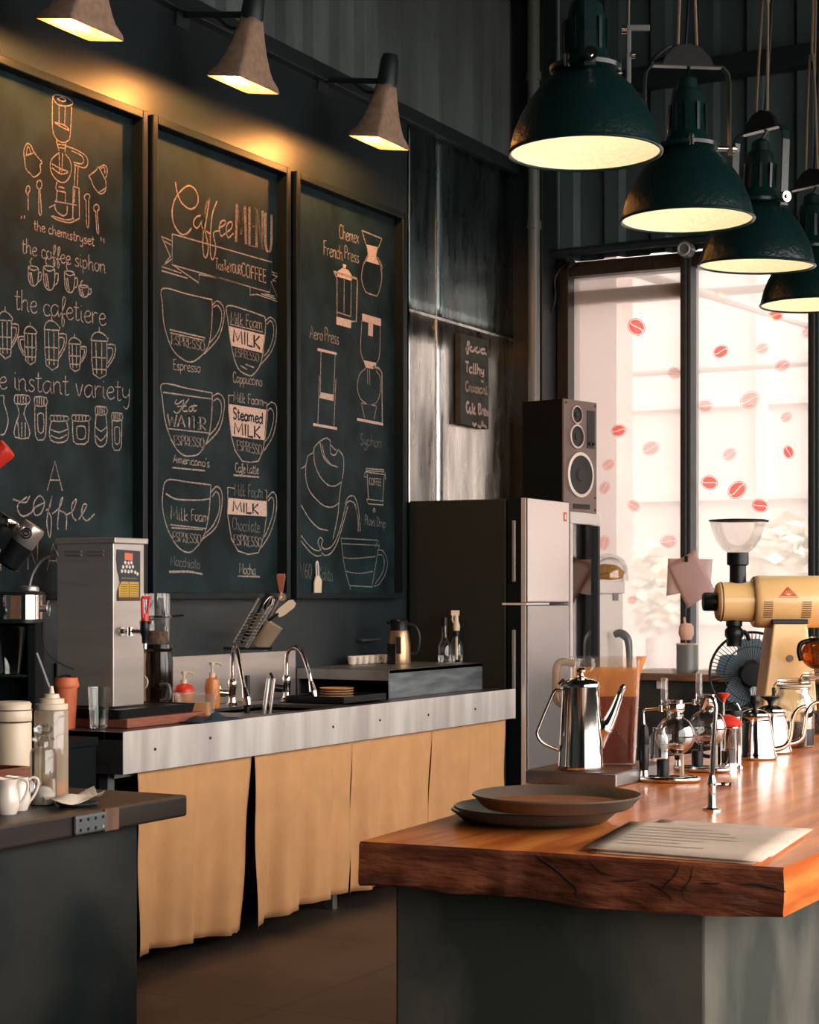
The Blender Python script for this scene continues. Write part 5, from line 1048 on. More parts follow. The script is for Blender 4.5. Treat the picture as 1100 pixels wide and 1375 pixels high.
for k, z in enumerate((.45, .80, 1.12, 1.45)):
    bm = nb(); fb(WX+.20, KX-.07, KY0+.035, KY1-.035, z, z+.012, bm); obj('shelf', bm, 'pipe', t)
rnd = random.Random(2); ctx = (ox, oy)
for k, z in enumerate((.813, 1.133)):
    for i in range(3):
        y = KY0+.10+i*.115; bm = nb(); hgt = rnd.uniform(.17, .24); r = .035
        lathe(bm, [(0, 0), (r, 0), (r*1.02, hgt*.6), (r*.5, hgt*.85), (r*.45, hgt), (0, hgt)], seg=16)
        tag(obj('milk_bottle', bm, 'white', smooth=True, loc=(KX-.16, y, z)), 'white bottle inside the glass door cooler, %s shelf, %s' % (('lower', 'upper')[k], ('nearest the fridge', 'in the middle', 'nearest the window')[i]), 'bottle', 'bottles in the cooler')
# speaker turned a little to the room
A = Vector((-4.004, 9.42, KZ+.001)); rot = -math.radians(12.5)
t = thing('speaker', 'wooden three way loudspeaker on top of the display cooler', 'speaker', A, 0); t.rotation_euler = (0, 0, rot)
W_, D_, H_ = .325, .29, .635                                   # local: +x is the front, y across
bm = nb(); box(bm, -D_, -.012, 0, W_, 0, H_); obj('cabinet', bm, 'black_matte', t, bevel=.004)
bm = nb(); box(bm, -.012, 0, .0, W_, 0, H_); bf = obj('baffle', bm, 'baffle', t, bevel=.003)
def driver(nm, y, z, r):
    bm = nb(); lathe(bm, [(r*.86, .012), (r, .010), (r, 0), (r*.86, 0)], (0, y, z), 36, (1, 0, 0)); g = obj(nm, bm, 'ring', t, smooth=True)
    bm = nb(); lathe(bm, [(r*.87, .008), (r*.8, .010), (r*.68, .002), (r*.30, -.006+.008), (r*.25, .010), (0, .014)], (0, y, z), 36, (1, 0, 0)); obj('cone', bm, 'cone', g, smooth=True)
driver('woofer', .155, .215, .128); driver('midrange', .120, .430, .068); driver('tweeter', .118, .552, .052)
bm = nb(); box(bm, 0, .004, .225, .300, .37, .585); pl_ = obj('control_plate', bm, 'cone', t)
for y in (.245, .28): bm = nb(); cyl(bm, (.004, y, .395), (.016, y, .395), .010, seg=12); obj('knob', bm, 'black', pl_, smooth=True)
bm = nb(); box(bm, 0, .003, .235, .285, .560, .572); obj('badge', bm, 'ring', t)
bm = nb(); box(bm, 0, .004, .09, .25, .022, .050); obj('name_plate', bm, 'black', t)
for y, z in ((.02, .02), (.305, .02), (.02, .615), (.305, .615), (.305, .09)): bm = nb(); cyl(bm, (0, y, z), (.004, y, z), .006, seg=8); obj('screw', bm, 'black', t)
# pale box fridge by the window with bread on it
t = thing('small_fridge', 'pale low fridge squeezed between the cooler and the window', 'fridge', (-4.22, 10.02, 0))
bm = nb(); box(bm, -.20, .262, -.21, .20, .03, 1.40); obj('cabinet', bm, 'white', t, bevel=.01)
bm = nb(); box(bm, -.205, .275, -.215, .20, 1.40, 1.475); obj('lid', bm, 'white', t, bevel=.01)
q = on_x(826, 795, -3.958); bm = nb(); box(bm, .262, .268, q.y-10.02-.04, q.y-10.02+.04, q.z-.05, q.z+.03); obj('panel', bm, 'pipe', t)
for x in (-.15, .2):
    for y in (-.15, .15): bm = nb(); cyl(bm, (x, y, 0), (x, y, .03), .02, seg=10); obj('foot', bm, 'black', t)
q = on_z(818, 772, 1.476)[0]; q = on_x(817, 770, -4.05)
t = thing('bread_loaf', 'golden crusty bread loaf on the pale fridge beside the cooler', 'bread', (-4.05, q.y, 1.476), YAW)
bm = nb(); tube(bm, [(-.09, .0, .045), (-.03, .01, .055), (.04, 0, .05), (.09, -.01, .035)], [.02, .048, .045, .02], 14, 5); obj('crust', bm, 'bread', t, smooth=True)
bm = nb(); tube(bm, [(-.06, -.03, .02), (.0, -.045, .03), (.07, -.035, .022)], [.01, .026, .012], 12, 5); obj('roll', bm, 'bread', t, smooth=True)
bm = nb(); lathe(bm, [(.12, 0), (.122, .01), (.118, .08), (.09, .135), (.04, .16), (0, .165)], seg=28); tag(obj('cake_dome', bm, 'glass', smooth=True, loc=(-4.05, q.y, 1.476)), 'clear dome covering the bread loaf on the pale fridge', 'dome')

# ================================================================== low cabinet under the window
lx0, lx1 = on_y(858, 905, 9.85).x-.12, -2.30
t = thing('low_cabinet', 'dark slate cabinet with a wooden top under the window', 'cabinet', ((lx0+lx1)/2, 10.08, 0)); ox, oy = t.location.x, 10.08
ZC = 0.945
bm = nb(); box(bm, lx0-ox, lx1-ox, -.22, .25, 0, ZC-.04); obj('body', bm, 'concrete_dark', t, bevel=.004)
bm = nb(); box(bm, lx0-.03-ox, lx1+.03-ox, -.26, .26, ZC-.04, ZC); obj('top', bm, 'midwood', t, bevel=.004)
q = on_y(888, 918, 9.85); bm = nb(); box(bm, q.x-ox-.03, q.x-ox+.03, -.228, -.22, q.z-.03, q.z+.03); obj('socket', bm, 'white', t, bevel=.003)
def on_cab(px, y): return Vector((on_y(px, 900, y).x, y, ZC))
p = on_cab(923, 9.98)
t = thing('canister', 'grey cylindrical canister on the wooden ledge below the hanging paper', 'canister', p)
bm = nb(); lathe(bm, [(0, 0), (.062, 0), (.062, .165), (.056, .165), (.056, .02), (0, .02)], seg=28); obj('body', bm, 'pipe', t, smooth=True)
bm = nb(); torus(bm, (0, 0, .165), .060, .005); obj('rim', bm, 'ring', t, smooth=True)
bm = nb(); cyl(bm, (0, 0, .02), (-.012, .0, .245), .005, seg=8); d_ = tag(obj('dish_mop', bm, 'lightwood', smooth=True, loc=p), 'peach sponge mop standing in the grey canister', 'mop')
bm = nb(); lathe(bm, [(0, -.05), (.03, -.045), (.044, -.01), (.042, .03), (.028, .048), (0, .052)], (-.006, 0, .235), 20); cyl(bm, (-.014, 0, .28), (-.018, 0, .32), .007, seg=8); obj('sponge_head', bm, mat('peach_sponge', (.68, .44, .32), .9, bump=.2), d_, smooth=True, label='round peach sponge')
for k, (px, w_, lb) in enumerate(((884, .18, 'white papers lying on the wooden ledge left of the canister'), (957, .16, 'white tray of papers on the ledge beside the fan'))):
    p = on_cab(px, 9.93); bm = nb()
    for j in range(4): box(bm, -w_/2+.005*j, w_/2-.004*j, -.08+.003*j, .09, .001+.006*j, .006+.006*j)
    tag(obj('paper_stack', bm, 'white', loc=p, rot=(0, 0, .1)), lb, 'papers')
p = on_cab(843, 9.95)
bm = nb(); tube(bm, [(-.02, 0, .0), (-.02, 0, .10), (-.03, 0, .19), (-.075, 0, .225), (-.11, 0, .215)], [.016, .02, .026, .02], 10, 5); tag(obj('bent_tap', bm, 'pipe', smooth=True, loc=p+Vector((.03, 0, 0))), 'grey curved tap rising behind the amber tea pitcher', 'tap')
# papers clipped to the window mullion
def sheet_paper(name, pts, y, m_, label):
    bm = nb(); P = [on_y(x, y_, y) for x, y_ in pts]; c = sum(P, Vector())/4; n_ = 8; g = []
    for j in range(n_+1):
        row = []
        for i in range(n_+1):
            u, v = i/n_, j/n_; q = (P[0]*(1-u)+P[1]*u)*(1-v)+(P[3]*(1-u)+P[2]*u)*v
            row.append(bm.verts.new(q-c+Vector((0, -.02*math.sin(PI*u)*v-.012*v*v, 0))))
        g.append(row)
    for j in range(n_):
        for i in range(n_): bm.faces.new((g[j][i], g[j][i+1], g[j+1][i+1], g[j+1][i]))
    return tag(obj(name, bm, m_, smooth=True, solid=.0012, loc=c), label, 'paper')
sheet_paper('note_paper', [(896, 760), (933, 739), (962, 794), (924, 817)], BY-.108, 'paper_pink', 'tilted pink sheet clipped to the window mullion')
sheet_paper('note_paper', [(897, 750), (957, 751), (955, 790), (896, 800)], BY-.080, 'paper_pale', 'paler sheet hanging flat behind the tilted pink one')
c = on_y(922, 750, BY-.115); bm = nb(); box(bm, -.008, .008, -.012, .010, -.02, .015); tag(obj('paper_clip', bm, 'black', loc=c), 'small dark clip holding the pink sheet', 'clip')
# fan
f_ = 8.3; c = at(1010, 905, f_)
t = thing('pedestal_fan', 'black pedestal fan with blue blades behind the grinder', 'fan', (c.x, c.y, 0), YAW-.15)
zc = c.z; r = .19
bm = nb(); lathe(bm, [(0, 0), (.2, 0), (.2, .015), (.06, .04), (.02, .05), (0, .05)], (0, .10, 0), 32); obj('base', bm, 'black', t, smooth=True)
bm = nb(); cyl(bm, (0, .12, .04), (0, .12, zc-.02), .016, seg=14); obj('pole', bm, 'black', t, smooth=True)
bm = nb(); lathe(bm, [(0, 0), (.055, .0), (.075, .05), (.07, .12), (.04, .15), (0, .15)], (0, .03, zc), 28, (0, 1, 0)); obj('motor', bm, 'black', t, smooth=True)
for k in range(5):
    a = 2*PI*k/5+.35; bm = nb(); secs = []
    for i in range(6):
        q = i/5; rr = .045+.115*q; w_ = (.024+.040*math.sin(PI*min(1, .25+q*.62))); tw = .03*(1-.4*q)
        e = Vector((math.cos(a), 0, math.sin(a))); s_ = Vector((-math.sin(a), 0, math.cos(a)))
        secs.append([e*rr+s_*(w_*b_)+Vector((0, tw*b_+d_, zc)) for b_, d_ in ((-1, 0), (-.3, -.004), (.3, -.004), (1, 0), (.3, .004), (-.3, .004))])
    loft(bm, secs); obj('blade', bm, 'blade', t, smooth=True)
bm = nb(); lathe(bm, [(0, -.03), (.045, -.028), (.065, -.01), (.065, .03), (0, .03)], (0, 0, zc), 24, (0, 1, 0)); obj('hub', bm, 'black', t, smooth=True)
for fy in (-.06, .05):
    bm = nb()
    for k in range(64):
        a = 2*PI*k/64; e = Vector((math.cos(a), 0, math.sin(a))); tube(bm, [Vector((0, fy, zc))+e*.05, Vector((0, fy*.9, zc))+e*.14, Vector((0, fy*.2, zc))+e*(r-.003)], .0012, 4, 3)
    torus(bm, (0, fy, zc), .05, .003, (0, 1, 0), 32, 6); torus(bm, (0, fy*.85, zc), .125, .0018, (0, 1, 0), 48, 6)
    obj('guard', bm, 'black', t, smooth=True)
bm = nb(); torus(bm, (0, 0, zc), r, .006, (0, 1, 0), 56, 8); obj('guard_ring', bm, 'black', t, smooth=True)
bm = nb(); lathe(bm, [(0, 0), (.048, 0), (.050, .006), (0, .008)], (0, -.066, zc), 28, (0, -1, 0)); obj('badge', bm, 'black', t, smooth=True)

# ================================================================== wooden bar on its concrete plinth
IZ = 0.95; IT = .082; IY0, IY1 = 2.885, 6.6
pl = thing('bar_plinth', 'polished concrete plinth carrying the red wooden bar top', 'plinth', (-1.30, 4.7, 0))
bm = nb(); box(bm, -.308, .293, 2.985-4.7, 6.5-4.7, 0, IZ-IT-.002); obj('body', bm, 'concrete', pl, bevel=.006)
left = [(-1.628, 2.885), (-1.640, 3.1), (-1.652, 3.3), (-1.69, 3.55), (-1.75, 3.8), (-1.79, 4.0), (-1.80, 4.3), (-1.76, 4.6), (-1.70, 4.9), (-1.65, 5.4), (-1.64, 6.6)]
right = [(-.857, 2.930), (-.85, 3.2), (-.86, 3.6), (-.85, 4.2), (-.85, 5.0), (-.86, 6.6)]
front = []; nF = 48; rnd = random.Random(11)
for i in range(nF+1):
    u = i/nF; x = -1.628+(.857-1.628)*-1*u; x = -1.628+u*(.771); y = 2.885+u*.045
    front.append((x, y, u))
def edge_w(u, v):
    a = .004*math.sin(9*u+1)+.003*math.sin(23*u+2.3*v)+.0025*math.sin(41*u+4*v)
    if abs(u-.37) < .02: a += .006
    return a*(.4+.9*v)-.008*math.sin(PI*v)*.6
st = thing('wood_worktop', 'thick live edge slab of red brown wood forming the bar top', 'worktop', (-1.24, 4.7, IZ-IT)); ox, oy = -1.24, 4.7
bm = nb()
outer = [(x, y) for x, y, u in front]+right[1:]+left[::-1][:-1]
zz = [0, .1, .3, .55, .8, .93, 1.0]; rings = []
for v in zz:
    ring = []
    for i, (x, y) in enumerate(outer):
        dy = 0; dz = 0
        if i <= nF:
            u = i/nF; dy = -edge_w(u, 1-v)+(.006 if v in (0, 1.0) else 0)
            if v == 0: dz = .0025*math.sin(7*u+.5)+.002*math.sin(19*u)-.006*math.exp(-((u-.75)/.25)**2)
        ring.append(bm.verts.new((x-ox, y-oy+dy, v*IT+dz)))
    rings.append(ring)
n_ = len(outer)
for a, b_ in zip(rings, rings[1:]):
    for i in range(n_): bm.faces.new((a[i], a[(i+1) % n_], b_[(i+1) % n_], b_[i]))
ins = [bm.verts.new((x-ox+(.03 if x < -1.5 else -.03 if x > -.9 else 0), max(y, 2.95)-oy if y < 6.5 else y-.03-oy, 0)) for x, y in outer]
for i in range(n_): bm.faces.new((ins[i], ins[(i+1) % n_], rings[0][(i+1) % n_], rings[0][i]))
bm.faces.new(ins[::-1]); bm.faces.new(rings[-1])
so = obj('slab', bm, 'slab', st, smooth=True); so.data.materials.append(M['slab_edge'])
for f in so.data.polygons:
    if f.normal.y < -.5: f.material_index = 1
def crack(pts, wd):
    bm = nb(); P = []
    for x, y in pts:
        q = on_y(x, y, 2.885); u = (q.x+1.628)/.771; v = (q.z-(IZ-IT))/IT
        P.append(Vector((q.x-ox, 2.885+u*.045-edge_w(u, max(0, 1-v))-oy-.0015, q.z-(IZ-IT))))
    tube(bm, P, [wd*.3, wd*.7, wd*.6, wd*.2], 6, 3); o = obj('crack', bm, 'crack', st, smooth=True)
crack([(709, 1146), (722, 1158), (738, 1170), (752, 1184), (766, 1196), (768, 1207)], .0022)
crack([(905, 1163), (898, 1178), (887, 1190), (880, 1203)], .0013); crack([(858, 1188), (875, 1196), (890, 1205), (896, 1214)], .0013); crack([(922, 1166), (918, 1185), (908, 1200), (915, 1216)], .0010); crack([(884, 1195), (905, 1200), (920, 1190)], .0009)
crack([(812, 1186), (835, 1186), (853, 1184)], .0025); crack([(930, 1190), (948, 1191), (958, 1190)], .0022); crack([(985, 1192), (1012, 1194), (1043, 1204)], .0034)
crack([(782, 1152), (790, 1165), (805, 1176), (830, 1183)], .0011)

# ---- serving trays
def round_tray(px, py, z, r, m_, label, liner=None, dz=0.028):
    p, s = on_z(px, py, z+dz); p = Vector((p.x, p.y, z+.0012))
    t = thing('serving_tray', label, 'tray', p, 0, 'round serving trays on the bar')
    bm = nb(); lathe(bm, [(0, 0), (r*.84, 0), (r*.88, .004), (r*.97, dz-.003), (r, dz), (r*.985, dz+.003), (r*.955, dz), (r*.86, .008), (0, .006)], seg=72); obj('tray_body', bm, m_, t, smooth=True)
    if liner: bm = nb(); lathe(bm, [(0, .0065), (r*.84, .0065), (r*.84, .0085), (0, .0085)], seg=64); obj('liner', bm, liner, t, smooth=True)
    return t
round_tray(718, 1088, IZ, .166, 'tray_teal', 'dark teal round tray lying lowest on the wooden bar', dz=.020)
round_tray(722, 1084, IZ+.0125, .164, 'tray_teal', 'dark teal round tray in the middle of the stack', dz=.020)
round_tray(748, 1068, IZ+.039, .163, 'tray_brown', 'brown round serving tray topmost, with a cork coloured liner', 'tray_liner', dz=.024)

# ---- menus
def flat_sheet(name, pts, z, th, m_, label, curl=0, cat='menu'):
    P = [on_z(x, y, z)[0] for x, y in pts]; c = sum(P, Vector())/4; bm = nb(); n_ = 8; g = []
    for j in range(n_+1):
        row = []
        for i in range(n_+1):
            u, v = i/n_, j/n_; q = (P[0]*(1-u)+P[1]*u)*(1-v)+(P[3]*(1-u)+P[2]*u)*v-c
            q.z = th/2+curl*(u-.5)**2*v; row.append(bm.verts.new(q))
        g.append(row)
    for j in range(n_):
        for i in range(n_): bm.faces.new((g[j][i], g[j][i+1], g[j+1][i+1], g[j+1][i]))
    o = tag(obj(name, bm, m_, smooth=True, solid=th, loc=(c.x, c.y, z)), label, cat); return o, P, c
flat_sheet('menu_sheet', [(846, 1108), (1072, 1120), (1012, 1161), (792, 1145)], IZ+.001, .002, 'paper', 'lowest menu sheet of the pile on the front edge of the bar')
flat_sheet('menu_sheet', [(888, 1101), (1092, 1114), (1036, 1151), (800, 1143)], IZ+.004, .0015, 'paper', 'middle menu sheet turned so its far corner sticks out')
o, P, c = flat_sheet('menu_sheet', [(846, 1104), (1082, 1117), (1022, 1158), (783, 1139)], IZ+.007, .002, 'paper', 'topmost menu sheet with faint printing on the bar')
for k in range(7):
    v0 = .16+.10*k; bm = nb()
    def Q(u, v): q = (P[0]*(1-u)+P[1]*u)*(1-v)+(P[3]*(1-u)+P[2]*u)*v-c; return (q.x, q.y, .0026)
    u1 = .45+.4*random.random(); bm.faces.new([bm.verts.new(Q(*q)) for q in ((.12, v0), (u1, v0), (u1, v0+.03), (.12, v0+.03))]); obj('print_line', bm, 'paper_print', o)

# ---- coffee pot, amber pitcher and the low steel box under them
t = thing('steel_box', 'low steel box under the coffee pot at the bar edge', 'box', (-1.665, 4.13, IZ+.001))
bm = nb(); box(bm, -.115, .115, -.175, .175, 0, .030); obj('case', bm, 'steel_dull', t, bevel=.003)
bm = nb(); box(bm, -.110, .110, -.170, .170, .030, .0315); obj('top_plate', bm, 'midwood', t)
ZB = IZ+.033
p = on_z(780, 1032, ZB)[0]; p = Vector((-1.69, 4.055, ZB)); p = on_z(780.5, 1033, ZB)[0]
t = thing('coffee_pot', 'tall polished steel coffee pot with a long straight spout', 'coffee pot', p, YAW)
bm = nb(); lathe(bm, [(0, 0), (.053, 0), (.055, .004), (.0545, .010), (.052, .05), (.0445, .195), (.0455, .199), (.044, .203), (0, .204)], seg=44); obj('body', bm, 'chrome', t, smooth=True)
bm = nb(); lathe(bm, [(.0445, .203), (.043, .207), (.030, .214), (.012, .219), (.006, .222), (.005, .228), (.011, .231), (.012, .236), (.007, .241), (0, .243)], seg=32); obj('lid', bm, 'chrome', t, smooth=True)
bm = nb(); tube(bm, [(-.046, 0, .188), (-.062, 0, .186), (-.075, 0, .160), (-.100, 0, .100), (-.104, 0, .082), (-.090, 0, .062), (-.052, 0, .045)], .0040, 10, 5); obj('handle', bm, 'chrome', t, smooth=True)
bm = nb(); tube(bm, [(.045, 0, .052), (.054, 0, .095), (.062, 0, .105), (.078, 0, .140), (.092, 0, .178), (.100, 0, .194), (.104, 0, .196)], [.010, .022, .018, .0125, .0085, .008, .007], 16, 6); obj('spout', bm, 'chrome', t, smooth=True)
bm = nb(); cyl(bm, (-.052, 0, .200), (-.040, 0, .212), .006, seg=10); cyl(bm, (-.050, -.004, .052), (-.050, .004, .052), .007, seg=10); obj('hinge', bm, 'chrome', t, smooth=True)
p = on_z(808, 1027, ZB)[0]; p = Vector((p.x, p.y+.03, ZB))
t = thing('tea_pitcher', 'square clear pitcher of amber tea behind the coffee pot', 'pitcher', p, YAW)
def ps(z, hx_, hy_, r): return [Vector((x, y, z)) for x, y in rrect(hx_, hy_, r, 4)]
bm = nb(); loft(bm, [ps(0, .066, .05, .018), ps(.004, .069, .053, .018), ps(.255, .080, .062, .018), ps(.262, .083, .065, .018)], True, False); obj('jug', bm, 'clear_plastic', t, smooth=True)
bm = nb(); loft(bm, [ps(.006, .066, .050, .018), ps(.165, .0735, .0565, .018)]); obj('tea', bm, 'tea', t, smooth=True)
bm = nb(); loft(bm, [ps(.168, .0745, .0575, .018), ps(.235, .078, .060, .018)], False, False); obj('tea_film', bm, 'tea_foam', t, smooth=True)
bm = nb(); tube(bm, [(-.078, 0, .245), (-.105, 0, .250), (-.120, 0, .238), (-.123, 0, .19), (-.122, 0, .16), (-.105, 0, .146), (-.076, 0, .146)], .010, 10, 5); obj('handle', bm, 'cloudy', t, smooth=True)
bm = nb(); loft(bm, [[Vector((.078, -.035, .262)), Vector((.10, 0, .264)), Vector((.078, .035, .262))], [Vector((.078, -.012, .21)), Vector((.082, 0, .212)), Vector((.078, .012, .21))]]); obj('spout', bm, 'tea_foam', t, smooth=True)

# ---- syphon brewers
def syphon(px, py, label):
    p = on_z(px, py, IZ)[0]; t = thing('syphon_brewer', label, 'coffee syphon', p, YAW, 'glass syphons on the bar')
    bm = nb(); tube(bm, [(-.065, -.012, .008), (-.02, -.035, .008), (.04, -.032, .008), (.066, -.008, .008), (.04, .022, .008), (-.02, .026, .008), (-.06, .010, .008)], .007, 10, 5, True); cyl(bm, (-.062, 0, .002), (-.062, 0, .030), .013, .009, 16); obj('base', bm, 'chrome', t, smooth=True)
    bm = nb(); lathe(bm, [(0, 0), (.05, 0), (.052, .006), (0, .010)], (.012, 0, .0), 32, sx=1.0, sy=.6); obj('base_plate', bm, 'black', t, smooth=True)
    bm = nb(); lathe(bm, [(0, .028), (.010, .028), (.012, .05), (.0135, .085), (.0115, .088), (.0115, .091), (.013, .094), (.0105, .125), (.006, .138), (0, .138)], (-.062, 0, 0), 18); obj('grip', bm, 'black', t, smooth=True)
    bm = nb(); tube(bm, [(-.062, 0, .130), (-.064, 0, .162), (-.062, 0, .170), (-.052, 0, .173), (.0, 0, .176)], .0032, 8, 4); cyl(bm, (-.022, 0, .168), (-.022, 0, .182), .006, seg=10); obj('arm', bm, 'chrome', t, smooth=True)
    bm = nb(); lathe(bm, [(.021, .168), (.0225, .172), (.0225, .186), (.021, .188)], (.012, 0, 0), 26); obj('clamp', bm, 'chrome', t, smooth=True)
    prof = [(0, .0635)]
    for k in range(1, 15):
        a = -PI/2+PI*k/16; prof.append((.0475*math.cos(a), .111+.0475*math.sin(a)))
    prof += [(.0195, .157), (.019, .168), (.019, .196), (.0205, .197)]
    bm = nb(); lathe(bm, prof, (.012, 0, 0), 36); bl = obj('lower_bulb', bm, 'glass_thin', t, smooth=True)
    bm = nb(); lathe(bm, [(0, .065)]+[(.0455*math.cos(-PI/2+PI*k/16), .111+.0455*math.sin(-PI/2+PI*k/16)) for k in range(1, 6)]+[(0, .094)], (.012, 0, 0), 30); obj('water', bm, 'glass_thin', bl, smooth=True)
    bm = nb(); lathe(bm, [(.0075, .170), (.0085, .174), (.0085, .246), (.007, .248), (0, .248)], (-.012, .012, 0), 16); obj('vapour_tube', bm, 'hopper', t, smooth=True)
    bm = nb(); lathe(bm, [(0, .008), (.0145, .008), (.015, .052), (.012, .054), (0, .052)], (-.016, .01, 0), 22); obj('burner', bm, 'black', t, smooth=True)
    bm = nb(); cyl(bm, (.030, .012, .008), (.030, .012, .066), .0055, seg=12); obj('prop', bm, 'cloudy', t, smooth=True)
    return t
s1_ = syphon(900, 1050, 'glass syphon brewer with black grip, nearer the camera')
q = on_z(944, 1036, IZ)[0]; dup(s1_, q, YAW-.35, 'glass syphon brewer standing behind the chrome swan tap')
p = on_z(886, 1035, IZ)[0]; bm = nb(); lathe(bm, [(0, 0), (.025, 0), (.026, .004), (.026, .085), (.018, .098), (.017, .108), (.018, .110)], seg=26); tag(obj('glass_jar', bm, 'glass', smooth=True, loc=p), 'small clear glass jar behind the nearer syphon', 'jar')
# chrome swan tap through the bar
p = on_z(956, 1088, IZ)[0]
t = thing('swan_tap', 'slim chrome swan neck tap rising from the bar beside the menus', 'tap', p, YAW)
bm = nb(); lathe(bm, [(0, 0), (.020, 0), (.020, .003), (.010, .006), (.0085, .010), (.0085, .045), (.0095, .055), (.0085, .066), (.005, .074), (0, .074)], seg=22); obj('base', bm, 'chrome', t, smooth=True)
bm = nb(); tube(bm, [(0, 0, .070), (.003, 0, .13), (.008, 0, .20), (.007, 0, .222), (-.001, .004, .234), (-.012, .012, .232)], [.0055, .0050, .0042, .0040, .0038], 12, 6); obj('neck', bm, 'chrome', t, smooth=True)
bm = nb(); cyl(bm, (-.010, .010, .234), (-.018, .016, .210), .0045, .006, 12); obj('nozzle', bm, 'copper', t, smooth=True)
p = on_z(970, 1057, IZ)[0]; bm = nb(); tube(bm, [(-.018, 0, .006), (.0, .006, .006), (.022, -.004, .006)], .005, 8, 4); tube(bm, [(.004, -.012, .006), (.02, .004, .008)], .0035, 8, 3); tag(obj('bottle_opener', bm, 'chrome', smooth=True, loc=p, rot=(0, 0, YAW)), 'tiny chrome clamp lying on the bar right of the swan tap', 'clamp')
# French press
p, s = on_z(977, 1033, IZ)
t = thing('french_press', 'steel framed French press with a red lid and red plunger knob', 'coffee press', p, YAW)
bm = nb(); lathe(bm, [(0, .006), (.032, .006), (.033, .010), (.033, .112), (.034, .114)], seg=32); obj('beaker', bm, 'glass', t, smooth=True)
bm = nb(); lathe(bm, [(0, .008), (.031, .008), (.031, .05), (0, .05)], seg=28); obj('coffee', bm, 'cold_brew', t, smooth=True)
bm = nb(); lathe(bm, [(.034, .0), (.036, .0), (.036, .018), (.034, .018)], seg=32); torus(bm, (0, 0, .108), .0345, .0025)
for k in range(4):
    a = PI/4+k*PI/2; c_, s_ = math.cos(a), math.sin(a); box(bm, .033, .037, -.005, .005, 0, .11, Matrix.Rotation(a, 4, 'Z')); lathe(bm, [(0, -.004), (.007, -.002), (.008, .004), (.004, .010), (0, .011)], (.038*c_, .038*s_, .004), 12)
obj('frame', bm, 'chrome', t, smooth=True)
bm = nb(); lathe(bm, [(.037, .112), (.039, .116), (.034, .124), (.018, .136), (.006, .14), (0, .14)], seg=32); obj('lid', bm, 'red', t, smooth=True)
bm = nb(); cyl(bm, (-.010, 0, .138), (-.010, 0, .180), .0025, seg=10); pr = obj('plunger_rod', bm, 'chrome', t, smooth=True)
bm = nb(); lathe(bm, [(0, .172), (.005, .172), (.006, .182), (.015, .190), (.016, .195), (0, .196)], (-.010, 0, 0), 20); obj('plunger_knob', bm, 'red', pr, smooth=True)
bm = nb(); tube(bm, [(-.035, .012, .105), (-.062, .02, .10), (-.064, .02, .04), (-.036, .012, .03)], .005, 8, 4); obj('handle', bm, 'black', t, smooth=True)
# steel canister
p = on_z(985, 1026, IZ)[0]
t = thing('steel_canister', 'narrow steel canister with a black rim between press and kettle', 'canister', p, YAW)
bm = nb(); lathe(bm, [(0, 0), (.021, 0), (.022, .003), (.022, .128), (0, .128)], seg=30); obj('body', bm, 'chrome', t, smooth=True)
bm = nb(); lathe(bm, [(.023, .126), (.024, .130), (.023, .142), (.020, .144), (.020, .134), (0, .134)], seg=30); obj('lid', bm, 'black', t, smooth=True)
bm = nb(); tube(bm, [(-.02, 0, .143), (-.012, 0, .160), (.008, 0, .160), (.018, 0, .143)], .002, 6, 4); obj('bail', bm, 'chrome', t, smooth=True)
# gooseneck kettles
def kettle(px, py, label, ang, knob=True):
    p = on_z(px, py, IZ)[0]; t = thing('gooseneck_kettle', label, 'kettle', p, ang, 'steel gooseneck kettles on the bar')
    bm = nb(); lathe(bm, [(0, 0), (.056, 0), (.060, .003), (.061, .008), (.058, .014), (.0565, .022), (.052, .05), (.0445, .095), (.041, .112), (.043, .116), (.041, .119), (0, .119)], seg=44); obj('body', bm, 'chrome', t, smooth=True)
    bm = nb(); lathe(bm, [(.041, .118), (.040, .124), (.026, .132), (.012, .136), (0, .137)], seg=36); ld = obj('lid', bm, 'chrome', t, smooth=True)
    if knob: bm = nb(); lathe(bm, [(0, .134), (.006, .134), (.006, .142), (.013, .150), (.0155, .160), (.012, .171), (0, .175)], seg=22); obj('knob', bm, 'black', ld, smooth=True)
    else: bm = nb(); lathe(bm, [(0, .134), (.006, .134), (.010, .146), (.026, .156), (.027, .160), (0, .161)], seg=22); obj('knob', bm, 'black', ld, smooth=True)
    bm = nb(); tube(bm, [(.052, 0, .025), (.075, 0, .030), (.092, 0, .045), (.100, 0, .080), (.104, 0, .110), (.116, 0, .132), (.134, 0, .142), (.142, 0, .140)], [.0085, .0072, .0062, .0055, .005, .0045], 14, 6); obj('spout', bm, 'copper', t, smooth=True)
    bm = nb(); tube(bm, [(-.043, 0, .11), (-.075, 0, .128), (-.098, 0, .108), (-.098, 0, .05), (-.088, 0, .028)], .0065, 10, 5); obj('handle', bm, 'black', t, smooth=True)
    return t
kettle(1014, 1019, 'steel gooseneck kettle with a round black knob, nearer the camera', YAW+.05)
kettle(1035, 1011, 'steel gooseneck kettle behind, its lid knob flat and flared', YAW+.10, False)
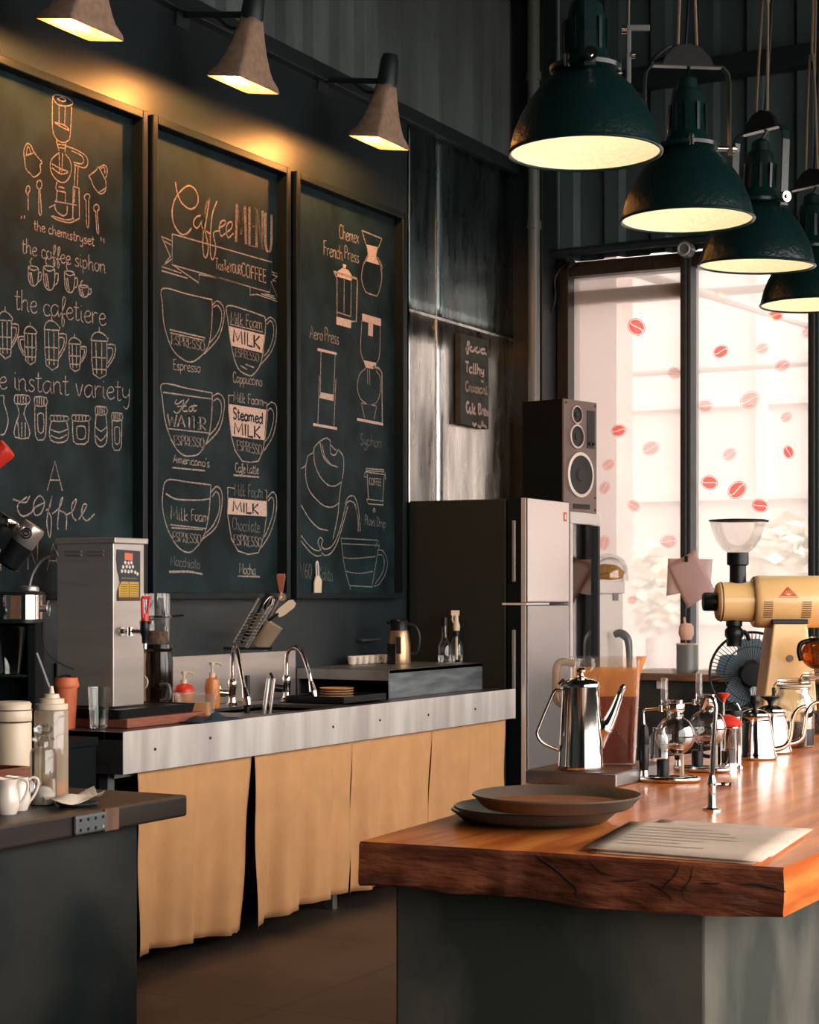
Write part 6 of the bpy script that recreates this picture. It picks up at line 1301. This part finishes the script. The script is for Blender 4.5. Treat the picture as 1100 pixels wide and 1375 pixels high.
# coffee jars
def jar(px, py, label, sc=1.0, clasp=True):
    p = on_z(px, py, IZ)[0]; t = thing('storage_jar', label, 'jar', p, YAW, 'glass coffee jars on the bar'); t.scale = (sc, sc, sc)
    bm = nb(); lathe(bm, [(0, 0), (.056, 0), (.061, .006), (.061, .135), (.058, .150), (.047, .162), (.046, .178), (.048, .182)], seg=40); obj('body', bm, 'glass', t, smooth=True)
    bm = nb(); lathe(bm, [(0, .006), (.055, .006), (.0575, .012), (.0575, .068), (.035, .074), (0, .076)], seg=36); obj('coffee', bm, 'grounds', t, smooth=True)
    bm = nb(); lathe(bm, [(.048, .186), (.050, .190), (.050, .200), (.044, .206), (0, .208)], seg=40); obj('lid', bm, 'glass', t, smooth=True)
    bm = nb(); torus(bm, (0, 0, .184), .0485, .003, seg=40); obj('seal', bm, 'cream_jar', t, smooth=True)
    bm = nb(); torus(bm, (0, 0, .176), .0475, .0014, seg=40); torus(bm, (0, 0, .195), .0508, .0014, seg=40); tube(bm, [(-.050, 0, .195), (-.060, 0, .18), (-.056, 0, .160), (-.050, 0, .172)], .002, 6, 3); wr = obj('wire', bm, 'chrome', t, smooth=True)
    bm = nb(); box(bm, -.064, -.056, -.010, .010, .150, .178); obj('clasp', bm, 'black', wr, bevel=.002)
    bm = nb(); lathe(bm, [(.0612, .008), (.0615, .010), (.0615, .055), (.0612, .057)], seg=40)
    for f in list(bm.faces):
        a = math.degrees(math.atan2(f.calc_center_median().y, f.calc_center_median().x))
        if not (-66 < a < -28): bm.faces.remove(f)
    obj('label', bm, 'black', t, smooth=True)
    return t
jar(1066, 1003, 'big clear storage jar half filled with coffee beans before the grinder', .98)
jar(1099, 985, 'clear storage jar of coffee beans farther right, cut by the picture edge', .98)
# amber glass jug at the edge of the picture, on a stand behind the jars
p = on_z(1099, 985, IZ)[0]+Vector((0, 0, .208*.98+.0005))
t = thing('amber_carafe', 'round amber glass carafe with a black collar on top of the farther jar', 'carafe', p, YAW)
prof = [(0, .0)]+[(.052*math.cos(-PI/2+PI*k/14)*1.05, .050+.050*math.sin(-PI/2+PI*k/14)) for k in range(1, 12)]+[(.026, .098), (.028, .106)]
bm = nb(); lathe(bm, prof, seg=34); obj('bowl', bm, 'amber', t, smooth=True)
bm = nb(); lathe(bm, [(.027, .086), (.030, .09), (.030, .1), (.027, .104)], seg=26); tube(bm, [(-.028, 0, .095), (-.055, 0, .085), (-.062, 0, .06), (-.055, 0, .03)], .008, 10, 4); obj('collar', bm, 'black', t, smooth=True)

# ---- big cream grinder
fg = 6.12; c = at(1052, 808, fg); sg_ = fg/FPX
t = thing('coffee_grinder', 'large cream shop coffee grinder with a clear bean hopper', 'coffee grinder', (c.x, c.y, IZ), YAW)
zc = c.z-IZ; px_ = lambda d: d*sg_
rb = px_(35)
bm = nb(); lathe(bm, [(0, px_(-42)), (rb*.90, px_(-42)), (rb*.97, px_(-40)), (rb, px_(-34)), (rb, px_(46)), (rb*.98, px_(50)), (rb*.94, px_(52)), (rb*.94, px_(58)), (rb*.8, px_(70)), (0, px_(74))], (0, 0, zc), 48, (1, 0, 0)); mb_ = obj('motor_housing', bm, 'cream', t, smooth=True)
bm = nb(); lathe(bm, [(0, px_(-90)), (px_(23), px_(-90)), (px_(26), px_(-87)), (px_(27), px_(-60)), (px_(27), px_(-41)), (0, px_(-41))], (0, 0, zc), 44, (1, 0, 0)); obj('burr_head', bm, 'cream', t, smooth=True)
bm = nb(); torus(bm, (px_(-84), 0, zc), px_(26.3), px_(.8), (1, 0, 0)); obj('head_seam', bm, 'midwood', t, smooth=True)
bm = nb(); lathe(bm, [(0, px_(-108)), (px_(11), px_(-108)), (px_(12.5), px_(-106)), (px_(12.5), px_(-90)), (0, px_(-90))], (0, 0, zc), 26, (1, 0, 0)); obj('adjust_knob', bm, 'black', t, smooth=True)
hxp = px_(-61)
bm = nb(); lathe(bm, [(0, px_(22)), (px_(11), px_(22)), (px_(11), px_(48)), (px_(14.5), px_(50)), (px_(14.5), px_(66)), (0, px_(66))], (hxp, 0, zc), 28); obj('hopper_neck', bm, 'black', t, smooth=True)
bm = nb(); lathe(bm, [(px_(13), px_(66)), (px_(20), px_(70)), (px_(29), px_(82)), (px_(35), px_(98)), (px_(37.5), px_(109))], (hxp, 0, zc), 40); obj('hopper', bm, 'hopper', t, smooth=True)
bm = nb(); torus(bm, (hxp, 0, zc+px_(109)), px_(38), px_(1.0), seg=48); lathe(bm, [(px_(38), px_(109)), (px_(20), px_(111)), (0, px_(111.5))], (hxp, 0, zc), 40); box(bm, hxp+px_(33), hxp+px_(41), -px_(3), px_(3), zc+px_(107), zc+px_(110)); obj('hopper_lid', bm, 'black', t, smooth=True)
bm = nb(); lathe(bm, [(0, px_(-22)), (px_(11), px_(-22)), (px_(11), px_(-32)), (px_(9), px_(-34)), (px_(12.5), px_(-38)), (px_(12.5), px_(-46)), (px_(10), px_(-50)), (px_(10), px_(-60)), (0, px_(-60))], (px_(-66), 0, zc), 24); tube(bm, [(px_(-58), 0, zc-px_(40)), (px_(-50), 0, zc-px_(42)), (px_(-46), 0, zc-px_(52))], px_(3), 8, 3); obj('chute', bm, 'black', t, smooth=True)
zb_ = zc-px_(28)
bm = nb(); loft(bm, [[Vector((px_(x), y, z)) for x, y in ((a, -.075), (b_, -.075), (b_, .075), (a, .075))] for z, a, b_ in ((0.028, -36, 40), (zb_*.5, -28, 36), (zb_, -19, 25))]); obj('pedestal', bm, 'cream', t, bevel=.006)
bm = nb(); box(bm, px_(-21), px_(27), -.078, .078, zb_-.004, zb_+.012); obj('saddle', bm, 'black', t, bevel=.003)
bm = nb(); box(bm, px_(-70), px_(60), -.09, .09, 0, .028); obj('base', bm, 'cream', t, bevel=.008)
bm = nb(); cyl(bm, (px_(3), -.077, zc-px_(75)), (px_(3), -.070, zc-px_(75)), px_(4.5), seg=18); obj('bolt', bm, 'steel_dull', t, smooth=True)
# emblem and vents hugging the round housing
def on_drum(x, z): return Vector((px_(x), -math.sqrt(max(1e-6, rb*rb-px_(z)**2))-.0012, zc+px_(z)))
def drum_patch(name, pts, m_, par, lift=0.0, rows=8):      # a thin badge bent round the housing
    bm = nb(); zs = [p[1] for p in pts]; z0, z1 = min(zs), max(zs); prev = None; n_ = len(pts)
    for k in range(rows+1):
        z = z0+(z1-z0)*k/rows; zq = min(max(z, z0+1e-4), z1-1e-4); xs = []
        for (xa, za), (xb, zb2) in zip(pts, pts[1:]+pts[:1]):
            if (za-zq)*(zb2-zq) <= 0 and abs(za-zb2) > 1e-9: xs.append(xa+(xb-xa)*(zq-za)/(zb2-za))
        d = Vector((0, -lift, 0)); cur = (bm.verts.new(on_drum(min(xs), z)+d), bm.verts.new(on_drum(max(xs), z)+d))
        if prev: bm.faces.new((prev[0], prev[1], cur[1], cur[0]))
        prev = cur
    return obj(name, bm, m_, par, solid=.0012)
em = drum_patch('emblem', [(-13.5, 5.5), (13.5, 5.5), (0, 20)], 'logo_red', mb_)
def em_patch(pts, m_): drum_patch('emblem_mark', pts, m_, em, .0012, 4)
em_patch([(-12.2, 6.2), (12.2, 6.2), (11.2, 7.3), (-11.2, 7.3)], 'cream')
em_patch([(3.2*math.cos(PI*k/10), 8.8+3.2*math.sin(PI*k/10)) for k in range(11)], 'cream')
for a in (28, 59, 90, 121, 152):
    c_, s_ = math.cos(math.radians(a)), math.sin(math.radians(a)); em_patch([(4.2*c_-.5*s_, 8.8+4.2*s_+.5*c_), (4.2*c_+.5*s_, 8.8+4.2*s_-.5*c_), (6.6*c_+.25*s_, 8.8+6.8*s_-.25*c_), (6.6*c_-.25*s_, 8.8+6.8*s_+.25*c_)], 'cream')
for x0 in (-33, 18):
    for k in range(8): drum_patch('vent_slot', [(x0, .5-2.9*k), (x0+12.5, .5-2.9*k), (x0+12.5, -.7-2.9*k), (x0, -.7-2.9*k)], 'midwood', mb_)

# ================================================================== dark side bar at the left
lz = .95; LY1 = None
pc, _ = on_z(252, 1067, lz); pn, _ = on_z(94, 1058, lz); pl0, _ = on_z(0, 1111, lz)
LX1 = pc.x; LYE = pc.y; LX0 = -3.55
t = thing('side_bar', 'dark wooden side bar on a concrete base in the left foreground', 'counter', (-3.0, 3.0, 0)); ox, oy = -3.0, 3.0
bm = nb(); box(bm, LX0-ox, LX1-ox, 1.9-oy, LYE-oy, lz-.048, lz); tpz = obj('top', bm, 'darkwood', t, bevel=.006)
by = on_x(185, 1200, LX1-.035).y
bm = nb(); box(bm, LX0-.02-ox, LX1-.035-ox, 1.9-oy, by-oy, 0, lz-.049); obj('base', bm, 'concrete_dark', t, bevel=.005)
a, b_ = on_x(97, 1108, LX1), on_x(139, 1108, LX1)
bm = nb(); box(bm, LX1-ox, LX1+.010-ox, a.y-oy, b_.y-oy, lz-.044, lz-.004); ol = obj('outlet_plate', bm, 'plate_metal', t, bevel=.008)
for i in range(4):
    for j in range(2):
        y = a.y+(b_.y-a.y)*(.14+.24*i); bm = nb(); cyl(bm, (LX1+.010-ox, y-oy, lz-.014-.020*j), (LX1+.0112-ox, y-oy, lz-.014-.020*j), .0035, seg=10); obj('screw_hole', bm, 'ring' if (i == 3 and j == 1) else 'black', ol)
c_, d_ = on_x(139, 1108, LX1), on_x(158, 1108, LX1)
bm = nb(); box(bm, LX1-ox, LX1+.004-ox, c_.y-oy, d_.y-oy, lz-.047, lz-.001); obj('patch', bm, 'midwood', t, label='paler worn wooden patch')
# white squeeze bottle
p = on_z(69, 1073, lz)[0]; s = (Vector(p).xy.length)/FPX
fz = p.dot(Vector((-SN, CS, 0))); s = fz/FPX
t = thing('squeeze_bottle', 'cloudy white squeeze bottle with a stepped cap and amber dregs', 'bottle', p, YAW)
k_ = lambda d: d*s
bm = nb(); lathe(bm, [(0, 0), (k_(21), 0), (k_(22.5), k_(2)), (k_(22.5), k_(118)), (k_(20), k_(122)), (0, k_(122))], seg=32); obj('body', bm, 'cloudy', t, smooth=True)
bm = nb(); lathe(bm, [(k_(20), k_(120)), (k_(22), k_(121)), (k_(22), k_(128)), (k_(17), k_(129)), (k_(17), k_(135)), (k_(11), k_(136)), (k_(10), k_(141)), (k_(4), k_(142)), (k_(2.5), k_(152)), (0, k_(152))], seg=32); obj('cap', bm, 'cream_jar', t, smooth=True)
bm = nb(); lathe(bm, [(0, k_(1)), (k_(20), k_(1)), (k_(20.5), k_(24)), (0, k_(25))], seg=30); obj('syrup', bm, 'syrup', t, smooth=True)
bm = nb(); tube(bm, [(k_(-3), 0, k_(150)), (k_(-12), 0, k_(175)), (k_(-20), 0, k_(196))], k_(2.0), 8, 2); tag(obj('drinking_straw', bm, 'pipe', smooth=True, loc=p+Vector((0, 0.0, 0)), rot=(0, 0, YAW)), 'grey straw leaning out of the squeeze bottle tip', 'straw')
# clear decanter with stopper in front of it
p = on_z(58, 1080, lz)[0]; s = p.dot(Vector((-SN, CS, 0)))/FPX
t = thing('glass_decanter', 'clear stoppered glass decanter with a little milk before the squeeze bottle', 'decanter', p, YAW)
bm = nb(); lathe(bm, [(0, 0), (k_(17), 0), (k_(18), k_(3)), (k_(18), k_(68)), (k_(16), k_(74)), (k_(9), k_(77)), (k_(8), k_(84)), (k_(15), k_(86)), (k_(15), k_(89)), (k_(8), k_(91))], seg=30); obj('body', bm, 'glass', t, smooth=True)
bm = nb(); lathe(bm, [(0, k_(88)), (k_(7), k_(88)), (k_(5), k_(93)), (k_(12), k_(97)), (k_(13), k_(103)), (k_(8), k_(108)), (0, k_(109))], seg=24); obj('stopper', bm, 'glass', t, smooth=True)
bm = nb(); lathe(bm, [(0, k_(1)), (k_(16.5), k_(1)), (k_(16.5), k_(16)), (k_(8), k_(23)), (0, k_(25))], seg=26); obj('milk', bm, 'white_china', t, smooth=True)
# cream clip-lid canister
p = on_z(16, 1052, lz)[0]; s = p.dot(Vector((-SN, CS, 0)))/FPX
t = thing('clip_canister', 'cream ceramic canister with a clip lid at the left picture edge', 'canister', p, YAW)
bm = nb(); lathe(bm, [(0, 0), (k_(25), 0), (k_(26), k_(3)), (k_(26), k_(80)), (k_(25), k_(82)), (0, k_(82))], seg=34); obj('body', bm, 'cream_jar', t, smooth=True)
bm = nb(); lathe(bm, [(k_(25.5), k_(84)), (k_(26.5), k_(86)), (k_(26.5), k_(92)), (k_(26), k_(98)), (k_(25.5), k_(101)), (k_(26), k_(107)), (k_(23), k_(110)), (0, k_(110))], seg=34); obj('lid', bm, 'cream_jar', t, smooth=True)
bm = nb(); torus(bm, (0, 0, k_(83.5)), k_(25.8), k_(1.2), seg=40); torus(bm, (0, 0, k_(99)), k_(26.4), k_(.9), seg=40); obj('clip_wire', bm, 'chrome', t, smooth=True)
# reddish wooden crate
a = on_z(46, 1066, lz)[0]; s = a.dot(Vector((-SN, CS, 0)))/FPX
t = thing('wooden_tray', 'reddish wooden box behind the white creamers', 'box', a+Vector((-.09, -.10, 0)), YAW-.5)
t.rotation_euler = (0, 0, 0); t.location = (a.x-.085, a.y-.145, lz+.0005)
bm = nb(); box(bm, -.08, .08, -.14, .14, 0, .006); obj('bottom', bm, 'redbrown', t)
for nm, v in (('side', (-.08, -.072, -.14, .14)), ('side', (.072, .08, -.14, .14)), ('end', (-.072, .072, -.14, -.132)), ('end', (-.072, .072, .132, .14))):
    bm = nb(); box(bm, *v, .006, .062); obj(nm, bm, 'redbrown', t, bevel=.002)
# creamers
def creamer(px, py, label, ang, sc):
    p = on_z(px, py, lz)[0]; s = p.dot(Vector((-SN, CS, 0)))/FPX; t = thing('creamer', label, 'creamer', p, ang, 'white creamers on the side bar'); k = lambda d: d*s*sc
    bm = nb(); lathe(bm, [(0, 0), (k(12), 0), (k(13), k(2)), (k(16), k(10)), (k(16.5), k(20)), (k(13), k(33)), (k(12), k(40)), (k(14), k(47)), (k(13), k(47.3)), (k(11), k(40)), (k(12), k(32)), (0, k(8))], seg=32)
    for v in bm.verts:
        if v.co.z > k(38) and v.co.x < -k(6): v.co.x -= k(5)*((v.co.z-k(38))/k(9)); v.co.z += k(1.5)
    obj('body', bm, 'white_china', t, smooth=True)
    bm = nb(); tube(bm, [(k(12), 0, k(42)), (k(20), 0, k(46)), (k(27), 0, k(42)), (k(26), 0, k(30)), (k(20), 0, k(18)), (k(15), 0, k(12))], k(1.9), 10, 5); obj('handle', bm, 'white_china', t, smooth=True)
creamer(10, 1093, 'white china creamer in front, at the left picture edge', YAW, 1.0)
creamer(25, 1088, 'white china creamer just behind the front one', YAW+.25, .95)
# receipt and its dark dish
p = on_z(104, 1082, lz)[0]
bm = nb(); lathe(bm, [(0, 0), (.036, 0), (.045, .006), (.043, .008), (0, .005)], seg=28); tag(obj('saucer', bm, 'tray_teal', smooth=True, loc=p), 'small dark dish under the crumpled napkin', 'dish')
bm = nb(); n_ = 10; g = []
for j in range(n_+1):
    row = []
    for i in range(n_+1):
        u, v = i/n_-.5, j/n_-.5; row.append(bm.verts.new((u*.115, v*.10+.01*math.sin(6*u), .014+.012*math.sin(5*u+2)*math.cos(4*v)+.022*(u+.1)**2*2)))
    g.append(row)
for j in range(n_):
    for i in range(n_): bm.faces.new((g[j][i], g[j][i+1], g[j+1][i+1], g[j+1][i]))
tag(obj('napkin', bm, 'napkin', solid=.0008, loc=p+Vector((-.008, -.005, 0)), rot=(0, 0, YAW+.4)), 'crumpled cream napkin on the side bar beside the bottles', 'napkin')

# ================================================================== machine against the wall at the left
sx0, sx1, sy0, sy1 = -4.62, -4.02, 3.9, 5.22
t = thing('side_cabinet', 'dark low cabinet in shadow between the side bar and the steel counter', 'cabinet', (-4.32, 4.56, 0))
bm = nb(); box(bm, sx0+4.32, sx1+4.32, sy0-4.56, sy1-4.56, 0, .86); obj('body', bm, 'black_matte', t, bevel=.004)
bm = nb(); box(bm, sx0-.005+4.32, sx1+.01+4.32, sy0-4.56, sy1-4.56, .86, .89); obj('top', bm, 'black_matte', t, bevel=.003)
ZK = .8905
p = at(20, 925, 6.25); s = 6.25/FPX; k_ = lambda d: d*s
zz0 = lambda py: EYE-(py-797)*s-ZK
t = thing('drip_brewer', 'chrome banded drip coffee brewer with a glass jug at the left wall', 'coffee maker', (p.x, p.y, ZK), YAW)
bm = nb(); box(bm, k_(-46), k_(32), -.10, .12, 0, .02); box(bm, k_(18), k_(30), -.02, .12, .02, zz0(833)); box(bm, k_(-46), k_(18), .09, .12, .02, zz0(833)); obj('stand', bm, 'black_matte', t, bevel=.004)
bm = nb(); loft(bm, [[Vector((x-k_(7), y, z)) for x, y in rrect(k_(44), .105, .05, 6)] for z in (zz0(831), zz0(799))]); hd = obj('brew_head', bm, 'chrome', t, smooth=True)
bm = nb(); loft(bm, [[Vector((x-k_(7), y, z)) for x, y in rrect(k_(44)*q, .105*q, .05*q, 6)] for z, q in ((zz0(799), .99), (zz0(795), .95), (zz0(793), .80))]); loft(bm, [[Vector((x-k_(7), y, z)) for x, y in rrect(k_(41), .098, .045, 6)] for z in (zz0(836), zz0(831))]); obj('head_cover', bm, 'black', t, smooth=True)
bm = nb(); lathe(bm, [(0, 0), (k_(7.5), 0), (k_(7), k_(6)), (0, k_(6))], (k_(-9), -.105, zz0(820)), 20, (0, -1, 0)); obj('knob', bm, 'black', hd, smooth=True)
bm = nb(); box(bm, k_(-11), k_(-6), -.108, -.10, zz0(809), zz0(801)); obj('switch', bm, 'black', hd, bevel=.002)
bm = nb(); box(bm, k_(3), k_(16), -.1065, -.10, zz0(830), zz0(800)); obj('trim_band', bm, 'midwood', hd)
bm = nb(); cyl(bm, (k_(37), 0, zz0(817)), (k_(44), 0, zz0(817)), k_(5), seg=14); torus(bm, (k_(45), 0, zz0(817)), k_(10), k_(1), (1, 0, 0)); obj('side_valve', bm, 'steel_dull', t, smooth=True)
bm = nb(); lathe(bm, [(0, zz0(905)), (k_(14), zz0(905)), (k_(22), zz0(842)), (k_(23), zz0(841))], (k_(-4), -.02, 0), 28); obj('jug', bm, 'glass', t, smooth=True)
bm = nb(); box(bm, k_(-26), k_(18), -.09, .09, zz0(908), zz0(905.5)); obj('jug_rest', bm, 'black_matte', t)
bm = nb(); lathe(bm, [(0, zz0(794)), (k_(14), zz0(794)), (k_(13), zz0(788)), (k_(7), zz0(786)), (0, zz0(786))], (k_(19), 0, 0), 22); tube(bm, [(k_(19), 0, zz0(787)), (k_(24), 0, zz0(770)), (k_(35), 0, zz0(753)), (k_(50), 0, zz0(746))], [k_(2.2), k_(2.6), k_(2.8), k_(2.6)], 12, 5); cyl(bm, (k_(49), 0, zz0(746)), (k_(57), 0, zz0(743)), k_(3.2), k_(5), 14); obj('feed_hose', bm, 'steel_dull', t, smooth=True)
bm = nb(); tube(bm, [(k_(36), .01, zz0(835)), (k_(36), .02, zz0(860)), (k_(44), .03, zz0(880)), (k_(58), .05, zz0(892)), (k_(74), .07, zz0(900))], k_(1.2), 8, 5); obj('power_cable', bm, 'black', t, smooth=True)
# tilted steel cans on a black bracket at the edge
def tilted(px, py, f, ln, r, m_, ang, name, label, cat, emblem=False, rest=None):
    c = at(px, py, f); t = thing(name, label, cat, c); t.rotation_euler = (0, ang, YAW)
    bm = nb(); lathe(bm, [(0, -ln/2), (r*.94, -ln/2), (r, -ln/2+.004), (r, ln/2-.01), (r*.9, ln/2), (0, ln/2)], seg=28); obj('can', bm, m_, t, smooth=True)
    if emblem:
        bm = nb(); torus(bm, (0, -r-.001, .004), .016, .0025, (0, 1, 0)); torus(bm, (0, -r-.001, .004), .008, .0025, (0, 1, 0)); obj('emblem', bm, 'black', t, smooth=True)
    return t
fh = 5.9
t = tilted(38, 718, fh, .072, .040, 'steel', .62, 'spotlight_can', 'tilted steel can with a round emblem above the drip brewer', 'spotlight', True)
bm = nb(); lathe(bm, [(0, -.125), (.030, -.125), (.040, -.115), (.043, -.036), (0, -.036)], seg=26); obj('housing', bm, 'black', t, smooth=True)
bm = nb(); tube(bm, [(.0, .03, -.09), (-.06, .075, -.05), (-.13, .085, .0)], .012, 10, 4); obj('arm', bm, 'black', t, smooth=True)
t = tilted(2, 712, fh-.05, .10, .040, 'black', .55, 'spotlight_can', 'tilted black can with a bright rim at the left picture edge', 'spotlight')
bm = nb(); lathe(bm, [(.0405, .018), (.0425, .022), (.0425, .044), (.0405, .048)], seg=28); obj('rim_band', bm, 'chrome', t, smooth=True)
bm = nb(); tube(bm, [(0, 0, -.04), (-.03, .0, -.07), (-.06, 0, -.06)], .012, 10, 4); obj('arm', bm, 'black', t, smooth=True)
t = tilted(-4, 613, fh, .09, .036, 'red', .9, 'spotlight_can', 'tilted red can just entering the left picture edge', 'spotlight')
bm = nb(); tube(bm, [(0, 0, -.04), (-.08, 0, -.06), (-.12, 0, -.03)], .012, 10, 4); obj('arm', bm, 'black', t, smooth=True)
q = at(-42, 640, fh)
bm = nb(); cyl(bm, (0, 0, ZK-q.z), (0, 0, .35), .016, seg=14); cyl(bm, (0, 0, ZK-q.z), (0, 0, ZK-q.z+.015), .07, seg=20); tag(obj('spotlight_post', bm, 'black', smooth=True, loc=q), 'black post carrying the spotlights beyond the left picture edge', 'post')
